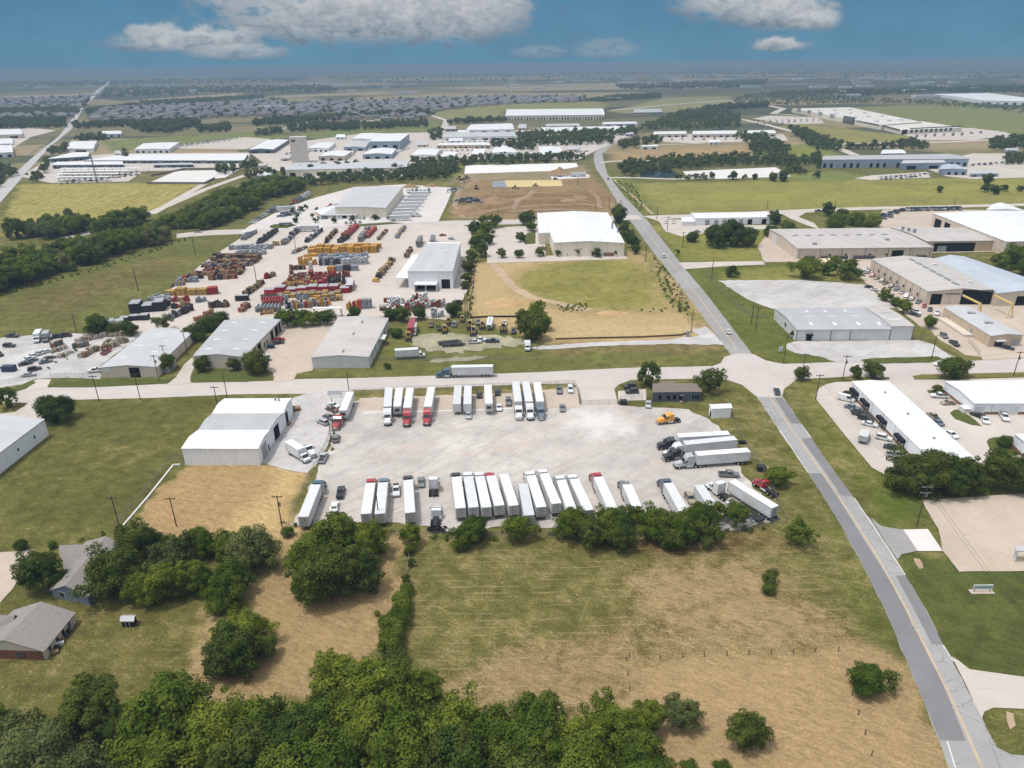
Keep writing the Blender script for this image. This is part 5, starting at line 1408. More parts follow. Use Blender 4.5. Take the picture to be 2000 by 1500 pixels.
for a in [
  (1330, 1392, 82, 'olive', 'loose', 'loose olive tree standing just right of the bottom thicket on the straw'),
  (1459, 1428, 76, 'dark', 'oval', 'dark round evergreen standing alone on the straw near the bottom edge'),
  (1701, 1327, 80, 'mid', 'wide', 'wide bushy tree on the straw by the road verge'),
  (1344, 1498, 30, 'mid', 'shrub', 'small green top of a tree cut by the bottom edge below the olive tree'),
  (1410, 1499, 30, 'mid', 'shrub', 'small green top of a tree cut by the bottom edge below the dark evergreen'),
  (1563, 1042, 58, 'light', 'loose', 'pale feathery tree on the verge below the parked flatbed'),
  (1523, 930, 50, 'mid', 'wide', 'umbrella-shaped tree with a bare trunk by the corner of the truck yard'),
  (655, 1060, 120, 'mid', 'round', 'tallest tree of the clump below the left end of the truck yard'),
  (605, 1085, 95, 'mid', 'round', 'leafy tree on the left flank of the clump below the truck yard'),
  (640, 1125, 130, 'dark', 'round', 'dark tree at the lower front of the clump below the truck yard'),
  (718, 1060, 85, 'mid', 'round', 'leafy tree on the right flank of the clump below the truck yard'),
  (700, 1110, 100, 'dark', 'round', 'dark tree at the lower right of the clump below the truck yard'),
  (600, 1135, 70, 'mid', 'round', 'small tree at the lower left of the clump below the truck yard'),
  (562, 1040, 26, 'mid', 'shrub', 'small bush at the lower corner of the straw-covered lot'),
  (805, 1042, 46, 'mid', 'oval', 'narrow tree below the tyre pile at the head of the fence line'),
  (803, 1097, 17, 'dark', 'oval', 'small dark cedar on the fence line, second below the narrow tree'),
  (793, 1130, 20, 'dark', 'oval', 'dark cedar on the fence line halfway to the hedge'),
  (786, 1172, 44, 'light', 'shrub', 'bright bush at the top of the hedge along the field fence'),
  (777, 1208, 50, 'mid', 'shrub', 'rounded bush in the middle of the hedge along the field fence'),
  (764, 1246, 50, 'mid', 'shrub', 'broad bush low in the hedge along the field fence'),
  (752, 1215, 30, 'mid', 'shrub', 'small bush on the straw side of the hedge'),
  (770, 1285, 46, 'dark', 'shrub', 'dark bush joining the hedge to the bottom thicket'),
  (796, 1150, 30, 'mid', 'shrub', 'bush between the cedars and the hedge along the field fence'),
  (784, 1190, 42, 'mid', 'shrub', 'leafy bush just below the bright one at the top of the hedge'),
  (770, 1228, 50, 'light', 'shrub', 'bright bush low in the middle of the hedge along the field fence'),
  (760, 1265, 50, 'mid', 'shrub', 'bush above the dark one that joins hedge and thicket'),
  (799, 1072, 26, 'mid', 'shrub', 'bush at the foot of the narrow tree on the fence line'),
  (737, 1197, 13, 'light', 'shrub', 'tiny round bush alone on the straw left of the hedge'),
  (918, 1040, 70, 'mid', 'wide', 'wide tree behind the trailer row, left of the gap in the yard fence'),
  (1017, 1033, 62, 'mid', 'wide', 'smaller wide tree behind the trailer row, right of the fence gap'),
  (1116, 1022, 75, 'mid', 'round', 'first tree of the dense row screening the trailers'),
  (1150, 1038, 70, 'dark', 'round', 'dark low tree second in the row screening the trailers'),
  (1190, 1024, 80, 'mid', 'round', 'third tree of the row screening the trailers'),
  (1212, 1046, 65, 'dark', 'round', 'dark low tree at the middle of the row screening the trailers'),
  (1238, 1010, 58, 'mid', 'loose', 'thin-crowned tree in front of the grey cab trailer'),
  (1282, 1022, 80, 'mid', 'round', 'leafy tree in front of the gap between two angled trailers'),
  (1330, 1034, 73, 'mid', 'round', 'leafy tree in front of the blue cab trailer'),
  (1310, 1053, 56, 'dark', 'round', 'dark low tree under the blue cab trailer end'),
  (1366, 1013, 75, 'mid', 'round', 'tall tree near the right end of the row screening the trailers'),
  (1385, 1043, 53, 'dark', 'round', 'dark shrubby tree at the right end of the dense row'),
  (1440, 1003, 63, 'mid', 'loose', 'sparse tree with visible gaps in front of the parked flatbed'),
  (1400, 998, 48, 'mid', 'loose', 'thin sparse tree between the dense row and the flatbed'),
  (76, 1118, 92, 'dark', 'round', 'dark broad tree beside the concrete drive at the left'),
  (215, 1120, 118, 'dark', 'round', 'big dark tree hiding the front of the blue house'),
  (272, 1064, 96, 'dark', 'round', 'dark tree hiding the far end of the blue house'),
  (335, 1085, 86, 'olive', 'loose', 'thin olive tree in the middle of the back garden grove'),
  (320, 1140, 90, 'mid', 'round', 'green tree at the lower edge of the back garden grove'),
  (385, 1125, 70, 'mid', 'round', 'rounded tree right of the olive one in the back garden grove'),
  (392, 1060, 66, 'mid', 'round', 'green tree at the top of the grove against the straw lot'),
  (490, 1075, 100, 'olive', 'round', 'broad olive-green tree at the right end of the grove below the straw lot'),
  (445, 1070, 70, 'mid', 'round', 'leafy tree beside the broad olive-green one below the straw lot'),
  (445, 1140, 90, 'mid', 'round', 'green tree hanging over the straw clearing'),
  (430, 1175, 66, 'mid', 'shrub', 'low bushy tree at the foot of the garden grove'),
  (275, 1150, 70, 'mid', 'round', 'small tree at the lower left of the garden grove'),
  (487, 1232, 90, 'light', 'round', 'bright tree on top of the island clump in the straw clearing'),
  (455, 1275, 110, 'dark', 'round', 'dark tree at the front of the island clump in the straw clearing'),
  (420, 1290, 62, 'dark', 'round', 'dark bush at the left foot of the island clump'),
  (515, 1262, 56, 'mid', 'round', 'bushy tree on the right side of the island clump'),
  (440, 1228, 60, 'light', 'loose', 'thin bright tree at the top left of the island clump'),
  (110, 798, 70, 'dark', 'wide', 'broad dark tree on the lawn above the white building at the left edge'),
  (12, 775, 50, 'dark', 'loose', 'spreading tree on the verge at the left edge'),
  (40, 1065, 26, 'dark', 'shrub', 'small dark bush at the end of the concrete drive'),
  (102, 1064, 18, 'mid', 'shrub', 'leafy bush by the back corner of the blue house'),
  (1267, 729, 56, 'dark', 'loose', 'spreading tree left of the dark blue office cabin'),
  (1386, 744, 58, 'dark', 'loose', 'spreading tree right of the dark blue office cabin'),
  (1567, 729, 32, 'dark', 'round', 'clipped round tree at the road corner'),
  (1673, 726, 27, 'dark', 'round', 'smaller of the two trees behind the office strip'),
  (1710, 724, 41, 'dark', 'wide', 'larger of the two trees behind the office strip'),
  (1867, 719, 62, 'dark', 'wide', 'broad dark tree on the grass strip with a white car parked behind it'),
  (1832, 760, 21, 'dark', 'shrub', 'round bush at the corner of the white office with garage doors'),
  (1963, 863, 28, 'dark', 'shrub', 'round bush beside the white building corner at the right edge'),
  (1653, 770, 19, 'dark', 'shrub', 'low bush at the end of the office strip by the white van'),
  (1775, 925, 95, 'dark', 'round', 'first tree of the dark row below the office strip'),
  (1825, 925, 100, 'dark', 'round', 'second tree of the dark row, below the gable of the office strip'),
  (1870, 932, 90, 'dark', 'round', 'third tree of the dark row below the office strip'),
  (1895, 938, 60, 'mid', 'round', 'lighter small tree in the gap of the dark row below the office strip'),
  (1955, 920, 95, 'dark', 'round', 'dark tree above the tan lot near the right edge'),
  (1998, 930, 80, 'dark', 'round', 'dark tree cut by the right edge above the tan lot'),
  (1504, 1128, 36, 'dark', 'loose', 'thin half-bare sapling in the mown field'),
  (1502, 1150, 28, 'dark', 'shrub', 'low dark bush at the foot of the half-bare sapling'),
  (326, 708, 38, 'dark', 'round', 'round tree at the front right corner of the beige warehouse with the pale sign'),
  (394, 711, 34, 'dark', 'round', 'left of three trees before the grey-roofed beige warehouse'),
  (455, 711, 28, 'dark', 'round', 'middle of three trees before the grey-roofed beige warehouse'),
  (500, 708, 58, 'dark', 'wide', 'largest of three trees before the grey-roofed beige warehouse'),
  (188, 636, 48, 'dark', 'round', 'dark tree beside the storage of white machines at the yard corner'),
  (252, 640, 36, 'dark', 'round', 'dark tree right of the white covers at the yard corner'),
  (222, 642, 34, 'dark', 'shrub', 'low dark tree between the two by the white covers'),
  (318, 630, 36, 'olive', 'loose', 'loose tree behind the beige warehouse with the pale sign'),
  (380, 650, 44, 'dark', 'shrub', 'dark shrubby tree between the two beige warehouses'),
  (405, 634, 40, 'dark', 'shrub', 'dark shrubby tree behind the grey-roofed beige warehouse'),
  (430, 624, 36, 'dark', 'shrub', 'low tree at the back corner of the grey-roofed beige warehouse'),
  (560, 620, 44, 'mid', 'round', 'first tree of the row between the tan court and storage yard'),
  (588, 621, 38, 'mid', 'round', 'second tree of the row between the tan court and storage yard'),
  (612, 622, 34, 'mid', 'round', 'third tree of the row between the tan court and storage yard'),
  (638, 619, 36, 'dark', 'round', 'dark tree beside the white canopy in the storage yard'),
  (692, 612, 32, 'dark', 'round', 'dark tree behind the plain warehouse with the weathered roof'),
  (786, 614, 34, 'mid', 'round', 'bright tree between two dark ones at the yard wall'),
  (760, 614, 32, 'dark', 'shrub', 'dark tree at the back corner of the plain weathered-roof warehouse'),
  (817, 610, 32, 'dark', 'round', 'dark tree behind the red trailer'),
  (886, 603, 36, 'dark', 'round', 'tree on the bank by the utility poles of the cleared lot'),
  (775, 650, 26, 'mid', 'shrub', 'rounded bush on the grass beside the plain weathered-roof warehouse'),
  (757, 715, 14, 'dark', 'shrub', 'small bush at the front corner of the plain weathered-roof warehouse'),
  (1044, 612, 54, 'mid', 'round', 'upper part tree of the big pair at the end of the dirt track'),
  (1040, 640, 62, 'dark', 'round', 'big dark tree beside the equipment lawn'),
  (1024, 624, 42, 'dark', 'round', 'left side tree of the clump beside the equipment lawn'),
  (1060, 628, 40, 'mid', 'round', 'right side tree of the clump beside the equipment lawn'),
  (1430, 530, 26, 'dark', 'round', 'lone tree on the grass beside the cream containers'),
  (1572, 524, 56, 'mid', 'wide', 'broad tree right of the cream containers'),
  (1620, 524, 34, 'mid', 'round', 'tree between the broad one and the tan hall'),
  (1660, 526, 48, 'mid', 'round', 'bright tree nearest the tan fabrication hall'),
  (1630, 512, 30, 'mid', 'round', 'small tree behind the row beside the tan hall'),
  (1730, 575, 26, 'mid', 'oval', 'narrow tree beside the row of employee cars'),
  (1766, 597, 34, 'mid', 'round', 'tree over the white pickup in the employee car park'),
  (1750, 590, 22, 'mid', 'shrub', 'small tree between two larger ones in the employee car park'),
  (1817, 628, 30, 'mid', 'round', 'tree at the gate of the small tan building'),
  (1867, 621, 24, 'dark', 'shrub', 'climbing bush against the wall of the small tan building'),
  (1521, 620, 12, 'red', 'oval', 'reddish bush at the upper corner of the grey corner-lot building'),
  (1540, 636, 17, 'red', 'oval', 'largest reddish bush beside the grey corner-lot building'),
  (1550, 652, 14, 'red', 'oval', 'reddish bush nearest the street by the grey corner-lot building'),
  (1323, 492, 10, 'mid', 'tall', 'slim young tree on the lawn beside the road'),
  (1352, 464, 24, 'dark', 'shrub', 'clipped shrub left of the tree clump by the white garages'),
  (1399, 462, 50, 'dark', 'round', 'left tree of the clump before the white garages'),
  (1430, 455, 60, 'dark', 'round', 'tallest tree of the clump before the white garages'),
  (1460, 462, 46, 'dark', 'round', 'right tree of the clump before the white garages'),
  (1512, 425, 30, 'dark', 'round', 'tree at the right end of the white garages'),
  (1505, 452, 30, 'dark', 'shrub', 'shrub behind the long vented warehouse corner'),
  (1540, 446, 30, 'dark', 'shrub', 'shrub along the back of the long vented warehouse'),
  (1618, 408, 28, 'dark', 'oval', 'dark tree by the side road opposite the yellow field'),
  (1645, 418, 26, 'dark', 'shrub', 'bushy tree right of the dark one by the side road'),
  (1670, 428, 38, 'mid', 'shrub', 'green thicket tree behind the long vented warehouse'),
  (1635, 436, 38, 'mid', 'shrub', 'low green thicket tree beside the driveway loop'),
  (1705, 434, 34, 'mid', 'shrub', 'green thicket tree at the end of the row of pipes'),
  (1955, 510, 40, 'mid', 'round', 'left tree of the group by the right-hand yard'),
  (1985, 498, 46, 'mid', 'round', 'tallest tree of the group by the right-hand yard'),
  (1998, 520, 40, 'mid', 'round', 'tree cut by the right edge beside the right-hand yard'),
  (1209, 418, 40, 'dark', 'round', 'tree at the back corner of the large white industrial building'),
  (1218, 444, 28, 'dark', 'round', 'first tree of the line between white building and road'),
  (1228, 460, 26, 'dark', 'round', 'second tree of the line between white building and road'),
  (1236, 472, 26, 'dark', 'round', 'third tree of the line between white building and road'),
  (1242, 486, 22, 'dark', 'round', 'last tree of the line between white building and road'),
  (1030, 426, 34, 'dark', 'round', 'dark tree at the far left corner of the white industrial building'),
  (1037, 441, 24, 'dark', 'round', 'tree on the lawn patch beside the white industrial building'),
  (1016, 463, 22, 'dark', 'round', 'tree at the edge of the white building car park'),
  (979, 494, 22, 'dark', 'round', 'first small tree along the front fence of the cleared lot'),
  (1014, 495, 20, 'dark', 'round', 'second small tree along the front fence of the cleared lot'),
  (1055, 491, 22, 'mid', 'round', 'third small tree along the front fence of the cleared lot'),
  (1090, 494, 12, 'mid', 'oval', 'slender tree at the front corner of the white industrial building'),
  (1129, 489, 20, 'dark', 'oval', 'tree standing before the middle of the white industrial wall'),
  (1166, 493, 18, 'dark', 'oval', 'tree left of the white garage door on the industrial wall'),
  (1204, 490, 18, 'mid', 'oval', 'tree at the right end of the white industrial wall'),
  (943, 430, 20, 'mid', 'oval', 'top tree of the screen between storage yard and white building car park'),
  (965, 432, 30, 'dark', 'round', 'dark round tree at the top of the yard screen'),
  (948, 448, 30, 'mid', 'oval', 'bright tree of the yard screen'),
  (928, 444, 30, 'dark', 'round', 'dark tree on the left side of the yard screen'),
  (940, 466, 30, 'mid', 'oval', 'middle tree of the yard screen'),
  (928, 472, 26, 'dark', 'round', 'dark tree low on the left side of the yard screen'),
  (955, 466, 26, 'dark', 'round', 'dark tree on the right side of the yard screen'),
  (941, 487, 28, 'mid', 'oval', 'lowest bright tree of the yard screen'),
  (920, 500, 26, 'dark', 'round', 'first tree of the line along the fence of the tall white steel building'),
  (914, 520, 26, 'dark', 'round', 'second tree of the line along the fence of the tall white steel building'),
  (911, 541, 24, 'dark', 'round', 'third tree of the line along the fence of the tall white steel building'),
  (908, 557, 20, 'dark', 'shrub', 'bush at the lower end of the fence line of the tall white steel building')]:
 x, y, w, k, s, lb = a
 bush = s == 'shrub' and w < 50
 tree(x, y, w, k, s, lb, cat='bush' if bush else 'tree', clear=.25 if s == 'shrub' else None)
for i, (x, y, w) in enumerate([(577, 430, 12), (580, 422, 10), (687, 414, 10), (570, 411, 9), (610, 421, 9), (616, 430, 11), (652, 430, 12), (688, 426, 13), (732, 424, 12), (597, 404, 10), (587, 408, 11), (618, 408, 8), (758, 426, 6)]):
 tree(x, y, w, 'dark', 'round', 'small young tree planted in the car park of the cream warehouse', 'young trees in the cream warehouse car park')
for i, (x, y, w) in enumerate([(1836, 369, 15), (1925, 367, 18), (1943, 371, 20), (1962, 367, 15), (1993, 368, 14), (1930, 350, 24), (1432, 342, 20), (1455, 346, 11), (1475, 345, 14), (1530, 344, 24), (1510, 345, 20), (1596, 340, 16)]):
 tree(x, y, w, 'dark', 'round', 'lone dark tree along the far side of the wide yellow-green field', 'lone trees around the wide yellow-green field')
# -- woods whose trees can still be counted
def fill(poly, spacing, rng_, maxn=999):
 P = GP(poly)
 xs = [p[0] for p in P]
 ys = [p[1] for p in P]
 pts = []
 rs = random.Random(rng_)
 area = (max(xs) - min(xs)) * (max(ys) - min(ys))
 for _ in range(int(area / spacing ** 2 * 9)):
  x, y = rs.uniform(min(xs), max(xs)), rs.uniform(min(ys), max(ys))
  if not inpoly(np.array([x]), np.array([y]), P)[0]:
   continue
  if all((x - a) ** 2 + (y - b) ** 2 > spacing ** 2 for a, b in pts):
   pts.append((x, y))
   if len(pts) >= maxn:
    break
 return pts
_wr = random.Random(4)
WOODS = [([(-60, 580), (-60, 522), (60, 514), (200, 488), (330, 461), (350, 465), (315, 478), (235, 498), (110, 538), (0, 574)], 8.0, 'tree in the creek wood left of the storage yard', 'trees of the creek wood'),
         ([(322, 450), (365, 436), (405, 408), (470, 382), (540, 366), (600, 362), (588, 372), (528, 390), (490, 414), (420, 448), (385, 448)], 8.5, 'tree in the wood above the storage yard', 'trees of the wood above the storage yard'),
         ([(25, 467), (60, 460), (110, 452), (172, 446), (178, 450), (140, 459), (90, 468)], 7.5, 'tree in the copse below the hay field', 'trees of the copse below the hay field'),
         ([(190, 456), (215, 446), (285, 428), (297, 432), (250, 448), (200, 460)], 7.5, 'tree in the copse between two farm tracks', 'trees of the copse between two farm tracks')]
nt_ = 0
for poly, sp, lb, gr in WOODS:
 for x, y in fill(poly, sp, 3):
  R = _wr.uniform(5.2, 7.4)
  k = _wr.choice(['mid', 'mid', 'olive', 'mid', 'light', 'dark'])
  tree_at(x, y, R, R * .85, k, _wr.choice(['round', 'round', 'oval', 'wide']), lb, gr, 'mid')
  nt_ += 1
print('TREES in woods', nt_)
# -- woods and belts too far to count
FARW = [([(590, 366), (600, 352), (800, 335), (885, 322), (893, 338), (880, 348), (800, 356), (640, 362)], 8), ([(800, 316), (880, 314), (1120, 306), (1140, 313), (1060, 320), (900, 324), (820, 322)], 8),
  ([(885, 322), (880, 345), (845, 352), (850, 330)], 8),
  ([(-40, 372), (0, 366), (14, 356), (30, 342), (20, 330), (-40, 330)], 9), ([(60, 352), (85, 330), (95, 312), (88, 350), (66, 358)], 8), ([(95, 300), (130, 284), (130, 300), (105, 305)], 8),
  ([(150, 274), (210, 268), (210, 276), (170, 278)], 10), ([(145, 247), (380, 238), (390, 244), (330, 262), (290, 260), (250, 248), (150, 252)], 12), ([(385, 252), (450, 248), (452, 258), (390, 260)], 11),
  ([(500, 262), (550, 255), (550, 262), (505, 268)], 10), ([(560, 250), (700, 244), (700, 252), (570, 260)], 11), ([(640, 250), (830, 240), (832, 248), (650, 258)], 11),
  ([(0, 238), (125, 235), (125, 250), (0, 252)], 12), ([(0, 210), (150, 196), (150, 224), (0, 226)], 16), ([(165, 216), (260, 204), (300, 208), (180, 232)], 14), ([(205, 172), (640, 168), (665, 180), (420, 184), (200, 192)], 22),
  ([(270, 200), (515, 188), (515, 194), (300, 210)], 16), ([(1010, 268), (1040, 262), (1200, 272), (1190, 282), (1070, 286), (1030, 284)], 10), ([(990, 284), (1030, 280), (1030, 290), (995, 290)], 9),
  ([(840, 262), (862, 258), (862, 274), (842, 274)], 9), ([(960, 282), (1040, 288), (1045, 296), (960, 290)], 9), ([(700, 330), (560, 345), (480, 352), (485, 346), (700, 326)], 9), ([(1120, 262), (1240, 258), (1240, 264), (1130, 270)], 10), ([(870, 240), (985, 236), (985, 240), (880, 244)], 11), ([(500, 240), (720, 226), (840, 220), (840, 224), (500, 246)], 12), ([(1250, 254), (1330, 222), (1400, 214), (1446, 232), (1440, 252), (1350, 256), (1300, 254)], 11), ([(1380, 212), (1500, 205), (1500, 210), (1390, 216)], 12),
  ([(1440, 190), (1530, 178), (1640, 190), (1800, 198), (2080, 214), (2080, 232), (1960, 218), (1760, 202), (1520, 206), (1430, 200)], 14),
  ([(1530, 182), (2100, 166), (2100, 186), (1830, 180), (1700, 188)], 22), ([(1140, 198), (1200, 188), (1290, 184), (1290, 192), (1180, 200)], 15), ([(1200, 168), (1500, 158), (1480, 172), (1220, 176)], 24),
  ([(1540, 250), (1580, 262), (1640, 286), (1640, 298), (1600, 296), (1560, 272)], 9), ([(1462, 288), (1500, 278), (1538, 292), (1538, 302), (1480, 304)], 9), ([(1210, 326), (1250, 318), (1300, 312), (1450, 310), (1600, 312), (1600, 322), (1400, 326), (1340, 332), (1240, 346), (1215, 342)], 8.5),
  ([(1320, 352), (1380, 346), (1400, 350), (1330, 355)], 7), ([(1520, 328), (1560, 325), (1580, 345), (1555, 345)], 8), ([(1930, 278), (2080, 268), (2080, 290), (1940, 296)], 10), ([(1960, 310), (2080, 304), (2080, 322), (1970, 322)], 9),
  ([(1750, 282), (1780, 278), (1800, 280), (1760, 284)], 9), ([(1645, 288), (1810, 286), (1810, 292), (1650, 292)], 16), ([(800, 330), (850, 322), (852, 336), (805, 340)], 9), ([(240, 312), (245, 300), (250, 312)], 8),
  ([(420, 336), (500, 322), (500, 332), (430, 342)], 9), ([(1210, 282), (1260, 276), (1300, 276), (1240, 290), (1215, 292)], 10), ([(1440, 268), (1500, 272), (1500, 284), (1450, 280)], 10),
  ([(1600, 305), (1605, 330), (1590, 330), (1585, 308)], 8), ([(0, 160), (600, 152), (600, 160), (0, 172)], 40), ([(620, 150), (2100, 132), (2100, 156), (1500, 152), (700, 164)], 46), ([(0, 140), (2000, 122), (2000, 134), (0, 152)], 90)]
rs = np.random.RandomState(8)
PP, NN, SS = [], [], []
nf = 0
for poly, sp in FARW:
 if sp >= 14:
  sp *= .55
 pts = fill(poly, sp, 9, 700)
 nf += len(pts)
 for x, y in pts:
  R = min(8, sp * rs.uniform(.38, .66))
  n = 110 if len(pts) < 300 else 40
  p, no, s = crown_points(rs, 9, n, .42 if sp < 12 else .6, (.8 if sp < 12 else .6, .42, 0))
  PP.append(p * R + np.array([x, y, R * .85]))
  NN.append(no)
  SS.append(s * R)
me = leaf_cloud('distant_woods', np.concatenate(PP), np.concatenate(NN), np.concatenate(SS), rs)
me.materials.append(leafmat('far_leaves', (.085, .110, .040, 1), (.135, .155, .060, 1)))
o = link('distant_woods', me)
tag(o, 'dark belts of far woods and hedgerows fading towards the horizon', 'woods', kind='stuff')
print('FAR woods', nf)
# roadside weeds
PP, NN, SS = [], [], []
WEEDS = [([(1195, 352), (1235, 360), (1262, 405), (1250, 412), (1222, 380)], 3.0), ([(1275, 500), (1330, 560), (1350, 620), (1320, 610), (1290, 560)], 3.2), ([(1090, 598), (1145, 592), (1150, 606), (1100, 610)], 2.0), ([(1250, 605), (1330, 600), (1330, 608), (1260, 612)], 3),
         ([(545, 1020), (600, 1030), (880, 1046), (880, 1056), (590, 1044)], 3.0), ([(880, 1040), (1500, 1032), (1500, 1042), (880, 1056)], 3.0), ([(640, 880), (655, 830), (660, 835), (648, 885)], 2.5), ([(590, 990), (610, 945), (614, 950), (598, 992)], 2.5),
         ([(140, 700), (200, 640), (205, 645), (70, 735)], 3), ([(0, 572), (200, 520), (370, 463), (374, 467), (200, 526), (0, 579)], 3.2), ([(915, 520), (930, 515), (920, 620), (912, 615)], 3), ([(250, 1060), (345, 1048), (340, 1060), (260, 1070)], 3),
         ([(150, 1050), (225, 1040), (225, 1052), (160, 1062)], 3), ([(1300, 545), (1345, 600), (1340, 610), (1290, 560)], 4)]
for poly, sp in WEEDS:
 for x, y in fill(poly, sp, 5, 110):
  R = rs.uniform(.5, 1.1)
  p, no, s = crown_points(rs, 5, 60, .5, (.7, .45, 0))
  PP.append(p * R + np.array([x, y, R * .45]))
  NN.append(no)
  SS.append(s * R)
me = leaf_cloud('weeds', np.concatenate(PP), np.concatenate(NN), np.concatenate(SS), rs)
me.materials.append(L_mid)
o = link('weeds', me)
tag(o, 'scattered weeds and low scrub along fences, ditches and verges', 'weeds', kind='stuff')
# ---------------------------------------------------------------- vehicles
def objcol(name, rough, spec=.5, dirt=.08, coat=0.0, k=1.0):
 m, nt, b = material(name, rough, spec)
 c = nt.n('ShaderNodeObjectInfo').outputs['Color']
 f = nt.noise(.9, 4, .6, nt.pos())
 nt.put(b.inputs['Base Color'], nt.mul(c, nt.rng(f, .3, .7, k * (1 - dirt), k * (1 + dirt * .5), False)))
 b.inputs['Coat Weight'].default_value = coat
 b.inputs['Coat Roughness'].default_value = .12
 return m
M_car = objcol('vehicle_paint', .35, .5, .06, .5)
M_box = objcol('trailer_skin', .5, .4, .08)
M_glass = plain('vehicle_glass', (.02, .025, .03, 1), .1, .1, 1, .6)
M_tyre = plain('tyre_rubber', (.018, .018, .018, 1), .9, .2, 2, .1)
M_rim = plain('wheel_rim', (.38, .38, .38, 1), .4, .1, 2, .5, .4)
M_chas = plain('chassis', (.03, .03, .032, 1), .7, .3, 2)
M_chrome = plain('chrome', (.55, .56, .58, 1), .25, .05, 1, .5, .8)
M_doorw = plain('trailer_door', S(196, 196, 196), .6, .15, 1.5)
M_lampr = plain('tail_lamp', (.35, .02, .02, 1), .4)
M_lampw = plain('head_lamp', (.6, .6, .58, 1), .2)
M_yel = plain('machine_yellow', S(206, 160, 70), .6, .3, 1.2)
WHITE, SILV, GREY, BLACK, NAVY, RED = (.62, .63, .63, 1), (.36, .37, .38, 1), (.14, .145, .15, 1), (.016, .017, .02, 1), (.035, .06, .10, 1), (.30, .022, .026, 1)
BLUEG, BROWN, TAN, YELLOW, TEAL = (.10, .14, .18, 1), (.12, .06, .035, 1), (.30, .25, .18, 1), (.62, .30, .035, 1), (.03, .085, .12, 1)
def wheel_me(r, w):
 m = MB()
 n = 14
 m.rod((-w / 2, 0, 0), (w / 2, 0, 0), r, r, n, 0)
 m.rod((-w / 2 - .015, 0, 0), (w / 2 + .015, 0, 0), r * .58, r * .58, n, 1)
 return m.mesh('wheel', [M_tyre, M_rim])
W_CAR, W_BIG, W_DUAL = wheel_me(.34, .24), wheel_me(.52, .3), wheel_me(.52, .62)
def add_wheel(t, me, x, y, r):
 o = link('wheel', me, t)
 o.location = (x, y, r)
def car_proto(kind):
 t = thing('car', 'parked car', 'car')
 w = .92
 # y forward; outline of the lower body and of the glasshouse
 low, cab, rz = {
  'sedan': ([(2.35, .35), (2.4, .62), (2.2, .78), (1.1, .92), (-1.6, .98), (-2.25, .92), (-2.4, .6), (-2.35, .35)], (1.05, .35, -.95, -1.75), 1.43),
  'suv': ([(2.3, .38), (2.4, .7), (2.2, .95), (1.1, 1.08), (-2.1, 1.12), (-2.35, .9), (-2.35, .4)], (1.0, .4, -1.85, -2.2), 1.78),
  'pickup': ([(2.75, .45), (2.85, .8), (2.65, 1.02), (1.35, 1.15), (.0, 1.15), (-.8, 1.15), (-2.85, 1.12), (-2.9, .55), (-2.8, .45)], (1.25, .6, -.55, -.85), 1.86),
  'van': ([(2.6, .35), (2.75, .7), (2.5, 1.05), (1.9, 1.2), (-2.6, 1.2), (-2.75, .9), (-2.7, .35)], (1.85, 1.1, -2.6, -2.7), 2.2)}[kind]
 m = MB()
 n = len(low)
 zz = [p[1] for p in low]
 m.profile(low, -w, w)
 a, b, c, d = cab
 zb = low[3][1] - .03
 ins = .17
 # roof and pillars
 vs = [(-w + ins, b, rz), (w - ins, b, rz), (w - ins, c, rz), (-w + ins, c, rz), (-w + ins, b, rz - .08), (w - ins, b, rz - .08), (w - ins, c, rz - .08), (-w + ins, c, rz - .08)]
 m.add(vs, [(0, 1, 2, 3), (7, 6, 5, 4), (0, 4, 5, 1), (1, 5, 6, 2), (2, 6, 7, 3), (3, 7, 4, 0)])
 if kind == 'van':
  m.add([(-w + .06, .2, zb), (w - .06, .2, zb), (w - .06, d, zb), (-w + .06, d, zb), (-w + ins - .02, .2, rz - .02), (w - ins + .02, .2, rz - .02), (w - ins + .02, c, rz - .02), (-w + ins - .02, c, rz - .02)],
              [(0, 1, 5, 4), (1, 2, 6, 5), (2, 3, 7, 6), (3, 0, 4, 7), (4, 5, 6, 7)])
 for s in (-1, 1):
  for (y0, y1) in ((a, b), (d, c)):
   m.rod((s * (w - .05), y0, zb), (s * (w - ins), y1, rz - .04), .06, .05, 4)
 m.build('body', M_car, t)
 g = MB()
 g.add([(-w + .07, a, zb), (w - .07, a, zb), (w - .07, d, zb), (-w + .07, d, zb), (-w + ins + .02, b, rz - .06), (w - ins - .02, b, rz - .06), (w - ins - .02, c, rz - .06), (-w + ins + .02, c, rz - .06)],
          [(0, 1, 5, 4), (1, 2, 6, 5), (2, 3, 7, 6), (3, 0, 4, 7), (4, 5, 6, 7)])
 g.build('windows', M_glass, t)
 if kind == 'pickup':
  g = MB()
  g.box(-w + .12, w - .12, -2.75, -.95, 1.12, 1.165)
  g.build('truck_bed', M_chas, t)
 f = low[0][0]
 for s in (-1, 1):
  g = MB()
  g.box(s * .68 - .17, s * .68 + .17, f - .06, f + .03, .58, .74)
  g.build('headlight', M_lampw, t)
  g = MB()
  g.box(s * .72 - .13, s * .72 + .13, low[-1][0] - .06, low[-1][0] + .03, .65, .85)
  g.build('taillight', M_lampr, t)
 wb = 1.45 if kind in ('sedan', 'suv') else 1.75
 for s in (-1, 1):
  for y in (wb, -wb):
   add_wheel(t, W_CAR, s * (w - .08), y, .34)
 return t
PROTO = {}
def proto(key, maker, *a):
 """first call builds the thing itself, later ones copy it with its parts"""
 if key not in PROTO:
  PROTO[key] = maker(*a)
  return PROTO[key]
 return copy_tree(PROTO[key])
ZV = .10
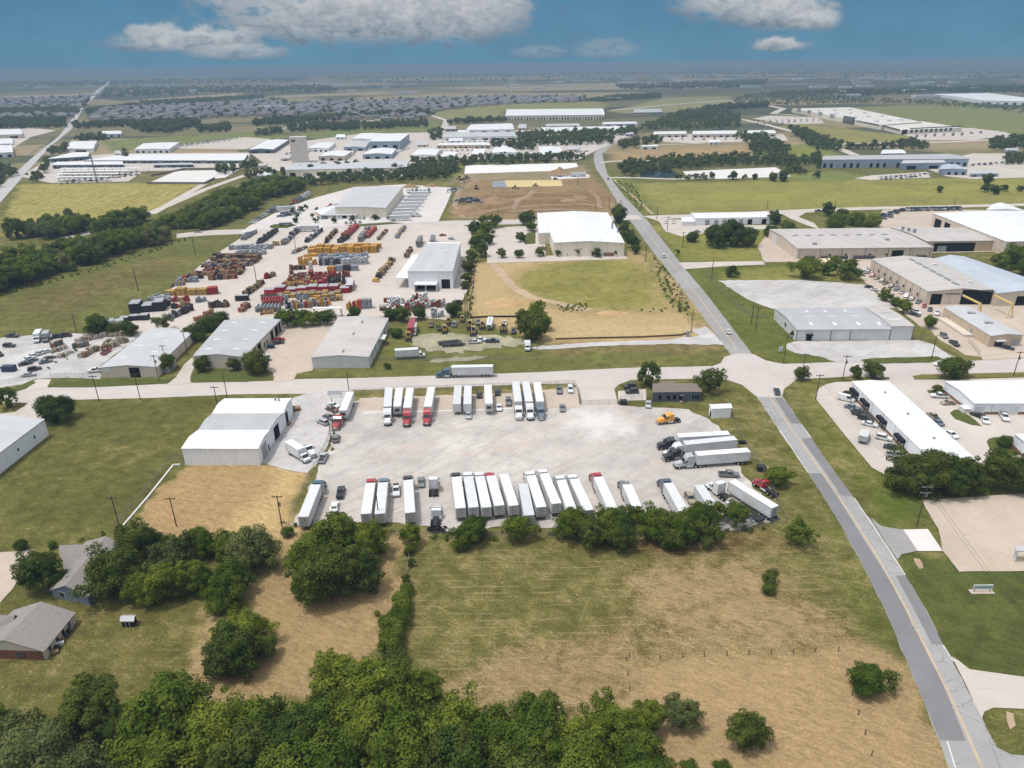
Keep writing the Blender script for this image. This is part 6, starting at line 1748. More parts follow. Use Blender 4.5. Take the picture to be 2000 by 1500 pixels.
def put(o, px, py, hx, hy, name, label, cat, group=None, col=None, only=('body',)):
 """px,py: ground point of the middle; hx,hy: picture direction the nose points to"""
 g = G(px, py)
 h = G(px + hx, py + hy)
 o.location = (g.x, g.y, ZV)
 o.rotation_euler = (0, 0, math.atan2(h.y - g.y, h.x - g.x) - math.pi / 2)
 o.name = name
 o['label'] = label
 o['category'] = cat
 if group:
  o['group'] = group
 elif 'group' in o:
  del o['group']
 if col is not None:
  for ch in o.children:
   if ch.name.split('.')[0] in only:
    ch.color = col
 return o
def car(px, py, hx, hy, kind, col, label, group=None, moving=False):
 cat = {'sedan': 'car', 'suv': 'car', 'pickup': 'pickup', 'van': 'van'}[kind]
 nm = {'sedan': 'car', 'suv': 'car', 'pickup': 'pickup_truck', 'van': 'van'}[kind]
 return put(proto(kind, car_proto, kind), px, py, hx, hy, nm, label, cat, group, col)
def trailer_proto(L, reefer):
 t = thing('semi_trailer', 'parked trailer', 'trailer')
 w = 1.29
 m = MB()
 m.box(-w, w, -L / 2, L / 2, 1.15, 4.10)
 b = m.build('box_body', M_trail, t)
 for s in (-1, 1):
  m = MB()
  m.box(min(s * .03, s * (w - .08)), max(s * .03, s * (w - .08)), -L / 2 - .05, -L / 2 + .02, 1.25, 3.98)
  m.build('rear_door', M_doorw, t)
  m = MB()
  m.rod((s * .35, -L / 2 - .08, 1.25), (s * .35, -L / 2 - .08, 3.95), .035, .035, 5)
  m.build('lock_rod', M_chas, t)
 m = MB()
 m.box(-w, w, -L / 2 - .06, -L / 2 + .06, 1.02, 1.16)
 m.box(-1.1, 1.1, -L / 2 - .02, -L / 2 + .08, .5, .62)
 m.box(-.9, -.78, -L / 2 - .01, -L / 2 + .07, .62, 1.02)
 m.box(.78, .9, -L / 2 - .01, -L / 2 + .07, .62, 1.02)
 m.build('rear_bumper', M_chas, t)
 m = MB()
 m.box(-.5, .5, -L / 2 + .6, L / 2 - 1.0, .92, 1.14)
 m.box(-1.0, 1.0, -L / 2 + 1.2, -L / 2 + 4.4, .7, .92)
 m.build('frame', M_chas, t)
 m = MB()
 for s in (-1, 1):
  m.box(s * .85 - .09, s * .85 + .09, L / 2 - 3.2, L / 2 - 3.0, .12, 1.14)
  m.box(s * .85 - .16, s * .85 + .16, L / 2 - 3.25, L / 2 - 2.95, .0, .1)
 m.build('landing_gear', M_chas, t)
 for s in (-1, 1):
  for y in (2.1, 3.4):
   add_wheel(t, W_DUAL, s * .93, -L / 2 + y, .52)
 m = MB()
 for s in (-1, 1):
  m.box(s * w - .015, s * w + .015, -L / 2, L / 2, 1.12, 1.24)
  m.box(s * w - .02, s * w + .02, -L / 2, L / 2, 4.0, 4.12)
 m.build('rail', M_chrome, t)
 if reefer:
  m = MB()
  m.box(-.95, .95, L / 2, L / 2 + .55, 2.3, 4.0, taper=.05)
  r = m.build('cooling_unit', M_doorw, t)
  m = MB()
  m.box(-.7, .7, L / 2 + .5, L / 2 + .58, 2.5, 3.3)
  m.build('grille', M_chas, r)
 return t
def _trailmat():
 m, nt, b = material('trailer_white', .5, .4)
 oi = nt.n('ShaderNodeObjectInfo')
 tc = nt.objpos()
 sx = nt.n('ShaderNodeSeparateXYZ')
 nt.L.new(tc, sx.inputs[0])
 w = nt.math('PINGPONG', nt.math('MULTIPLY', sx.outputs[1], 1 / 1.22), .5)
 f = nt.noise(.5, 5, .65, nt.pos())
 c = nt.mul(oi.outputs['Color'], nt.rng(w, .44, .5, 1.0, .84))
 c = nt.mul(c, nt.rng(f, .35, .75, 1.03, .86, False))
 c = nt.mul(c, nt.rng(oi.outputs['Random'], 0, 1, .86, 1.04, False))
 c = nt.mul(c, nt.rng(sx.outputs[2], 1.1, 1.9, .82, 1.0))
 st = nt.noise(.8, 4, .6, nt.mapv(tc, 0, (2.5, .12, .3)))
 c = nt.mix(nt.rng(st, .56, .75, 0, .35), c, S(196, 190, 180))
 nt.put(b.inputs['Base Color'], c)
 return m
M_trail = _trailmat()
def tractor_proto(kind):
 """origin under the fifth wheel, nose towards +y"""
 t = thing('semi_tractor', 'parked tractor', 'truck')
 m = MB()
 w = 1.2
 day = kind == 'day'
 back = 2.6 if day else 1.35
 top = 2.75 if day else (3.2 if kind == 'mid' else 3.95)
 # cab and sleeper
 prof = [(back, .95), (4.35, .95), (4.35, 1.95), (3.75, 2.85), (3.25, top - .3), (2.8, top), (back, top)]
 if day:
  prof = [(back, .95), (4.35, .95), (4.35, 1.95), (3.75, 2.72), (3.5, 2.8), (back, 2.75)]
 m.profile(prof, -w, w)
 # bonnet narrows to the nose
 vs = []
 for y, hw, z0, z1 in ((4.3, 1.12, .95, 2.0), (5.5, 1.0, .85, 1.8), (6.35, .82, .75, 1.55), (6.55, .7, .75, 1.25)):
  vs += [(-hw, y, z0), (hw, y, z0), (hw * .86, y, z1), (-hw * .86, y, z1)]
 fs = []
 for k in range(3):
  o = 4 * k
  for i in range(4):
   j = (i + 1) % 4
   fs.append((o + i, o + j, o + 4 + j, o + 4 + i))
 fs += [(3, 2, 1, 0), (12, 13, 14, 15)]
 m.add(vs, fs)
 # wings over the front wheels
 for s in (-1, 1):
  m.box(min(s * .78, s * 1.22), max(s * .78, s * 1.22), 4.75, 6.25, .98, 1.2, taper=.06)
 m.build('cab', M_car, t)
 m = MB()
 d = Vector((0, .9, .6)).normalized() * .03
 a, b = Vector((0, 4.33, 2.0)), Vector((0, 3.78, 2.82))
 m.add([(-1.02, a.y + d.y, a.z + d.z), (1.02, a.y + d.y, a.z + d.z), (.98, b.y + d.y, b.z + d.z), (-.98, b.y + d.y, b.z + d.z)], [(0, 1, 2, 3)])
 m.build('windscreen', M_glass, t)
 for s in (-1, 1):
  m = MB()
  x = s * (w + .015)
  m.quad((x, 4.1, 1.98), (x, 3.25, 1.98), (x, 3.25, 2.62), (x, 3.7, 2.66))
  m.build('side_window', M_glass, t)
  m = MB()
  m.box(s * 1.4 - .1, s * 1.4 + .1, 4.25, 4.4, 1.9, 2.6)
  m.rod((s * 1.2, 4.3, 2.3), (s * 1.4, 4.3, 2.3), .03, .03, 4)
  m.build('mirror', M_chas, t)
  m = MB()
  m.rod((s * 1.0, 1.4, .72), (s * 1.0, 3.3, .72), .32, .32, 10)
  m.build('fuel_tank', M_chrome, t)
  m = MB()
  m.box(s * .78 - .16, s * .78 + .16, 6.3, 6.42, 1.0, 1.22)
  m.build('headlight', M_lampw, t)
  add_wheel(t, W_BIG, s * 1.05, 5.45, .52)
  for y in (-.65, .65):
   add_wheel(t, W_DUAL, s * .93, y, .52)
  if not day:
   m = MB()
   m.rod((s * 1.12, back - .12, 1.0), (s * 1.12, back - .12, top + .1), .08, .08, 6)
   m.build('exhaust_stack', M_chrome, t)
 m = MB()
 m.box(-.42, .42, -1.3, 5.8, .62, .95)
 m.box(-.55, .55, -.5, .5, .95, 1.12, taper=.1)
 for y in (-.65, .65):
  m.box(-1.0, 1.0, y - .12, y + .12, .42, .62)
 m.build('chassis', M_chas, t)
 m = MB()
 m.box(-.5, .5, 6.5, 6.6, .85, 1.4)
 m.build('grille', M_chrome, t)
 m = MB()
 m.box(-1.15, 1.15, 6.35, 6.62, .4, .72, taper=.03)
 m.build('bumper', M_chrome if kind != 'aero' else M_chas, t)
 return t
def tractor(x, y, rz, kind, col, label, name='semi_tractor'):
 o = proto('tractor_' + kind, tractor_proto, kind)
 o.location = (x, y, ZV)
 o.rotation_euler = (0, 0, rz)
 o.name = name
 o['label'] = label
 o['category'] = 'truck'
 for ch in o.children:
  if ch.name.split('.')[0] == 'cab':
   ch.color = col
 return o
def rig(rear, front, label, tr=None, reefer=False, col=WHITE, trlabel=None):
 """trailer from the roof ends in the picture; tr = (kind, colour) of a tractor coupled to it"""
 a, b = G(rear[0], rear[1], 4.1 + ZV), G(front[0], front[1], 4.1 + ZV)
 d = b - a
 L = min(16.6, max(9.5, d.length))
 base = min((16.15, 14.6, 12.2, 10.0), key=lambda q: abs(q - L))
 L = min(max(L, base * .93), base * 1.05)
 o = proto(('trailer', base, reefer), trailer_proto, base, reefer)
 u = d.normalized()
 c = (a + b) / 2
 rz = math.atan2(d.y, d.x) - math.pi / 2
 o.location = (c.x, c.y, ZV)
 o.rotation_euler = (0, 0, rz)
 o.scale = (1, L / base, 1)
 o.name = 'semi_trailer'
 o['label'] = label
 o['category'] = 'trailer'
 for ch in o.children:
  if ch.name.split('.')[0] == 'box_body':
   ch.color = col
 if tr:
  k = c + u * (L / 2 - .4)
  tractor(k.x, k.y, rz, tr[0], tr[1], trlabel)
 return o
# -- top row of the truck yard, noses towards the open gravel
OFFW, CREAMW = (.57, .58, .58, 1), (.58, .55, .50, 1)
rig((759.5, 756.5), (756.5, 794), 'white trailer at the left end of the top row behind a white cab', ('aero', WHITE), trlabel='white tractor at the left end of the top row')
rig((780, 757), (775.5, 793), 'uncoupled white cooled trailer between a white and a red cab in the top row', None, True)
rig((801, 757), (795, 796), 'white trailer behind the left of the two red cabs in the top row', ('aero', RED), trlabel='left of the two red tractors in the top row')
rig((842.5, 756), (835, 794), 'white trailer with a dark roof hatch behind the right red cab in the top row', ('aero', RED), trlabel='right of the two red tractors in the top row')
rig((894.5, 752.7), (892, 789), 'uncoupled white trailer standing left of its twin in the middle of the top row', None, False, OFFW)
rig((914, 752.7), (912.7, 789), 'uncoupled white trailer with a silver car under its nose in the top row', None, False, OFFW)
rig((952.7, 751.5), (954.8, 788), 'uncoupled cooled trailer standing between parked cars in the top row', None, True)
rig((1007, 744.5), (1012, 784), 'white trailer behind the white cab with a red band on its roof', ('mid', OFFW), trlabel='white tractor with a red roof band in the top row')
rig((1026.5, 745), (1033.5, 784), 'white trailer in the middle of the right-hand three of the top row', ('aero', WHITE), trlabel='white tractor in the middle of the right-hand three of the top row')
rig((1048.5, 746), (1055, 784), 'white trailer behind the blue cab at the right end of the top row', ('mid', BLUEG), trlabel='blue-grey tractor at the right end of the top row')
rig((684, 765), (669.5, 801), 'white cooled trailer standing in the grass beside the yard entrance gate sign', None, True)
# -- bottom row, doors towards the viewer
rig((592, 1009), (617, 946), 'white trailer slanting at the left end of the bottom row', ('aero', TEAL), trlabel='teal tractor at the left end of the bottom row')
rig((714.6, 1003), (723.5, 943), 'white trailer behind the red cab, left of the pair by the white pickup', ('aero', RED), trlabel='red tractor left of the pair by the white pickup')
rig((741.7, 1003), (748, 942), 'white trailer behind the blue-grey cab beside the white pickup', ('aero', BLUEG), trlabel='blue-grey tractor beside the white pickup in the bottom row')
rig((800.8, 1001), (797, 937), 'white trailer standing alone between the white pickup and a grey car', ('aero', BLACK), trlabel='black tractor with the lone trailer beside the white pickup')
rig((899.5, 992), (891, 931), 'white trailer with dark roof patch, first of the close group behind a black cab', ('aero', BLACK), trlabel='black tractor at the left end of the close group')
rig((925, 990.5), (914.5, 930), 'white trailer second in the close group behind a white cab', ('aero', WHITE), trlabel='white tractor second in the close group')
rig((950, 990.5), (937, 930), 'white trailer third in the close group behind a white cab', ('aero', WHITE), trlabel='white tractor third in the close group')
rig((975.5, 987), (958.5, 929), 'white trailer fourth in the close group behind a red cab', ('mid', RED), trlabel='red tractor fourth in the close group')
rig((1003.4, 987), (983.5, 925.5), 'uncoupled white trailer with a bare nose at the right of the close group', None, False, OFFW)
rig((1033.6, 1006), (1021.5, 944.5), 'shorter uncoupled trailer left of two white cabs in the bottom row', None, False, OFFW)
rig((1057.4, 990), (1037, 928.5), 'white trailer with brown stained doors behind a white cab', ('aero', WHITE), trlabel='white tractor of the trailer with brown doors')
rig((1086.8, 983), (1062.5, 924.5), 'white trailer with clean blue-grey doors behind a tall white cab', ('aero', WHITE), trlabel='white tractor standing farthest forward in the bottom row')
rig((1117.6, 998), (1096, 937), 'white trailer with a creased roof end behind a white cab by the dense trees', ('aero', WHITE), trlabel='white tractor of the trailer with the creased roof')
rig((1149.8, 996), (1121, 935), 'white trailer half hidden by the dense trees, right of the creased one', ('aero', WHITE), trlabel='white tractor right of the creased trailer')
rig((1196, 992), (1168.5, 931), 'white trailer alone behind a red cab near the dense trees', ('aero', RED), trlabel='red tractor standing alone near the dense trees')
rig((1247, 996), (1225, 946), 'white trailer behind the dark grey cab near the dense trees', ('mid', GREY), trlabel='dark grey tractor near the dense trees')
rig((1336, 998), (1305, 942.5), 'white trailer behind the dark blue cab near the dense trees', ('aero', NAVY), trlabel='dark blue tractor near the dense trees')
rig((1392, 988), (1365, 947), 'short white trailer beside the tan car at the right end of the bottom row', None, False, OFFW)
rig((1514, 990), (1429, 938), 'long white trailer parked diagonally at the lower right corner of the yard')
# -- the three on the right, noses to the left
rig((1424, 845), (1324, 850.5), 'white trailer behind the black cab, farthest of the three side-on trailers', ('mid', BLACK), trlabel='black tractor of the farthest side-on trailer')
rig((1437, 855), (1337, 865), 'white trailer behind the white cab, middle of the three side-on trailers', ('aero', WHITE), trlabel='white tractor of the middle side-on trailer')
rig((1463, 878.5), (1360, 886), 'white trailer behind the silver cab, nearest of the three side-on trailers', ('aero', SILV), trlabel='silver tractor of the nearest side-on trailer')
rig((963, 714), (883, 715.5), 'white cooled trailer driving on the street behind a teal cab', ('mid', TEAL), True, trlabel='teal tractor pulling a trailer along the street')
def rig_alone(px, py, hx, hy, kind, col, label, group=None):
 g, h = G(px, py), G(px + hx, py + hy)
 o = tractor(g.x, g.y, math.atan2(h.y - g.y, h.x - g.x) - math.pi / 2, kind, col, label)
 if group:
  o['group'] = group
rig_alone(1320, 824, -10, 1.2, 'mid', YELLOW, 'yellow tractor without a trailer below the office cabin')
rig_alone(1333, 893, -10, 2.0, 'mid', BLACK, 'black tractor squeezed between the white and the silver cabs')
rig_alone(1414, 975, -12, -9, 'aero', WHITE, 'white tractor without a trailer beside the diagonal trailer')
rig_alone(1508, 968, -12, -8, 'day', RED, 'red tractor nearly hidden behind the diagonal trailer')
rig_alone(847, 967, 0.6, -10, 'aero', WHITE, 'white tractor without a trailer showing its bare frame in the bottom row')
rig_alone(851, 1027, 1.2, -10, 'day', OFFW, 'old white tractor parked behind the tyre pile at the fence')
rig_alone(666, 824, -6, 10, 'mid', RED, 'red tractor in the grass beside the cooled trailer by the gate')
rig_alone(596, 879, 6, 6, 'day', WHITE, 'white day-cab tractor parked beside the box truck')
def boxtruck_proto(L, Hh):
 t = thing('box_truck', 'box truck', 'truck')
 m = MB()
 m.box(-1.22, 1.22, -L / 2, L / 2, 1.0, Hh)
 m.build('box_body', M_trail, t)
 y = L / 2
 m = MB()
 m.profile([(y + .15, .6), (y + 2.5, .6), (y + 2.55, 1.3), (y + 1.75, 1.55), (y + 1.2, 2.4), (y + .15, 2.45)], -1.05, 1.05)
 m.build('cab', M_car, t)
 m = MB()
 m.quad((-.95, y + 1.78, 1.6), (.95, y + 1.78, 1.6), (.9, y + 1.25, 2.36), (-.9, y + 1.25, 2.36))
 m.build('windscreen', M_glass, t)
 for s in (-1, 1):
  m = MB()
  x = s * 1.07
  m.quad((x, y + 1.65, 1.55), (x, y + .6, 1.55), (x, y + .6, 2.25), (x, y + 1.2, 2.25))
  m.build('side_window', M_glass, t)
  add_wheel(t, W_BIG, s * .95, y + 1.5, .5)
  add_wheel(t, W_DUAL, s * .85, -L / 2 + 1.9, .5)
 m = MB()
 m.box(-.45, .45, -L / 2 + .2, y + 2.2, .55, 1.0)
 m.build('chassis', M_chas, t)
 m = MB()
 m.box(-1.1, 1.1, -L / 2 - .05, -L / 2 + .02, 1.1, Hh - .1)
 m.build('rear_door', M_doorw, t)
 return t
def boxtruck(px, py, hx, hy, L, H, label, col=WHITE, cab=None):
 o = put(proto(('bt', L, H), boxtruck_proto, L, H), px, py, hx, hy, 'box_truck', label, 'truck')
 for ch in o.children:
  n = ch.name.split('.')[0]
  if n in ('box_body', 'cab'):
   ch.color = (cab or col) if n == 'cab' else col
 return o
boxtruck(579, 891, 9, 5.5, 7.5, 3.9, 'white box truck parked on gravel right of the white three-section shed')
boxtruck(795, 700, 10, -.6, 9.0, 3.9, 'white box truck parked on the grass strip by the plain warehouse')
boxtruck(1685, 862, 3.5, -9, 5.0, 2.9, 'white box van parked among the cars at the office strip')
boxtruck(77, 663, -3.5, 6, 6.5, 3.6, 'white box truck at the back of the left gravel lot')
boxtruck(93, 663, -3, 6, 5.0, 3.4, 'grey box truck beside the white one in the left gravel lot', SILV, GREY)
boxtruck(1030, 680, .3, 9, 4.0, 2.7, 'small white van body parked on the grass by the leaning pole')
# -- cars one by one
for a in [
  (936, 774, -.3, -8, 'suv', BLACK, 'black car parked left of the uncoupled cooled trailer in the top row'),
  (971.5, 769, 0, -8, 'suv', BLACK, 'black square off-roader parked right of the cooled trailer in the top row'),
  (975, 799, .2, 8, 'sedan', WHITE, 'white sedan parked by the kerb strip of the top row'),
  (993, 788, .2, 8, 'pickup', GREY, 'grey pickup with an open bed in the top row'),
  (915.5, 814, .1, 8, 'sedan', SILV, 'silver sedan in front of an uncoupled trailer in the top row'),
  (1092, 765, .7, 8, 'pickup', GREY, 'dark pickup on the tan pad at the right end of the top row'),
  (1114, 764, 1, 8, 'suv', WHITE, 'white car on the tan pad at the right end of the top row'),
  (1098.5, 800, .6, 8, 'sedan', GREY, 'grey sedan standing alone beside the entrance drive'),
  (1230, 758, -10, .5, 'suv', BLACK, 'black car farthest of the two beside the office cabin'),
  (1234, 768, -10, .5, 'suv', BLACK, 'black car nearest the fence beside the office cabin'),
  (1266, 793, 0, 8, 'sedan', SILV, 'silver sedan below the corner of the office cabin'),
  (1423, 931, 10, .4, 'pickup', GREY, 'dark grey pickup parked by the grass above the diagonal trailer'),
  (1347, 978, 5, 8, 'suv', TAN, 'tan car beside the short trailer at the right end of the bottom row'),
  (666, 966, 2, -9, 'pickup', BLACK, 'black pickup near the left end of the bottom row'),
  (654, 994, 1.5, -9, 'sedan', WHITE, 'white sedan near the left end of the bottom row'),
  (774, 962, .2, 9, 'pickup', WHITE, 'white pickup with a black bed in the bottom row'),
  (823, 945.5, -.1, 9, 'sedan', GREY, 'dark grey sedan beside the lone black-cab trailer'),
  (657, 860, 2, -8, 'suv', GREY, 'grey car by the utility pole at the fence'),
  (632, 898, 4, -8, 'pickup', SILV, 'silver pickup along the fence below the pole'),
  (631, 828, -9, -4, 'suv', SILV, 'silver estate car left of the red tractor in the grass'),
  (643, 818, 8, 3, 'sedan', GREY, 'grey sedan left of the red tractor in the grass'),
  (649, 803, 9, 3, 'sedan', BROWN, 'old brown car beside the trailer in the grass'),
  (651, 795, 9, 2, 'sedan', WHITE, 'white car nearest the gate sign by the grassed trailer'),
  (1517, 768, 3, 9, 'sedan', BLACK, 'black car waiting on the main road at the junction'),
  (1422, 650, -4, -7, 'sedan', WHITE, 'white car driving on the main road above the junction'),
  (1296, 502, -3, -6, 'suv', WHITE, 'white car on the main road beside the cleared lot'),
  (1213, 395, -3, -7, 'suv', WHITE, 'white car far up the main road before the construction site'),
  (1188, 350, -2, -6, 'sedan', BLACK, 'dark car on the main road near the pond'),
  (1178, 301, -1, -6, 'sedan', GREY, 'tiny dark car on the bend of the main road'),
  (1652, 783, 10, 2.4, 'van', WHITE, 'white van first in the row at the office strip'),
  (1664, 799, 10, 2.4, 'sedan', BLUEG, 'blue-grey sedan second in the row at the office strip'),
  (1675, 806, 10, 2.4, 'sedan', GREY, 'grey car third in the row at the office strip'),
  (1681, 813, 10, 2.4, 'pickup', BLACK, 'black pickup fourth in the row at the office strip'),
  (1690, 821, 10, 2.4, 'suv', BLACK, 'black car with a tan hood fifth in the row at the office strip'),
  (1698, 832, 10, 2.2, 'sedan', WHITE, 'white sedan below the black ones at the office strip'),
  (1725, 859, 10, 2.2, 'suv', WHITE, 'white hatchback beside the white box van at the office strip'),
  (1742, 878, 10, 2.2, 'sedan', BLACK, 'black sedan below the white hatchback at the office strip'),
  (1750, 893, 10, 1.0, 'pickup', SILV, 'silver pickup last in the row beside the dark trees'),
  (1834, 777, -10, -.6, 'pickup', WHITE, 'white pickup nose-out by the wall of the white office with garage doors'),
  (1851, 790, -10, .4, 'sedan', TAN, 'tan sedan below the white pickup at the white office with garage doors'),
  (1923, 824, 4, 8, 'sedan', WHITE, 'white car in the painted bay before the garage doors'),
  (1960, 818, 5, 8, 'pickup', WHITE, 'white ladder pickup in the painted bay before the garage doors'),
  (1910, 815, -8, -3, 'sedan', BLACK, 'black car against the wall between white cars by the garage doors'),
  (1822, 818, -6, -5, 'pickup', TAN, 'tan pickup behind the office strip'),
  (1830, 828, -7, -5, 'sedan', BLUEG, 'blue-grey car behind the office strip'),
  (1857, 852, 8, 5, 'sedan', WHITE, 'white car behind the lower half of the office strip'),
  (1836, 714, -10, 1, 'sedan', WHITE, 'white car on the street half hidden by the broad dark tree'),
  (1843, 659, 6, 5, 'suv', GREY, 'grey car inside the gate by the small tan building'),
  (1863, 674, 7, 5, 'pickup', BLACK, 'black pickup inside the gate by the small tan building'),
  (1967, 682, 9, 2, 'sedan', BLACK, 'black sedan at the entrance of the small tan building'),
  (1788, 612, 8, 4, 'pickup', WHITE, 'white pickup under the tree in the employee car park'),
  (1787, 617, 9, 3, 'sedan', BLACK, 'black sedan below the white pickup in the employee car park'),
  (1698, 563, 9, 1, 'sedan', BLACK, 'dark sedan on the lower side of the employee car park'),
  (1709, 568, 9, 1, 'sedan', WHITE, 'white sedan on the lower side of the employee car park'),
  (1830, 614, -4, 8, 'pickup', WHITE, 'white pickup nearest the gate tree in the employee car park'),
  (1816, 607, -2, 8, 'sedan', BLACK, 'black car beside the white pickup nearest the gate tree'),
  (1805, 600, -2, 8, 'sedan', RED, 'dark red car before the open doors of the fabrication hall'),
  (187, 727, -9, .6, 'pickup', WHITE, 'white pickup at the corner of the beige warehouse with the pale sign'),
  (208, 690, 7, -5, 'pickup', RED, 'red pickup in the left gravel lot'),
  (68, 724, 9, -2, 'suv', BLACK, 'black car by the hedge of the left gravel lot'),
  (57, 735, 9, -1, 'sedan', SILV, 'silver sedan nearest the street in the left gravel lot'),
  (90, 709, 9, -2, 'sedan', GREY, 'grey sedan right of the hedge in the left gravel lot'),
  (96, 702, 9, -3, 'sedan', BROWN, 'brown car right of the hedge in the left gravel lot'),
  (50, 713, 9, -2, 'sedan', BLACK, 'black car at the lower end of the hedge row'),
  (62, 707, 9, -3, 'sedan', BLUEG, 'blue-grey car second in the hedge row'),
  (57, 703, 9, -3, 'sedan', WHITE, 'white car second in the hedge row'),
  (67, 697, 9, -3, 'sedan', WHITE, 'white car third in the hedge row'),
  (80, 692, 9, -3, 'sedan', SILV, 'silver car fourth in the hedge row'),
  (92, 689, 9, -3, 'sedan', WHITE, 'white car at the upper end of the hedge row'),
  (19, 678, 9, 0, 'suv', BLACK, 'dark buggy-like car by the white shed at the left edge'),
  (25, 659, 9, 0, 'pickup', BLACK, 'dark pickup behind the white shed at the left edge'),
  (-1, 695, 6, 3, 'suv', BLACK, 'black car cut by the left edge'),
  (545, 666, 10, -1.5, 'sedan', RED, 'dark red car in the tan court'),
  (544, 672, 10, -1.5, 'sedan', BLACK, 'black sedan in the tan court'),
  (524, 702, 4, 6, 'suv', SILV, 'silver car behind the largest tree in the tan court'),
  (386, 454, 10, 0, 'pickup', TAN, 'tan pickup on the road above the storage yard'),
  (962, 669, 10, -.2, 'pickup', NAVY, 'dark pickup on the gravel of the equipment lawn'),
  (888, 636, 2, -6, 'pickup', SILV, 'old pale blue car on the equipment lawn'),
  (865, 461, 8, -.5, 'sedan', RED, 'red car on the concrete beyond the tall white steel building'),
  (882, 468, 8, .5, 'sedan', SILV, 'silver car on the concrete beyond the tall white steel building'),
  (1300, 436, -1, 5, 'suv', WHITE, 'white car left in the small lot beside the white garages'),
  (1315, 436, -1, 5, 'pickup', WHITE, 'white pickup right in the small lot beside the white garages'),
  (1362, 454, 8, .4, 'sedan', GREY, 'grey car half hidden left of the tree clump'),
  (1598, 414, 8, .2, 'pickup', BLACK, 'black pickup on the side road by the dark tree')]:
 car(*a)
for i, (x, y) in enumerate([(1690, 528), (1694, 533), (1703, 540), (1711, 545), (1722, 550), (1728, 555), (1740, 561), (1750, 567), (1760, 573), (1770, 580), (1780, 586), (1793, 592)]):
 car(x, y, -5, 5, _wr.choice(['sedan', 'suv', 'pickup']), [SILV, BLACK, RED, TAN, GREY, BROWN, BLACK, NAVY, SILV, WHITE, GREY, NAVY][i], 'car in the row along the tan fabrication hall wall', 'row of cars along the fabrication hall')
for i in range(12):
 car(492 + i * 4.3, 437 - i * 2.9, 8, 0, 'sedan', _wr.choice([WHITE, SILV, WHITE, GREY]), 'car in the slanting row along the wood above the storage yard', 'slanting row of cars along the wood')
for i in range(17):
 x = 622 + i * 7.4
 if i not in (3, 7, 9, 13):
  car(x, 427.5 + .3 * (i % 2), 0, 5, _wr.choice(['sedan', 'suv']), _wr.choice([WHITE, SILV, GREY, BLACK, BLUEG]), 'car in the row before the cream warehouse front', 'row of cars before the cream warehouse')
for i in range(12):
 car(548 + (i % 6) * 7.2 + (i // 6) * 6, 424 - (i // 6) * 5.5 - (i % 6) * 1.2, 8, 0, _wr.choice(['sedan', 'suv', 'pickup']), _wr.choice([WHITE, SILV, GREY, BLACK, BLUEG]), 'car in the double row left of the cream warehouse', 'double row of cars left of the cream warehouse')
for i in range(5):
 car(548 + i * 5, 441 - .3 * i, 1, 5, 'suv', _wr.choice([BLACK, GREY, BLACK]), 'dark car in the short row on the grass island', 'short row of dark cars on the grass island')
for i in range(4):
 car(676 + i * 9, 437 - i * .4, 0, 5, 'sedan', _wr.choice([GREY, BLUEG, SILV]), 'car nearest the road before the cream warehouse', 'cars by the road before the cream warehouse')
# trailers docked at the cream warehouse
for k in range(8):
 x0, y0 = 760 + k * 5.6, 424 - k * 6.6
 rig((x0, y0 - 3), (x0 + 41, y0 - 4.5), 'white trailer docked at the right side of the cream warehouse', ('aero', WHITE) if k == 1 else None, trlabel='white tractor at the docked trailers of the cream warehouse')['group'] = 'trailers docked at the cream warehouse'
for k, c in enumerate([WHITE, SILV, BLUEG, WHITE, WHITE, BLUEG]):
 rig_alone(798 + k * 8, 375.5, 0, 4, 'aero', c, '%s tractor parked by the dirt heaps behind the docked trailers' % {WHITE: 'white', SILV: 'silver', BLUEG: 'blue-grey'}[c], 'tractors by the dirt heaps')
for k, c in enumerate([RED, BLUEG, BLUEG, WHITE, WHITE, WHITE]):
 rig_alone(571 + k * 5.5, 399 - k * 3.2, 6, -1, 'aero', c, '%s tractor in the slanting row beside the wood' % {WHITE: 'white', RED: 'red', BLUEG: 'blue-grey'}[c], 'tractors in the slanting row beside the wood')
rig((576, 402), (540, 404), 'white trailer behind a dark cab at the edge of the wood', ('mid', NAVY), trlabel='dark tractor at the edge of the wood')
rig((622, 440), (584, 441), 'white trailer standing on the road above the storage yard', None)
rig((690, 396), (650, 397), 'white trailer docked at the far left side of the cream warehouse', ('aero', RED), trlabel='red tractor at the far left side of the cream warehouse')
rig((806, 622), (801, 640), 'dark red trailer on the grass beside the equipment lawn', None, False, (.28, .04, .05, 1))
rig((823, 457), (814, 474), 'grey trailer left of the pair beyond the tall white steel building', None, False, GREY)
rig((847, 456), (842, 472), 'grey trailer right of the pair beyond the tall white steel building', None, False, GREY)
rig((1116, 337), (1145, 336.5), 'white trailer beside the new white slab', None)
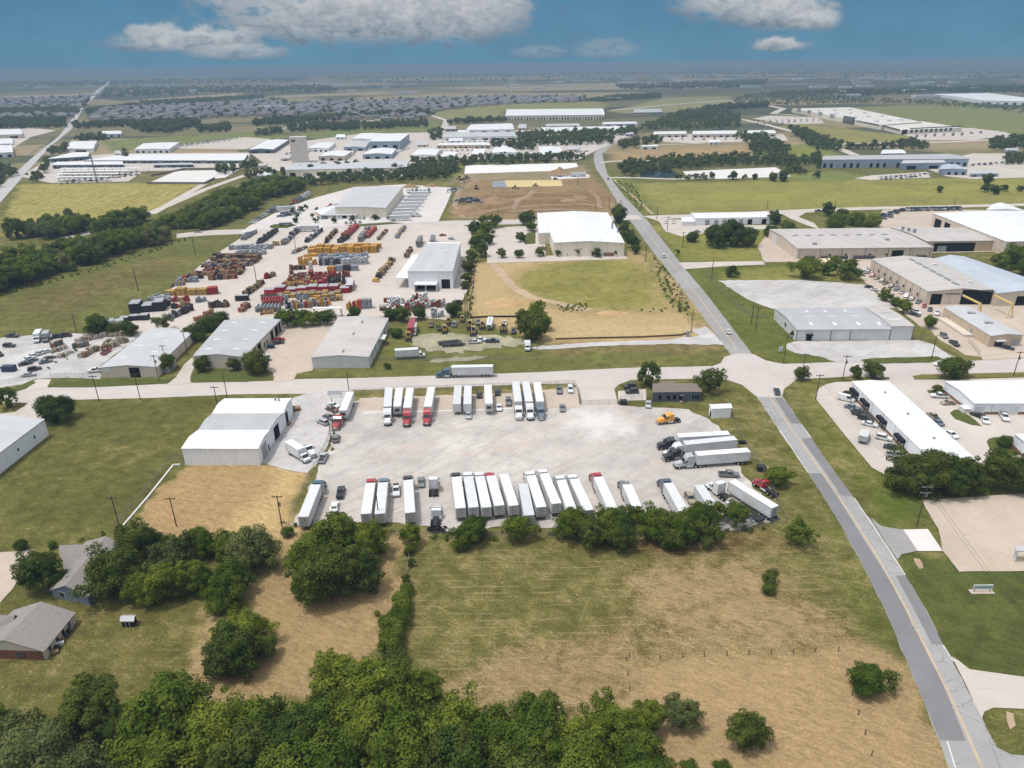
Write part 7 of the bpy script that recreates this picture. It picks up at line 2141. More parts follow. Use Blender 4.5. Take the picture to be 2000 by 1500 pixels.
# ---------------------------------------------------------------- storage yard
M_obj = objcol('painted_steel', .7, .3, .2)
M_wood = plain('pallet_wood', S(150, 122, 92), .9, .3, 2)
_ur = random.Random(12)
def unit_stack(typ, v):
 """stack one unit wide, deep and high; slot 0 takes the colour, slot 1 is timber or shadowed gaps"""
 r = random.Random(v * 17 + len(typ))
 m = MB()
 if typ == 'beams':
  n = 4
  for k in range(n):
   z0 = .04 + k / n
   x0 = r.uniform(0, .06)
   m.box(-.5 + x0, .5 - r.uniform(0, .06), -.46, .46, z0, z0 + .84 / n, 0)
   for x in (-.35, 0, .35):
    m.box(x - .03, x + .03, -.48, .48, z0 + .84 / n, z0 + 1.0 / n, 1)
  for k in range(6):
   m.box(-.505, -.49, -.45 + k * .15, -.36 + k * .15, .06, .96, 1)
   m.box(.49, .505, -.45 + k * .15, -.36 + k * .15, .06, .96, 1)
 elif typ == 'crates':
  for ix in range(2):
   for iy in range(2):
    h = r.choice([1.0, 1.0, .7, .66])
    n = 3
    for k in range(n):
     if (k + 1) / n > h + .01:
      break
     x, y = -.25 + ix * .5 + r.uniform(-.02, .02), -.25 + iy * .5
     m.box(x - .225, x + .225, y - .225, y + .225, k / n + .05, (k + 1) / n - .015, 0)
     m.box(x - .22, x + .22, y - .22, y + .22, k / n, k / n + .05, 1)
 elif typ == 'frames':
  for k in range(7):
   x = -.46 + k * .92 / 6
   m.box(x - .03, x + .03, -.45, -.38, 0, 1, 0)
   m.box(x - .03, x + .03, .38, .45, 0, 1, 0)
   for z in (.15, .45, .75, .95):
    m.box(x - .025, x + .025, -.4, .4, z, z + .05, 0)
  for z in (.1, .5, .9):
   m.box(-.5, .5, -.47, -.42, z, z + .07, 1)
  m.box(-.48, .48, -.35, .35, .0, .42, 1)
 elif typ == 'tarp':
  m.box(-.5, .5, -.5, .5, 0, .93, 0, taper=.01)
  m.box(-.47, .47, -.47, .47, .93, 1.0, 1, taper=.04)
 else:
  for k in range(15):
   x, y = r.uniform(-.38, .38), r.uniform(-.36, .36)
   a, b, h = r.uniform(.1, .24), r.uniform(.1, .28), r.uniform(.2, 1.0)
   m.box(-a, a, -b, b, 0, h, r.choice([0, 0, 1]), rot=r.uniform(-.4, .4), at=(x, y, 0))
 return m
_us = {}
def stack(x, y, rz, w, d, h, typ, col, label, group):
 v = _ur.randrange(3)
 k = (typ, v)
 if k not in _us:
  _us[k] = unit_stack(typ, v).mesh(typ, [M_obj, M_topgrey if typ == 'tarp' else M_wood])
 nm = {'beams': 'beam_stack', 'crates': 'crate_stack', 'frames': 'rack_frame', 'tarp': 'covered_stack', 'mix': 'machine_part'}[typ]
 o = link(nm, _us[k])
 o.location = (x, y, ZV * .8)
 o.rotation_euler = (0, 0, rz)
 o.scale = (w, d, h)
 f = _ur.uniform(.8, 1.15)
 o.color = (col[0] * f, col[1] * f, col[2] * f, 1)
 return tag(o, label, {'beams': 'stack', 'crates': 'crates', 'frames': 'rack', 'tarp': 'stack', 'mix': 'machinery'}[typ], group)
M_topgrey = plain('grey_cover', S(176, 178, 182), .8, .2, 1)
ORG, GRB, LGR, CRI, RST, DRK, TNW, PNK, WHT, YLM = S(228, 168, 66), S(158, 166, 178), S(190, 194, 198), S(176, 46, 58), S(140, 66, 54), S(62, 64, 70), S(178, 152, 110), S(206, 72, 92), S(236, 236, 236), S(206, 170, 92)
ROWS = [  # ends in the picture (front foot), count, kind, colours, height, depth, what it is
 (601, 497, 737, 494.5, 9, 'beams', [ORG], 3.6, 4, 'stack of orange rack beams in the long orange row'),
 (592, 502.5, 620, 501.5, 2, 'beams', [ORG], 1.3, 3, 'low stack of orange beams at the left foot of the long orange row'),
 (640, 490, 700, 487, 4, 'beams', [ORG], 3.4, 3, 'orange beam stack standing behind the long orange row'),
 (705, 489, 746, 486, 3, 'beams', [ORG, YLM], 2.6, 3, 'yellow beam stack at the right end behind the long orange row'),
 (622, 507.5, 718, 504.5, 12, 'crates', [GRB], 2.4, 2.5, 'grey-blue crate stack in the row below the orange beams'),
 (582, 519.5, 619, 518, 4, 'crates', [ORG], 4.0, 3, 'tall orange crate stack left of the grey crates'),
 (622, 519.5, 664, 518.5, 6, 'crates', [DRK, GRB, DRK], 3.2, 3, 'dark crate stack in the row of mixed grey crates'),
 (665, 518.5, 717, 517, 6, 'crates', [LGR], 3.4, 3, 'pale crate stack in the row of mixed grey crates'),
 (639, 532, 655, 531.5, 1, 'beams', [ORG], 2.2, 3, 'single orange beam stack below the pale crates'),
 (656, 531, 700, 529.5, 3, 'beams', [GRB, DRK], 2.6, 3, 'grey beam stack beside the single orange one'),
 (566, 547, 600, 546, 4, 'frames', [RST], 3.6, 2.4, 'rusty upright frame at the left of the brick-red row'),
 (601, 546.5, 656, 545, 6, 'crates', [RST, CRI], 3.2, 3, 'brick-red stack in the row with timber spacers'),
 (658, 543, 684, 541.5, 3, 'crates', [RST], 2.6, 2.5, 'brick-red stack at the right end of its row'),
 (604, 535, 613, 534.5, 1, 'crates', [WHT], 5.0, 2.4, 'tall white stack rising above the brick-red row'),
 (565, 528.5, 596, 527, 5, 'mix', [DRK, RST], 2.2, 2, 'dark machine part behind the brick-red row'),
 (550, 562, 620, 560, 8, 'mix', [RST, ORG, TNW, CRI], 2.2, 3, 'odd red and timber pieces between the two red rows'),
 (622, 560, 640, 559, 2, 'beams', [PNK], 3.4, 3, 'bright red beam stack between the two red rows'),
 (641, 558, 674, 556, 5, 'crates', [DRK], 3.2, 3, 'dark crate stack left of the grey box trailer'),
 (516, 577, 683, 573, 8, 'tarp', [S(186, 44, 64)], 3.4, 5, 'bright red stack under a grey cover in the long red row'),
 (540, 583.5, 665, 580, 10, 'beams', [TNW, TNW, YLM, GRB], 2.0, 2.4, 'brown beam bundle in front of the long red row'),
 (509, 588, 538, 587, 1, 'frames', [S(70, 76, 60)], 2.4, 3, 'dark green cage of bars at the left of the brown bundles'),
 (543, 588.5, 562, 588, 2, 'crates', [GRB], 2.2, 2.4, 'grey pallet load below the brown bundles'),
 (578, 587, 602, 586, 3, 'crates', [GRB], 2.4, 2.4, 'grey pallet load in the middle below the brown bundles'),
 (611, 587, 626, 586.5, 1, 'crates', [ORG], 2.0, 2.4, 'orange pallet load below the brown bundles'),
 (628, 585, 668, 583, 3, 'beams', [YLM, TNW], 1.8, 2.4, 'ochre beam bundle at the right below the brown bundles'),
 (511, 600, 551, 598.5, 1, 'frames', [S(200, 52, 74)], 3.4, 6, 'large red latticed stack above the pale blue one'),
 (497, 611, 545, 610, 1, 'frames', [GRB], 2.6, 6, 'large blue-grey latticed stack beside the yard trees'),
 (508, 616, 535, 613, 4, 'mix', [CRI, ORG, YLM], 1.6, 2, 'red and yellow pieces in front of the latticed stacks'),
 (556, 605, 640, 599.5, 15, 'mix', [GRB, DRK, LGR, CRI, TNW, ORG], 2.6, 3, 'jumble of pallets and bins right of the latticed stacks'),
 (632, 598, 645, 596, 1, 'mix', [ORG], 3.0, 2.5, 'tall orange and grey piece beside the white canopy'),
 (675, 606, 700, 605, 4, 'mix', [YLM, ORG, CRI], 3.6, 3, 'yellow and red pieces at the left of the cluster by the canopy'),
 (700, 605, 728, 603, 4, 'beams', [PNK, GRB, GRB], 3.8, 3, 'stacked bars at the right of the cluster by the canopy'),
 (741, 608, 757, 607, 1, 'frames', [DRK], 2.6, 3, 'dark cage at the left of the white goods by the trees'),
 (757, 604, 790, 602, 5, 'crates', [WHT], 4.2, 2.6, 'white wrapped load in the goods below the tall white steel building'),
 (800, 593, 836, 590, 4, 'crates', [WHT, RST], 4.0, 2.6, 'white and red load closest to the tall white steel building'),
 (790, 606, 872, 601, 8, 'crates', [RST, LGR, RST, WHT], 3.0, 2.6, 'red and pale load in the row by the right-hand trees'),
 (750, 592, 770, 591, 2, 'crates', [RST], 2.2, 2.4, 'brick-red load behind the white wrapped goods'),
 (843, 622, 867, 620, 2, 'crates', [LGR], 3.8, 2.6, 'pale wrapped load by the bank above the equipment lawn'),
 (733, 552, 768, 507, 9, 'mix', [YLM, DRK, TNW, YLM], 2.6, 3.5, 'machine in the slanting line left of the tall white steel building'),
 (446, 489, 531, 487, 9, 'crates', [GRB, LGR], 2.2, 2.5, 'grey-blue load in the upper left row of the yard'),
 (458, 500, 518, 498, 7, 'crates', [LGR, GRB], 2.4, 3, 'pale grey load in the second left row of the yard'),
 (410, 511, 503, 511, 7, 'beams', [S(120, 98, 78), DRK], 3.0, 4, 'brown beam stack in the third left row of the yard'),
 (392, 523, 492, 520.5, 10, 'mix', [DRK, GRB, DRK], 1.8, 3.5, 'dark flat piece in the fourth left row of the yard'),
 (396, 534, 475, 531, 7, 'mix', [RST, DRK, RST, CRI], 2.6, 3, 'dark red piece in the fifth left row of the yard'),
 (355, 547, 396, 545, 4, 'mix', [CRI, DRK, TNW], 2.6, 3, 'red piece in the sixth left row of the yard'),
 (408, 548, 462, 545, 4, 'mix', [RST, DRK], 2.8, 2.5, 'forklift-like machine right of the sixth left row'),
 (333, 561, 362, 558, 4, 'mix', [TNW, GRB, YLM], 2.2, 3, 'tan load at the edge of the left field'),
 (322, 579, 405, 577, 4, 'beams', [S(200, 160, 86)], 3.0, 4, 'ochre beam stack in the long ochre row on the left'),
 (406, 577, 427, 575, 1, 'beams', [S(196, 60, 62)], 3.0, 4, 'red beam stack at the right end of the ochre row'),
 (290, 592, 334, 591, 4, 'crates', [LGR], 2.4, 3, 'pale grey load below the ochre row'),
 (335, 591, 368, 590, 3, 'crates', [CRI, TNW, CRI], 2.4, 3, 'red load below the ochre row'),
 (382, 592, 404, 590, 2, 'crates', [GRB], 2.6, 3, 'grey-blue load at the right end below the ochre row'),
 (253, 613, 322, 608, 3, 'tarp', [S(48, 50, 58)], 4.0, 7, 'large black-sided stack with a grey cover at the left of the yard'),
 (232, 628, 290, 626, 3, 'tarp', [S(52, 54, 60)], 2.0, 3, 'low black stack below the large covered ones'),
 (208, 638, 244, 632, 2, 'tarp', [WHT], 2.0, 4, 'white covered stack at the yard corner by the dark trees'),
 (326, 626, 374, 606, 8, 'crates', [DRK, GRB, DRK], 2.8, 3, 'dark load in the slanting row behind the beige warehouse'),
 (407, 603, 446, 600.5, 6, 'mix', [DRK], 2.6, 2, 'dark forklift mast piece in the short middle row'),
 (459, 589, 486, 588, 1, 'tarp', [S(40, 44, 54)], 2.2, 2.4, 'dark blue skip standing alone in the yard aisle'),
 (468, 611, 487, 597, 3, 'mix', [CRI, RST, DRK], 2.6, 3, 'red machine in the aisle above the trees'),
 (380, 628, 418, 612, 4, 'mix', [CRI, TNW, CRI], 2.2, 2.5, 'red and tan piece at the trees behind the beige warehouse'),
 (478, 580, 514, 554, 9, 'mix', [DRK, DRK, TNW], 2.6, 2.5, 'dark machine in the slanting line of the middle aisle'),
 (518, 546, 536, 539, 3, 'mix', [CRI, DRK, GRB], 2.8, 2.5, 'red and dark piece at the head of the middle aisle'),
 (572, 497, 598, 484, 5, 'mix', [LGR, DRK], 2.0, 2.5, 'small grey machine under the yard lamp'),
 (473, 470, 500, 455, 6, 'crates', [GRB], 2.6, 3, 'grey-blue load in the first slanting row by the road'),
 (505, 479, 541, 452, 9, 'crates', [DRK], 2.8, 3, 'black load in the second slanting row by the road'),
 (532, 481, 556, 479, 3, 'crates', [TNW], 2.2, 2.5, 'tan crate left of the dark ones in the third slanting row'),
 (555, 478, 584, 450, 9, 'crates', [GRB, LGR, DRK], 2.6, 3, 'grey load in the third slanting row by the road'),
 (598, 475, 629, 452, 7, 'crates', [DRK, GRB], 2.2, 2.2, 'dark grey load in the fourth slanting row by the road'),
 (636, 476, 656, 453, 7, 'mix', [DRK, TNW, DRK], 2.6, 2.6, 'dark machine in the fifth slanting row by the road'),
 (662, 475, 680, 466, 4, 'crates', [DRK], 3.0, 3, 'dark load at the foot of the bright red row'),
 (672, 468, 697, 444, 8, 'beams', [PNK], 3.0, 4, 'bright red beam bundle in the slanting red row'),
 (703, 473, 721, 448, 6, 'beams', [GRB], 2.8, 3, 'grey beam bundle in the slanting row right of the red one'),
 (716, 466, 733, 448, 5, 'beams', [S(196, 70, 72)], 2.4, 3, 'faded red bundle right of the slanting grey row'),
 (737, 470, 757, 450, 5, 'mix', [WHT, GRB, RST], 2.0, 2.5, 'white machine in the sixth slanting row by the road'),
 (774, 466, 790, 444, 6, 'mix', [GRB, TNW, GRB], 2.2, 3, 'grey-tan load in the last slanting row by the road'),
 (793, 505, 803, 487, 4, 'mix', [DRK, RST], 2.4, 2.5, 'dark part against the left wall of the tall white steel building'),
 (888, 600, 902, 590, 3, 'mix', [DRK], 2.2, 2.5, 'dark pile at the right corner of the tall white steel building'),
 (420, 517, 500, 515.5, 8, 'beams', [DRK, RST, TNW], 2.0, 3, 'dark stack between the brown and the flat dark rows on the left'),
 (375, 540, 470, 538, 8, 'mix', [RST, DRK, TNW, CRI], 2.2, 3, 'rusty piece between the fifth and sixth left rows'),
 (345, 553, 385, 552, 4, 'crates', [GRB, TNW], 2.2, 3, 'pale load near the sixth left row'),
 (300, 585, 330, 584, 3, 'crates', [GRB, LGR], 2.0, 3, 'grey load at the left foot of the ochre row'),
 (280, 600, 330, 599, 4, 'mix', [DRK, GRB], 2.2, 3, 'dark piece above the large covered stacks'),
 (336, 605, 372, 598, 4, 'mix', [DRK, CRI, TNW], 2.2, 3, 'mixed piece right of the large covered stacks'),
 (604, 569, 676, 567, 7, 'mix', [TNW, CRI, DRK, YLM], 2.4, 3, 'mixed piece behind the long red row'),
 (560, 552, 640, 551, 7, 'crates', [RST, TNW, RST], 2.2, 2.5, 'brick-red low stack in front of the timber-spaced row'),
 (628, 513, 716, 511, 9, 'crates', [GRB, LGR], 2.4, 2.5, 'grey load between the two grey crate rows'),
 (640, 590, 668, 588, 4, 'mix', [TNW, GRB], 2.0, 2.5, 'timber piece at the right above the white canopy'),
 (756, 612, 800, 610, 5, 'crates', [RST, WHT, RST], 2.6, 2.5, 'red and white load by the dark trees of the yard corner'),
 (1005, 1, 1, 1, 0, 'mix', [DRK], 1, 1, '')]
for x0, y0, x1, y1, n, typ, cols, h, d, lb in ROWS:
 if not n:
  continue
 a, b = G(x0, y0), G(x1, y1)
 v = b - a
 L = v.length / n
 rz = math.atan2(v.y, v.x)
 diag = abs(v.y) > abs(v.x)
 u = v.normalized()
 deep = 2 if n >= 5 and not diag and typ in ('mix', 'crates', 'beams') else 1      # most straight rows stand two deep
 for k in range(n * deep):
  row, k = divmod(k, n)
  p = a + u * (L * (k + .5))
  q = Vector((-u.y, u.x, 0)) * (0 if diag else d * (.5 + 1.05 * row))
  if typ in ('mix', 'crates'):
   p = p + Vector((_ur.uniform(-.3, .3), _ur.uniform(-.4, .4), 0))
  stack(p.x + q.x, p.y + q.y, rz, L * (.95 if typ != 'mix' else 1.0), d, h * _ur.choice([1.3, 1.2, 1, .85, 1.15]), typ, cols[(k + k // 3 + row) % len(cols)], lb, lb.split(' in ')[-1] if n > 1 and False else ('yard goods: ' + lb if n > 1 else None))
B = bld('canopy', 'open white canopy on posts beside the yard trees', 'canopy', [(611, 603), (666, 602.5), (668, 600), (613, 599.5)], h=4.0, wall=W_white, top=R_white, open_sides=True)
for i in range(4):
 m = MB()
 p = B.q[i] * .96
 m.box(p.x - .12, p.x + .12, p.y - .12, p.y + .12, 0, 3.95)
 m.build('post', D_trim, B.t)
B = bld('storage_container', 'tall grey box body standing among the red stacks', 'container', [(675, 557), (688, 556), (692, 544), (680, 545)], h=3.6, wall=wallmat('rusty_container_wall', S(150, 110, 104)), top=R_lgrey)
on_wall(B, 0, .1, .9, .3, 3.2, plain('red_brown_door', S(140, 70, 70)), 'door')
for k in range(4):
 x = 1573 + k * 17.5
 B = bld('storage_container', 'cream storage container on the lawn, %s from the left of four' % ('first', 'second', 'third', 'fourth')[k], 'container', [(x, 521 - k), (x + 14, 521 - k), (x + 5, 507 - k), (x - 9, 507 - k)], h=2.8, wall=wallmat('cream_container_wall%d' % k, S(226, 198, 142)), top=plain('cream_top%d' % k, S(240, 222, 178), .7, .08), group='cream containers')
 on_wall(B, 0, .08, .92, .2, 2.5, plain('container_door', S(214, 184, 130)) if k == 0 else bpy.data.materials['container_door'], 'door')
# white machines, left gravel lot
for x0, y0, x1, y1, n, h, lb, c in ((165, 661, 245, 655, 12, 2.2, 'cream drum-shaped machine between the two back rows', S(212, 206, 194)), (196, 684, 232, 676, 5, 2.4, 'cream machine on wheels near the beige warehouse corner', S(202, 196, 180)), (112, 700, 140, 690, 5, 1.4, 'cream slab right of the parked white cars', S(208, 202, 190)), (142, 680, 172, 676, 4, 2.2, 'grey engine part in the middle of the left gravel lot', S(120, 122, 126)), (185, 656, 262, 650, 14, 2.4, 'cream road machine in the back row of the left gravel lot', S(206, 200, 186)), (150, 668, 200, 660, 9, 1.8, 'cream machine part in the second row of the left gravel lot', S(196, 190, 176)),
         (208, 676, 250, 668, 6, 2.8, 'cream machine on a trailer in the left gravel lot', S(200, 194, 180)), (100, 690, 130, 680, 6, 1.6, 'cream metal part beside the parked white cars', S(200, 194, 182)),
         (158, 700, 190, 684, 4, 2.4, 'cream grader-like machine in the middle of the left gravel lot', S(190, 186, 172)), (100, 680, 122, 672, 3, 2.2, 'grey skip in the left gravel lot', S(110, 112, 116)), (104, 662, 140, 656, 4, 2.2, 'dark truck body by the white box trucks', S(90, 94, 100))):
 a, b = G(x0, y0), G(x1, y1)
 for k in range(n):
  p = a + (b - a) * ((k + .5) / n)
  stack(p.x, p.y, _ur.uniform(0, 3), (b - a).length / n * 1.1, 3.0, h, 'mix', c, lb, 'left lot: ' + lb)
# ---------------------------------------------------------------- machines on the lawn
def loader_proto():
 t = thing('wheel_loader', 'loader', 'machine')
 m = MB()
 m.profile([(-2.4, .7), (1.0, .7), (1.0, 1.4), (-.6, 1.6), (-2.3, 1.7)], -.8, .8)
 m.build('body', M_car, t)
 m = MB()
 m.box(-.65, .65, -.5, .8, 1.5, 2.7, taper=.06)
 c = m.build('cabin', M_glass, t)
 m = MB()
 m.box(-.75, .75, -.6, .9, 2.68, 2.8)
 m.build('cabin_roof', M_car, c).color = YLW
 m = MB()
 for s in (-1, 1):
  m.rod((s * .5, .8, 1.4), (s * .5, 2.6, .7), .12, .1, 5)
 m.build('lift_arm', M_yel, t)
 m = MB()
 m.profile([(2.4, .1), (3.3, .1), (3.2, .25), (2.6, .4), (2.6, 1.0), (2.4, 1.0)], -1.15, 1.15)
 m.build('bucket', M_chas, t)
 for s in (-1, 1):
  for y in (-1.5, 1.0):
   add_wheel(t, W_BIG, s * .95, y, .55)
 return t
YLW = (.36, .22, .065, 1)
def machine(px, py, hx, hy, label, col=YLW, sc=1.0):
 o = put(proto('loader', loader_proto), px, py, hx, hy, 'wheel_loader', label, 'machine', None, col)
 o.scale = (sc, sc, sc)
for a in [(798, 662, -.5, 7, 'yellow backhoe standing before the white container on the equipment lawn', YLW, 1.1), (869, 648, -.6, 7, 'yellow machine nearest the gravel in the left group of the equipment lawn', YLW, 1.1),
          (876, 632, -.3, 7, 'yellow machine at the back of the left group of the equipment lawn', YLW, 1.0), (903, 627, 0, 7, 'yellow machine at the back middle of the equipment lawn', YLW, .9),
          (918, 640, -.5, 7, 'large yellow machine left of the camper on the equipment lawn', YLW, 1.25), (925, 652, -.8, 7, 'cream tractor in front of the large yellow machine', TAN, 1.2),
          (942, 640, 0, 7, 'cream roller left of the camper on the equipment lawn', TAN, 1.1), (983, 646, .5, 7, 'orange-yellow loader right of the camper on the equipment lawn', YLW, 1.3),
          (897, 352, 6, 1, 'yellow excavator at the tree belt of the construction site', YLW, 1.5), (911, 350, -6, 1, 'yellow digger beside the excavator of the construction site', YLW, 1.4),
          (930, 369, 4, 3, 'yellow bulldozer on the dirt ramp of the construction site', YLW, 1.4), (1006, 369, 5, 0, 'small yellow roller below the grey sheeting of the construction site', YLW, 1.2),
          (1046, 365, 5, 0, 'small yellow machine below the sand bed of the construction site', YLW, 1.2)]:
 machine(*a)
for (px, py, hx, hy, k, c, lb) in [(934, 632, 0, 6, 'pickup', GREY, 'dark truck at the back, left of the camper'), (985, 634, 0, 7, 'pickup', WHITE, 'white truck behind the orange-yellow loader'), (842, 637, -1, 7, 'pickup', BROWN, 'brown flat trailer-like truck left on the equipment lawn'),
                                  (857, 643, 1.5, 7, 'pickup', BLACK, 'dark flatbed with a pale tail on the equipment lawn'), (1003, 650, 0, 7, 'suv', BLACK, 'black trailer-like car right on the equipment lawn'), (938, 667, 10, -.3, 'pickup', WHITE, 'white pickup behind the flatbed truck on the gravel'),
                                  (1060, 352, 7, 0, 'pickup', WHITE, 'white pickup above the sand bed of the construction site'), (1085, 351, 6, 0, 'suv', BLACK, 'dark car above the sand bed of the construction site'), (905, 357, -6, 1, 'pickup', WHITE, 'white pickup at the dirt road of the construction site')]:
 car(px, py, hx, hy, k, c, lb)
boxtruck(809, 649, -1, 7, 6.0, 3.4, 'white container truck between red trailer and backhoe')
def flatbed_proto():
 t = thing('flatbed_trailer', 'flatbed trailer', 'trailer')
 m = MB()
 m.box(-1.2, 1.2, -5, 3.4, .85, 1.05)
 m.build('deck', M_chas, t)
 m = MB()
 m.box(-.5, .5, -4.8, 4.5, .55, .85)
 m.box(-1.25, 1.25, -5.1, -4.9, .5, 1.06)
 m.build('frame', M_chas, t)
 for s in (-1, 1):
  for y in (-3.6, -2.5):
   add_wheel(t, W_DUAL, s * .9, y, .45)
 return t
def flatbed(px, py, hx, hy, label):
 return put(proto('flat', flatbed_proto), px, py, hx, hy, 'flatbed_trailer', label, 'trailer')
flatbed(880, 671, 10, -1.2, 'dark low flatbed trailer behind the white flatbed truck on the equipment lawn')
flatbed(888, 676, 10, -.6, 'nearest dark flatbed trailer on the gravel of the equipment lawn')
car(927, 671, 10, -.6, 'pickup', WHITE, 'white flatbed truck towing the dark trailers on the equipment lawn')
flatbed(1480, 1000, -10, -6, 'flatbed trailer with loose tyres parked beside the diagonal trailer')
flatbed(1455, 1003, -10, -6, 'old flatbed trailer behind the sparse tree')
for k in range(9):
 stack(*(G(1425 + k * 6, 980 + k * 4.5)[:2]), k * .8, 2.2, 2.2, 1.2, 'mix', [WHT, GRB, LGR][k % 3], 'scrap vehicle part heaped beside the flatbed trailers', 'scrap beside the flatbed trailers')
def camper():
 t = thing('camper_trailer', 'white camper trailer with a dark striped nose on the equipment lawn', 'camper')
 m = MB()
 m.profile([(-4.5, .7), (3.4, .7), (4.3, 1.6), (4.2, 2.6), (3.6, 3.4), (-4.5, 3.4)], -1.2, 1.2)
 m.build('body', D_white, t)
 m = MB()
 m.quad((-.9, 4.32, 1.7), (.9, 4.32, 1.7), (.8, 4.24, 2.5), (-.8, 4.24, 2.5))
 m.build('front_window', M_glass, t)
 for y in (-2.5, 0, 2):
  m = MB()
  m.box(-.35, .35, y - .35, y + .35, 3.38, 3.5)
  m.build('roof_hatch', M_chas, t)
 for s in (-1, 1):
  for y in (-1.2, -.2):
   add_wheel(t, W_CAR, s * 1.05, y, .34)
 g, h = G(957, 640), G(954.5, 650)
 t.location = (g.x, g.y, ZV)
 t.rotation_euler = (0, 0, math.atan2(h.y - g.y, h.x - g.x) - math.pi / 2)
camper()
# ---------------------------------------------------------------- poles and wires
M_pole = plain('weathered_pole', S(92, 78, 66), .9, .2, 1)
M_wire = plain('wire', (.03, .03, .03, 1), .6)
M_steel = plain('galvanised_steel', S(150, 152, 154), .5, .1, 1, .4, .5)
POLES = [(194, 784, 733, 1, 'utility pole on the left street verge, left of the pair above the olive field'), (274.5, 781, 729, 1, 'utility pole on the street verge, right of the pair above the olive field'), (424.5, 791, 754, 1, 'utility pole at the back corner of the white three-section shed'),
         (444, 776, 729, 0, 'street pole with a lamp near the white three-section shed'), (234, 1030, 969, 1, 'utility pole at the lower end of the white wall footing'), (345, 1028, 971, 1, 'utility pole at the lower left of the straw-covered lot'),
         (551, 1029, 967, 1, 'utility pole at the lower right of the straw-covered lot'), (311, 745, 693, 1, 'utility pole at the front corner of the beige warehouse with the pale sign'), (323, 706, 679, 1, 'utility pole behind the round tree at the beige warehouse'),
         (367, 694, 646, 1, 'utility pole between the two beige warehouses'), (151, 652, 612, 0, 'lamp pole at the lower edge of the left field'), (270.5, 569, 524, 0, 'lamp pole in the middle edge of the left field'), (382, 499, 461, 0, 'lamp pole at the upper edge of the left field'),
         (501, 550, 515, 0, 'lamp pole in the middle aisle of the storage yard'), (578, 489, 466, 0, 'lamp pole at the upper aisle of the storage yard'), (647, 863, 829, 0, 'bare pole by the grey car at the yard fence'), (681, 761, 728, 0, 'bare pole by the street near the grassed trailer'),
         (652, 817, 777, 0, 'bare pole between the old cars and the red tractor'), (741, 1024, 967, 0, 'dark leaning pole between two trailers of the bottom row'), (913, 620, 571, 1, 'tall utility pole at the corner of the cleared straw lot'), (909, 621, 575, 0, 'second pole beside the tall one at the cleared straw lot'),
         (1325, 608, 569, 0, 'brown pole at the right side of the cleared straw lot'), (1350, 650, 606, 0, 'pole beside the portable toilet'), (1261, 511, 483, 0, 'pole on the verge above the cleared straw lot'), (1390, 542, 508, 0, 'pole beside the drive to the cream containers'),
         (1333, 483, 453, 1, 'pole at the clipped shrub left of the white garages'), (1303, 450, 423, 1, 'pole at the small lot of the white garages'), (1283, 428, 404, 0, 'pole at the mouth of the side road'), (1467, 634, 591, 0, 'left of two poles beside the grey corner-lot building'),
         (1476, 644, 601, 1, 'right of two poles beside the grey corner-lot building'), (1530, 708, 650, 1, 'utility pole at the front lot corner of the grey building'), (1566, 735, 690, 1, 'utility pole behind the clipped round tree at the road corner'), (1645, 744, 694, 1, 'utility pole on the street above the office strip'),
         (1819, 701, 654, 0, 'pole on the grass strip by the gate of the small tan building'), (1979, 735, 686, 1, 'utility pole near the right edge on the street'), (1593, 782, 731, 1, 'utility pole at the rounded corner of the office car park'), (1790, 1028, 948, 2, 'big utility pole with two crossarms beside the tan lot'),
         (973, 423, 405, 0, 'pole before the construction site on the left'), (1163.6, 413, 396, 0, 'pole before the construction site near the white building'), (1201, 406, 390, 0, 'pole by the road at the construction site'), (1190, 409, 384, 0, 'tall pole by the road at the construction site'),
         (1128, 363, 345, 0, 'pole at the ladder trench of the construction site'), (1498, 408, 399, 0, 'pole on the side road beside the yellow-green field'), (1862, 408, 388, 0, 'tall pole on the side road beside the yellow-green field'), (1630, 407, 393, 0, 'pole behind the dark tree on the side road')]
TOPS = {}
for px, py, ty, arm, lb in POLES:
 g = G(px, py)
 h = min(16, max(7, height_at(px, py, ty)))
 t = thing('utility_pole' if arm else ('lamp_pole' if 'lamp' in lb else 'pole'), lb, 'pole', (g.x, g.y, 0))
 m = MB()
 th = max(.15, min(.22, g.length / 1800))
 m.rod((0, 0, 0), (0, 0, h), th, th * .75, 7)
 m.build('post', M_pole, t)
 for k in range(arm):
  m = MB()
  z = h - .5 - k * 1.6
  m.box(-1.3, 1.3, -.09, .09, z - .09, z + .09)
  m.box(-1.25, -1.15, -.05, .05, z + .09, z + .3)
  m.box(1.15, 1.25, -.05, .05, z + .09, z + .3)
  o = m.build('crossarm', M_steel if k or arm == 2 else M_pole, t)
 if 'lamp' in lb:
  m = MB()
  m.rod((0, 0, h - .1), (1.2, 0, h + .2), .05, .05, 5)
  m.box(1.0, 1.7, -.15, .15, h + .12, h + .28)
  m.build('lamp_head', M_steel, t)
 if arm and px in (311, 551, 1645, 1979, 1790):
  m = MB()
  m.rod((.38, 0, h - 3.2), (.38, 0, h - 2.1), .26, .26, 8)
  m.build('transformer', M_steel, t)
 TOPS[px] = Vector((g.x, g.y, h - .35))
def wire(a, b, label, sag=1.2, r=.035, n=1):
 m = MB()
 for k in range(n):
  o = Vector(((k - (n - 1) / 2) * .9, 0, 0))
  P = [a.lerp(b, i / 10) + o - Vector((0, 0, sag * 4 * (i / 10) * (1 - i / 10))) for i in range(11)]
  for i in range(10):
   m.rod(P[i], P[i + 1], r, r, 3)
 tag(m.build('power_line', M_wire), label, 'cable')
off = G(2150, 1500)
wire(TOPS[1790], Vector((off.x, off.y, 10)), 'cables running from the big pole across the lawn to the lower right', 2, .03, 2)
wire(TOPS[1593], TOPS[1790], 'cables spanning the office car park to the big pole', 2.5, .03, 3)
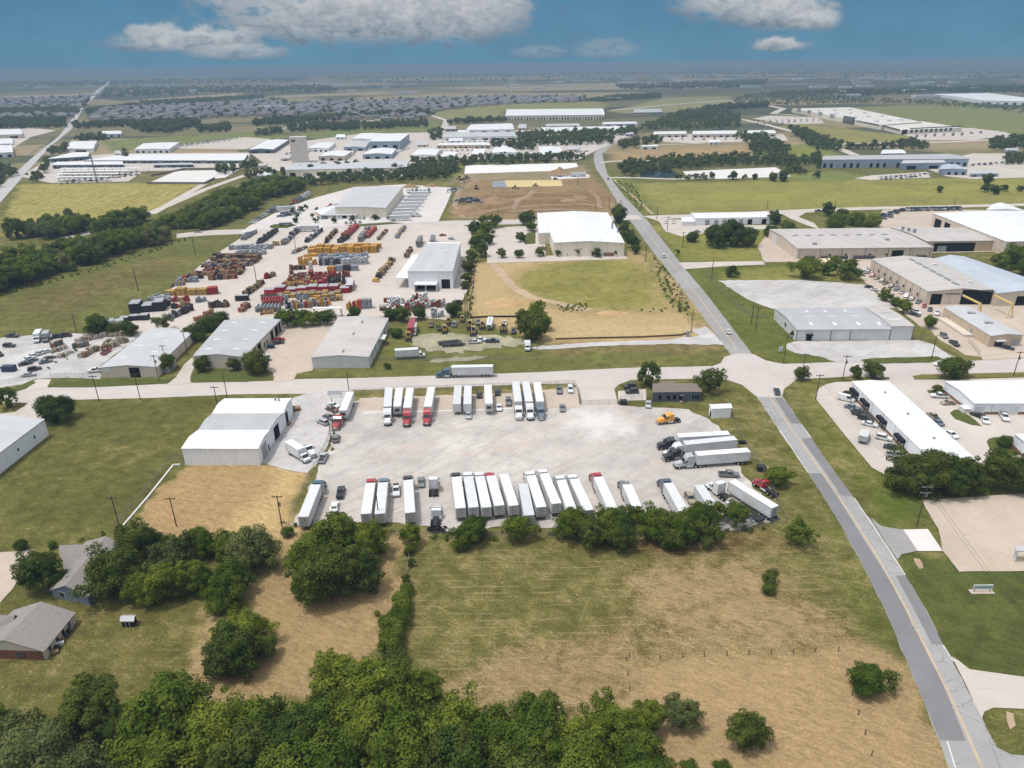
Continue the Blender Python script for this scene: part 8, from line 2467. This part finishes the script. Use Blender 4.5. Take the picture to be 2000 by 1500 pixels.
wire(TOPS[1566], TOPS[1593], 'cable from the road corner tree to the office car park pole', 1, .03)
wire(TOPS[1476], TOPS[1566], 'cable from the grey corner-lot building to the road corner', 1.2, .03)
wire(TOPS[234], TOPS[345], 'cable above the upper end of the garden grove', 1, .03)
wire(TOPS[345], TOPS[551], 'cable spanning the straw-covered lot', 1.6, .03)
wire(TOPS[194], TOPS[274.5], 'cable along the left street verge', 1, .03)
wire(TOPS[274.5], TOPS[311], 'cable crossing the street to the beige warehouse', 1, .03)
wire(TOPS[1645], TOPS[1979], 'cable along the street above the offices', 1.5, .03)
def mast(px, py, ty, lb, w):
 g = G(px, py)
 h = height_at(px, py, ty)
 t = thing('radio_mast', lb, 'mast', (g.x, g.y, 0))
 m = MB()
 for i in range(3):
  a = i * 2.094
  m.rod((w * math.cos(a), w * math.sin(a), 0), (w * .4 * math.cos(a), w * .4 * math.sin(a), h), .22, .16, 4)
 m.build('leg', M_steel, t)
 m = MB()
 for k in range(14):
  z = h * k / 14
  for i in range(3):
   a, b = i * 2.094, (i + 1) * 2.094
   q, s = w * (1 - .6 * k / 14), w * (1 - .6 * (k + 1) / 14)
   m.rod((q * math.cos(a), q * math.sin(a), z), (s * math.cos(b), s * math.sin(b), z + h / 14), .12, .12, 3)
 m.build('lattice', M_steel, t)
mast(190, 357, 303, 'lattice mast in front of the storage carports', 1.0)
mast(1414, 238, 197, 'thin lattice mast beside the distant dark wood', 2.0)
# ---------------------------------------------------------------- fences
def meshmat():
 m, nt, b = material('chain_link', .5, .3, .3)
 b.inputs['Base Color'].default_value = (.30, .31, .32, 1)
 tr = nt.n('ShaderNodeBsdfTransparent')
 mx = nt.n('ShaderNodeMixShader')
 w = nt.math('PINGPONG', nt.math('MULTIPLY', nt.math('ADD', nt.n('ShaderNodeSeparateXYZ').outputs[0], 0), 1), .5)
 p = nt.pos()
 sx = nt.n('ShaderNodeSeparateXYZ')
 nt.L.new(p, sx.inputs[0])
 d1 = nt.math('PINGPONG', nt.math('MULTIPLY', nt.math('ADD', nt.math('ADD', sx.outputs[0], sx.outputs[1]), sx.outputs[2]), 1 / .12), .5)
 d2 = nt.math('PINGPONG', nt.math('MULTIPLY', nt.math('SUBTRACT', nt.math('ADD', sx.outputs[0], sx.outputs[1]), sx.outputs[2]), 1 / .12), .5)
 k = nt.math('LESS_THAN', nt.math('MINIMUM', d1, d2), .055)
 nt.put(mx.inputs[0], k)
 nt.L.new(tr.outputs[0], mx.inputs[1])
 nt.L.new(b.outputs[0], mx.inputs[2])
 nt.L.new(mx.outputs[0], m.node_tree.nodes['Material Output'].inputs['Surface'])
 return m
M_link = meshmat()
def fence(pts, label, h=1.9, gap=3.2, mat=None, post=None, r=.04, panel=True):
 P = [G(x, y) for x, y in pts]
 o = P[0].copy()
 t = thing('fence', label, 'fence', o)
 post = post or M_steel
 total = sum((P[i + 1] - P[i]).length for i in range(len(P) - 1))
 gap = max(gap, total / 80)
 pm = MB()
 pm.rod((0, 0, -.1), (0, 0, h + .05), r, r, 6)
 pme = pm.mesh('post', post)
 m, rm = MB(), MB()
 for i in range(len(P) - 1):
  a, b = P[i] - o, P[i + 1] - o
  n = max(1, round((b - a).length / gap))
  for k in range(n + (i == len(P) - 2)):
   q = link('post', pme, t)
   q.location = a.lerp(b, k / n)
  m.quad((a.x, a.y, .05), (b.x, b.y, .05), (b.x, b.y, h), (a.x, a.y, h))
  rm.rod((a.x, a.y, h), (b.x, b.y, h), .025, .025, 4)
 if panel:
  m.build('mesh_panel', mat or M_link, t)
  rm.build('top_rail', post, t)
 return t
fence([(657, 806), (648, 830), (641, 865), (620, 905), (600, 940), (575, 1000), (553, 1052)], 'chain-link fence along the left side of the truck yard')
fence([(553, 1052), (640, 1050), (760, 1048), (880, 1052), (1040, 1050), (1240, 1048), (1440, 1040), (1535, 1022)], 'chain-link fence behind the bottom row of trailers')
fence([(1425, 792), (1440, 845), (1462, 880), (1486, 915), (1510, 965), (1535, 1022)], 'chain-link fence along the right side of the truck yard')
fence([(690, 770), (800, 764), (1000, 757), (1122, 752), (1128, 765), (1136, 792)], 'chain-link fence between street and top row of trailers')
fence([(1136, 792), (1206, 790)], 'wide chain-link gate across the yard entrance')
fence([(1206, 790), (1212, 782), (1255, 780)], 'short fence below the cars at the office cabin')
fence([(357, 899), (334, 899), (280, 970), (226, 1033)], 'chain-link fence beside the white wall footing')
fence([(100, 738), (195, 738)], 'low fence before the left gravel lot')
fence([(0, 753), (40, 745), (71, 737)], 'fence of the lot at the left edge')
fence([(1372, 530), (1412, 575), (1440, 600), (1470, 620), (1500, 622)], 'chain-link fence along the pale lot above the grey corner building')
fence([(740, 706), (800, 705), (900, 704), (1050, 703), (1048, 662)], 'wire fence along the street edge of the equipment lawn')
fence([(1782, 664), (1800, 663), (1818, 664)], 'short fence at the right end of the grey corner-lot building')
fence([(1890, 668), (1905, 685), (1912, 696)], 'short grey gate by the small tan building')
M_silt = plain('black_fabric', (.02, .02, .022, 1), .9)
fence([(914, 622), (918, 590), (924, 560), (928, 512)], 'black silt fence along the left side of the cleared lot', .9, 4, M_silt, M_pole)
fence([(918, 622), (960, 620), (1015, 620)], 'black silt fence along the lower side of the cleared lot', .9, 4, M_silt, M_pole)
fence([(1085, 664), (1150, 662), (1250, 660), (1330, 656), (1348, 650)], 'low brush fence along the track below the cleared lot', .8, 4, plain('dry_brush', S(120, 100, 70), .95, .3, 2), M_pole)
fence([(1229, 1284), (1289, 1289), (1333, 1284), (1375, 1283), (1419, 1281), (1462, 1279), (1506, 1278), (1549, 1276), (1592, 1274), (1637, 1272)], 'row of dark wooden posts across the mown field', 1.2, 7, None, M_pole, .09, False)
fence([(1224, 1290), (1226, 1320), (1230, 1350), (1240, 1392)], 'short row of dark posts running down towards the thicket', 1.2, 5, None, M_pole, .09, False)
fence([(1653, 1320), (1664, 1358), (1676, 1396), (1689, 1435), (1702, 1476)], 'row of dark posts on the straw beside the road verge', 1.2, 5, None, M_pole, .09, False)
fence([(806, 1062), (800, 1082), (796, 1115), (790, 1145)], 'old pale rail fence between the cedars', 1.1, 3, None, plain('grey_rail', S(190, 186, 180)), .06)
def wallthing(name, pts, label, h, th, mat, cat='wall'):
 P = [G(x, y) for x, y in pts]
 m = MB()
 for a, b in zip(P, P[1:]):
  u = (b - a).normalized()
  nn = Vector((-u.y, u.x, 0)) * th / 2
  vs = [a - nn, b - nn, b + nn, a + nn]
  vs = vs + [v + Vector((0, 0, h)) for v in vs]
  m.add(vs, [(0, 3, 2, 1), (4, 5, 6, 7), (0, 1, 5, 4), (1, 2, 6, 5), (2, 3, 7, 6), (3, 0, 4, 7)])
 return tag(m.build(name, mat), label, cat)
wallthing('retaining_wall', [(352, 908), (339, 908.5), (290, 970), (240, 1028)], 'low white concrete footing along the straw-covered lot', .3, .45, M_conc_white)
wallthing('perimeter_wall', [(287, 359.5), (400, 360), (420, 350)], 'low grey wall along the front of the pale fenced pad', 2.2, .6, plain('grey_block_wall', S(150, 142, 134)))
wallthing('perimeter_wall', [(295, 345), (360, 332), (470, 331)], 'low brown wall behind the pale fenced pad', 2.2, .6, plain('brown_block_wall', S(160, 140, 122)))
sheet('pale_pad', [(292, 357), (345, 334), (468, 331.5), (440, 347), (416, 350), (400, 359)], M_conc_white, .1)
sheet('storage_court', [(40, 345), (100, 308), (230, 300), (490, 298), (480, 330), (380, 332), (280, 335), (250, 355), (100, 358)], M_conc, .1, .5)
sheet('industrial_paving', [(490, 300), (560, 280), (700, 262), (860, 258), (1230, 250), (1240, 262), (1160, 296), (1130, 312), (830, 315), (790, 345), (600, 350), (530, 330)], M_conc, .1, .8)
sheet('industrial_paving', [(330, 290), (480, 268), (530, 272), (480, 292)], M_conc, .1, .5)
sheet('parking_lot', [(1470, 232), (1500, 226), (1600, 230), (1610, 241), (1540, 243)], M_conc, .1, .5)
sheet('parking_lot', [(1760, 262), (1880, 250), (1950, 256), (1960, 266), (1900, 274), (1800, 274)], M_conc, .1, .5)
sheet('industrial_paving', [(1810, 330), (1830, 315), (1900, 300), (2000, 300), (2100, 302), (2100, 345), (1900, 350), (1850, 345)], M_conc, .1, .8)
sheet('parking_lot', [(1668, 349), (1700, 343), (1810, 336), (1818, 347), (1700, 352)], M_conc, .1, .5)
sheet('industrial_paving', [(1270, 266), (1350, 262), (1530, 262), (1540, 275), (1350, 280), (1270, 276)], M_conc, .1, .5)
sheet('pale_pad', [(1333, 335), (1515, 327), (1545, 345), (1400, 350), (1345, 347)], M_conc_white, .1, .3)
sheet('industrial_paving', [(-60, 310), (0, 305), (60, 268), (110, 255), (60, 250), (-60, 256)], M_conc, .1, .5)
m_w, nt_w, b_w = material('pond_water', .08, .5)
nt_w.put(b_w.inputs['Base Color'], nt_w.mix(nt_w.noise(.05, 3, .5, nt_w.pos()), (.03, .05, .07, 1), (.05, .07, .08, 1)))
sheet('pond', [(1250, 346), (1256, 336), (1275, 332), (1313, 333), (1330, 345), (1300, 348)], m_w, .1, 1.0)
# ---------------------------------------------------------------- mounds and small things
def mound(pts_px, w, d, h, label, mat=None, name='dirt_mound'):
 g = G(*pts_px)
 n, k = 40, 12
 vs, fs = [(0, 0, h)], []
 for j in range(1, k + 1):
  r = j / k
  for i in range(n):
   a = 2 * math.pi * i / n
   e = 1 + .25 * (vnoise(g.x + math.cos(a) * 2, g.y + math.sin(a) * 2, 1.1) - .5)
   x, y = math.cos(a) * r * w / 2 * e, math.sin(a) * r * d / 2 * e
   z = h * (1 - r) ** 1.15 * (1 + .5 * (vnoise(g.x + x, g.y + y, .6) - .5)) if j < k else -.05
   vs.append((x, y, z))
 for i in range(n):
  fs.append((0, 1 + i, 1 + (i + 1) % n))
  for j in range(k - 1):
   a, b = 1 + j * n + i, 1 + j * n + (i + 1) % n
   fs.append((a, a + n, b + n, b))
 me = bpy.data.meshes.new(name)
 me.from_pydata(vs, [], fs)
 me.materials.append(mat or M_soil)
 o = link(name, me, None, True)
 o.location = (g.x, g.y, .08)
 tag(o, label, 'mound')
M_soil = pave('loose_soil', S(168, 138, 106), .2, .3, 0, 0, 3)
M_sandy = pave('sandy_soil', S(204, 172, 124), .16, .25, 0, 0, 3)
mound((990, 592), 20, 16, 3.2, 'sandy mound on the cleared straw lot', M_sandy)
mound((1195, 612), 14, 7, 1.6, 'low sandy heap by the weeds on the cleared lot', M_sandy)
mound((917, 414), 28, 26, 4.5, 'long brown heap at the lower left of the construction site')
mound((970, 392), 22, 34, 4, 'dark brown heap in the middle left of the construction site')
mound((1093, 335), 18, 16, 4.5, 'dark earth heap at the end of the white slab')
mound((1078, 338), 14, 12, 3, 'smaller dark earth heap at the end of the white slab')
mound((1110, 392), 14, 14, 1.5, 'low heap right of centre on the construction site')
mound((1133, 385), 12, 18, 1.5, 'low heap beside the ladder trench')
mound((802, 366), 18, 14, 4, 'brown heap behind the docked trailers')
mound((842, 364), 14, 12, 3, 'brown heap behind the row of parked tractors')
for i in range(24):
 g = G(947 + .25 * i + (i % 2), 411 - i * 2.3)
 if i < 13 or i > 20:
  pass
for k in range(14):
 sheet('footing_trench', [(941, 414 - k * 3.1), (951, 414 - k * 3.1), (951, 412.6 - k * 3.1), (941, 412.6 - k * 3.1)], M_soil, .1)
 a, b = 1128 + k * 3.2, 354 + k * 3.4
 sheet('footing_trench', [(a, b), (a + 12, b), (a + 12, b + 1.4), (a, b + 1.4)], M_soil, .1)
m = MB()
r = random.Random(2)
for i in range(150):
 x, y = r.gauss(0, 5.0), r.gauss(0, 4.0)
 z = max(0, 3.2 - .35 * math.hypot(x, y))
 a = r.uniform(.4, .9)
 m.box(-a, a, -a * .7, a * .7, -.2, .3, r.choice([0, 0, 1]), rot=r.uniform(0, 3), at=(x, y, z * r.uniform(.5, 1)))
o = m.build('rubble_heap', [plain('dark_rubble', S(70, 76, 84)), plain('pale_rubble', S(180, 186, 190))])
g = G(915, 393)
o.location = (g.x, g.y, .2)
o.scale = (1.3, 1.3, 1.2)
tag(o, 'grey heap of broken pieces at the left of the construction site', 'rubble', kind='stuff')
def tyre_pile():
 t_me = MB()
 n = 16
 for i in range(n):
  a, b = 2 * math.pi * i / n, 2 * math.pi * (i + 1) / n
  for (r0, z0, r1, z1) in ((.52, 0, .52, .28), (.52, .28, .3, .28), (.3, .28, .3, 0)):
   t_me.quad((r0 * math.cos(a), r0 * math.sin(a), z0), (r0 * math.cos(b), r0 * math.sin(b), z0), (r1 * math.cos(b), r1 * math.sin(b), z1), (r1 * math.cos(a), r1 * math.sin(a), z1))
 me = t_me.mesh('tyre', M_tyre)
 for i in range(16):
  g = G(838 + (i % 8) * 4.2 + (i // 8) * 2, 1038 - (i // 8) * 3.5 + (i * 37 % 5) - 2)
  o = link('tyre', me)
  o.location = (g.x, g.y, .05 + (.3 if i % 3 == 0 else 0))
  o.rotation_euler = (r.uniform(-.4, .4), r.uniform(-.4, .4), 0)
  tag(o, 'black tyre in the loose pile behind the old white tractor', 'tyre', 'tyres of the pile at the fence')
tyre_pile()
def small_box(px, py, w, d, h, mat, name, label, cat, rz=0.0, lid=None):
 g = G(px, py)
 t = thing(name, label, cat, (g.x, g.y, .05), rz)
 m = MB()
 m.box(-w / 2, w / 2, -d / 2, d / 2, 0, h, taper=-.04 if name == 'dumpster' else .02)
 m.build('body', mat, t)
 m = MB()
 m.box(-w / 2 - .04, w / 2 + .04, -d / 2 - .04, d / 2 + .04, h, h + .08)
 m.build('lid', lid or mat, t)
 return t
M_bin = plain('bin_green_black', (.02, .025, .028, 1), .6)
M_binb = plain('bin_blue', (.03, .05, .085, 1), .6)
for a in [(1217, 790, 2.2, 1.6, 1.5, M_bin, 'dumpster', 'dark dumpster beside the yard gate', 'dumpster'), (1486, 919, 2.2, 1.6, 1.4, M_bin, 'dumpster', 'dark dumpster on the grass below the nearest side-on trailer', 'dumpster'),
          (568, 804, 2.4, 1.8, 1.6, M_binb, 'dumpster', 'blue dumpster by the far door of the white three-section shed', 'dumpster'), (530, 680, 2.4, 1.8, 1.6, M_binb, 'dumpster', 'blue dumpster in the tan court', 'dumpster'),
          (19, 725, 4.5, 2.4, 2.2, M_binb, 'dumpster', 'grey-blue skip in the lot at the left edge', 'dumpster'), (1343, 657, 1.2, 1.2, 2.3, D_grey, 'portable_toilet', 'portable toilet at the corner of the cleared lot', 'toilet'),
          (577, 802, 3, 2, 1.2, M_wood, 'pallet_stack', 'stack of pallets by the white three-section shed', 'pallets'), (561, 830, 2, 1.4, .6, M_wood, 'pallet_stack', 'low pallet at the middle door of the white three-section shed', 'pallets'),
          (1888, 804, 4, 3, 1.6, D_wtrim, 'enclosure', 'white low enclosure by the garage doors', 'enclosure'), (1450, 866, 2.2, 1.4, .5, D_dark, 'scrap_sheet', 'dark folded sheet on the grass right of the middle side-on trailer', 'scrap')]:
 small_box(*a)
for px, py, w, h, ty, lb, mt in [(655, 776, 5, 1.6, 2.6, 'white board sign at the street entrance of the gravel forecourt', D_white), (1524, 688, 1.6, 2.0, 2.4, 'white sign on the verge before the grey corner-lot building', D_white), (1917, 1156, 4.2, 1.1, 1.9, 'white sign with a pale blue band on the green lawn', D_wtrim)]:
 g = G(px, py)
 t = thing('sign', lb, 'sign', (g.x, g.y, 0))
 m = MB()
 m.box(-w / 2, w / 2, -.08, .08, ty - h, ty)
 m.build('board', mt, t)
 for s in (-1, 1):
  m = MB()
  m.box(s * w * .4 - .07, s * w * .4 + .07, -.06, .06, 0, ty - h)
  m.build('post', M_steel, t)
 if 'band' in lb:
  m = MB()
  m.box(-w / 2 + .2, w / 2 - .2, -.1, -.085, ty - .75, ty - .3)
  m.build('lettering_band', plain('pale_teal', S(150, 190, 190)), t)
  m = MB()
  m.box(-w / 2 - .4, w / 2 + .4, -.7, .7, 0, .12)
  m.build('plinth', M_conc_tan, t)
B = bld('gate_hut', 'small white shelter at the right edge of the tan lot', 'shelter', [(1986, 1076), (2040, 1078), (2035, 1068), (1985, 1067)], (0, 1098), wall=W_white, top=R_lgrey, open_sides=True)
for i in range(4):
 m = MB()
 p = B.q[i] * .92
 m.box(p.x - .15, p.x + .15, p.y - .15, p.y + .15, 0, B.h)
 m.build('post', D_wtrim, B.t)
for k in range(7):
 g = G(108 + k * 5.5, 1262 - k * 5.5)
 small_box(108 + k * 5.0, 1276 - k * 8, [1.2, .8, 1.4, .7, 1, .8, 1.2][k], [.8, .7, .6, .8, .7, .9, .8][k], [.5, .8, .6, .7, .5, .9, .7][k], [M_wood, M_bin, D_wtrim, M_wood, M_binb, M_bin, D_grey][k], 'patio_item',
              ['wooden patio bench', 'dark patio pot', 'white patio table', 'brown patio chair', 'blue patio bin', 'dark grill', 'grey cooling unit'][k] + ' along the back wall of the brick house', 'patio item', .5)
# ---------------------------------------------------------------- far housing
M_hr = objcol('house_roof', .95, .1, .15)
M_hw = plain('house_wall', S(196, 184, 170), .9, .2, .2)
def house_mesh(v):
 r = random.Random(v)
 m = MB()
 w, d, h = 9 + r.random() * 2, 7 + r.random(), 4.5 + 2 * (v % 2)
 for (x, y, a, b) in ((0, 0, w, d), (w * .5, -d * .5, w * .45, d * .7)):
  m.box(x - a, x + a, y - b, y + b, 0, h, 1)
  e, rr, k = .7, 3.6, .55
  a2, b2 = a + e, b + e
  vs = [(x - a2, y - b2, h), (x + a2, y - b2, h), (x + a2, y + b2, h), (x - a2, y + b2, h)]
  if a > b:
   vs += [(x - a2 + b2 * .9, y, h + rr), (x + a2 - b2 * .9, y, h + rr)]
   fs = [(0, 1, 5, 4), (1, 2, 5), (2, 3, 4, 5), (3, 0, 4)]
  else:
   vs += [(x, y - b2 + a2 * .9, h + rr), (x, y + b2 - a2 * .9, h + rr)]
   fs = [(1, 2, 5, 4), (0, 1, 4), (3, 0, 4, 5), (2, 3, 5)]
  m.add(vs, fs, 0)
 return m
HM = [house_mesh(v) for v in range(4)]
HME = [h.mesh('house', [M_hr, M_hw]) for h in HM]
AREAS = [([(0, 226), (145, 224), (125, 236), (0, 240)], 'grey-roofed house in the estate left of the straight highway'), ([(0, 196), (170, 190), (155, 212), (0, 214)], 'grey-roofed house in the estate left of the straight highway'),
         ([(172, 236), (200, 214), (400, 204), (540, 196), (560, 204), (380, 236), (230, 240)], 'grey-roofed house in the wide estate right of the straight highway'),
         ([(400, 230), (560, 206), (680, 198), (700, 214), (560, 228)], 'grey-roofed house at the near corner of the wide estate'),
         ([(650, 236), (665, 216), (700, 200), (800, 196), (1000, 190), (1140, 190), (1130, 200), (980, 204), (860, 216), (815, 234)], 'grey-roofed house in the hillside estate above the green field')]
hp = []
for poly, lb in AREAS:
 for x, y in fill(poly, 25, 6, 400):
  hp.append((y, x, lb))
hp.sort()
_hr = random.Random(9)
rest = MB()
for i, (y, x, lb) in enumerate(hp):
 rz = _hr.choice([0, 1.57, 3.14, 4.71]) + .35 + _hr.uniform(-.1, .1)
 g = _hr.uniform(.75, 1.15)
 v = _hr.randrange(4)
 if i < 290:
  o = link('house', HME[v])
  o.location = (x, y, 0)
  o.rotation_euler = (0, 0, rz)
  o.color = (.17 * g, .165 * g, .175 * g, 1)
  tag(o, lb, 'house', 'houses of the far estates: ' + lb.split(' in ')[-1].split(' at ')[-1])
 else:
  c, s = math.cos(rz), math.sin(rz)
  h = HM[v]
  base = len(rest.v)
  rest.v.extend([(x + a * c - b * s, y + a * s + b * c, z) for a, b, z in h.v])
  rest.f.extend([[k + base for k in f] for f in h.f])
  rest.m.extend(h.m)
o = rest.build('far_houses', [plain('far_roof', (.165, .16, .17, 1), .95, .25, .05), M_hw])
tag(o, 'grey roofs of the farthest estate houses merging into the haze', 'houses', kind='stuff')
print('HOUSES', len(hp))
# trees between the estate houses, and pale specks of far sheds
rs = np.random.RandomState(5)
PP, NN, SS = [], [], []
for poly, lb in AREAS:
 for x, y in fill(poly, 40, 16, 200):
  R = rs.uniform(4, 8)
  p, no, s = crown_points(rs, 7, 40, .6, (.8, .42, 0))
  PP.append(p * R + np.array([x + 14, y + 9, R * .85]))
  NN.append(no)
  SS.append(s * R)
me = leaf_cloud('estate_trees', np.concatenate(PP), np.concatenate(NN), np.concatenate(SS), rs)
me.materials.append(bpy.data.materials['far_leaves'])
tag(link('estate_trees', me), 'dark trees scattered among the far estate roofs', 'trees', kind='stuff')
m = MB()
for k in range(110):
 px, py = _hr.uniform(-20, 2020), 152 + abs(_hr.gauss(0, 14))
 g = G(px, py)
 w = _hr.uniform(14, 50)
 m.box(g.x - w, g.x + w, g.y - 12, g.y + 12, 0, _hr.uniform(6, 11), 0)
o = m.build('far_sheds', plain('far_shed_white', S(226, 226, 224), .8, .1, .01))
tag(o, 'pale specks of far sheds and schools on the hazy plain', 'sheds', kind='stuff')
# parked cars far off, too small to show parts
cm = MB()
cm.profile([(2.3, .3), (2.3, .75), (1.1, .95), (-1.9, 1.0), (-2.3, .8), (-2.3, .3)], -.9, .9, 0)
cm.profile([(1.0, .95), (.3, 1.45), (-1.2, 1.45), (-1.8, .95)], -.8, .8, 1)
CME = cm.mesh('parked_car', [M_car, M_glass])
LOTS = [(1480, 236, 1600, 233, 40, 4, 'car in the packed park before the huge cream office'), (1790, 265, 1920, 258, 22, 3, 'car in the park right of the huge cream office'), (330, 288, 470, 270, 26, 2, 'white vehicle in the long rows behind the white warehouse'),
  (865, 279, 1000, 276, 26, 2, 'car in the packed yard before the white factory'), (1720, 348, 1815, 340, 20, 2, 'car on the pale lot by the yellow-green field'), (1270, 272, 1500, 270, 22, 2, 'car before the row of beige sheds'),
  (120, 356, 290, 336, 30, 2, 'vehicle parked by the carports'), (560, 300, 620, 296, 14, 2, 'car beside the concrete tower'), (760, 305, 800, 290, 14, 1, 'car along the street of white sheds'), (900, 302, 1110, 300, 16, 1, 'car behind the tree belt'),
  (1900, 322, 1990, 316, 16, 2, 'car in the yard behind the blue-grey factory'), (1700, 430, 1760, 414, 10, 2, 'dark pipe truck in the yard beside the side road'), (1770, 412, 1880, 410, 14, 1, 'dark truck in the line beside the side road'), (1085, 346, 1148, 344, 8, 1, 'car on the pale lot of the construction site'),
  (862, 296, 955, 291, 18, 2, 'vehicle in the yards between the long low brown building and the tree belt'), (1035, 279, 1170, 283, 22, 2, 'vehicle in the yard below the long white shed'), (610, 322, 690, 318, 12, 1, 'vehicle at the foot of the concrete tower'),
  (690, 300, 706, 284, 10, 2, 'car beside the pale blue sheds'), (1010, 262, 1044, 256, 10, 2, 'truck between the two long white sheds'), (60, 300, 110, 270, 12, 1, 'car on the forecourts left of the highway'), (1110, 300, 1150, 296, 8, 1, 'car on the bare lot beside the bend'),
  (875, 372, 905, 368, 8, 2, 'vehicle at the edge of the construction dirt')]
for x0, y0, x1, y1, n, rows, lb in LOTS:
 for k in range(n):
  q = k % (n // rows + 1)
  f = q / (n / rows)
  px, py = x0 + (x1 - x0) * f + _hr.uniform(-1, 1), y0 + (y1 - y0) * f + (k // (n // rows + 1)) * (2.2 if y0 < 330 else 4)
  g = G(px, py)
  o = link('parked_car', CME)
  o.location = (g.x, g.y, .15)
  o.rotation_euler = (0, 0, _hr.choice([0, .1, 1.57]))
  if 'white vehicle' in lb or 'truck' in lb:
   o.scale = (1.3, 1.4, 1.9)
  o.color = WHITE if 'white' in lb.split(' in ')[0] else (_hr.choice([GREY, BLACK, SILV]) if 'truck' in lb else _hr.choice([WHITE, WHITE, SILV, GREY, BLACK, NAVY]))
  tag(o, lb, 'car', 'far parked vehicles: ' + lb)
# ---------------------------------------------------------------- air
hz = bpy.data.meshes.new('haze')
x0, y0, z0, x1, y1, z1 = -90000, -1500, -1.0, 90000, 62000, 107
hz.from_pydata([(x0, y0, z0), (x1, y0, z0), (x1, y1, z0), (x0, y1, z0), (x0, y0, z1), (x1, y0, z1), (x1, y1, z1), (x0, y1, z1)], [], [(0, 3, 2, 1), (4, 5, 6, 7), (0, 1, 5, 4), (1, 2, 6, 5), (2, 3, 7, 6), (3, 0, 4, 7)])
hm = bpy.data.materials.new('haze_air')
hm.use_nodes = True
hm.node_tree.nodes.clear()
_o = hm.node_tree.nodes.new('ShaderNodeOutputMaterial')
_v = hm.node_tree.nodes.new('ShaderNodeVolumePrincipled')
_v.inputs['Color'].default_value = (.28, .40, .52, 1)
_v.inputs['Density'].default_value = 2.1e-4
_v.inputs['Anisotropy'].default_value = 0.0
hm.node_tree.links.new(_v.outputs[0], _o.inputs['Volume'])
hz.materials.append(hm)
ho = link('haze', hz)
ho['kind'] = 'stuff'
ho['label'] = 'thin blue haze over the plain'
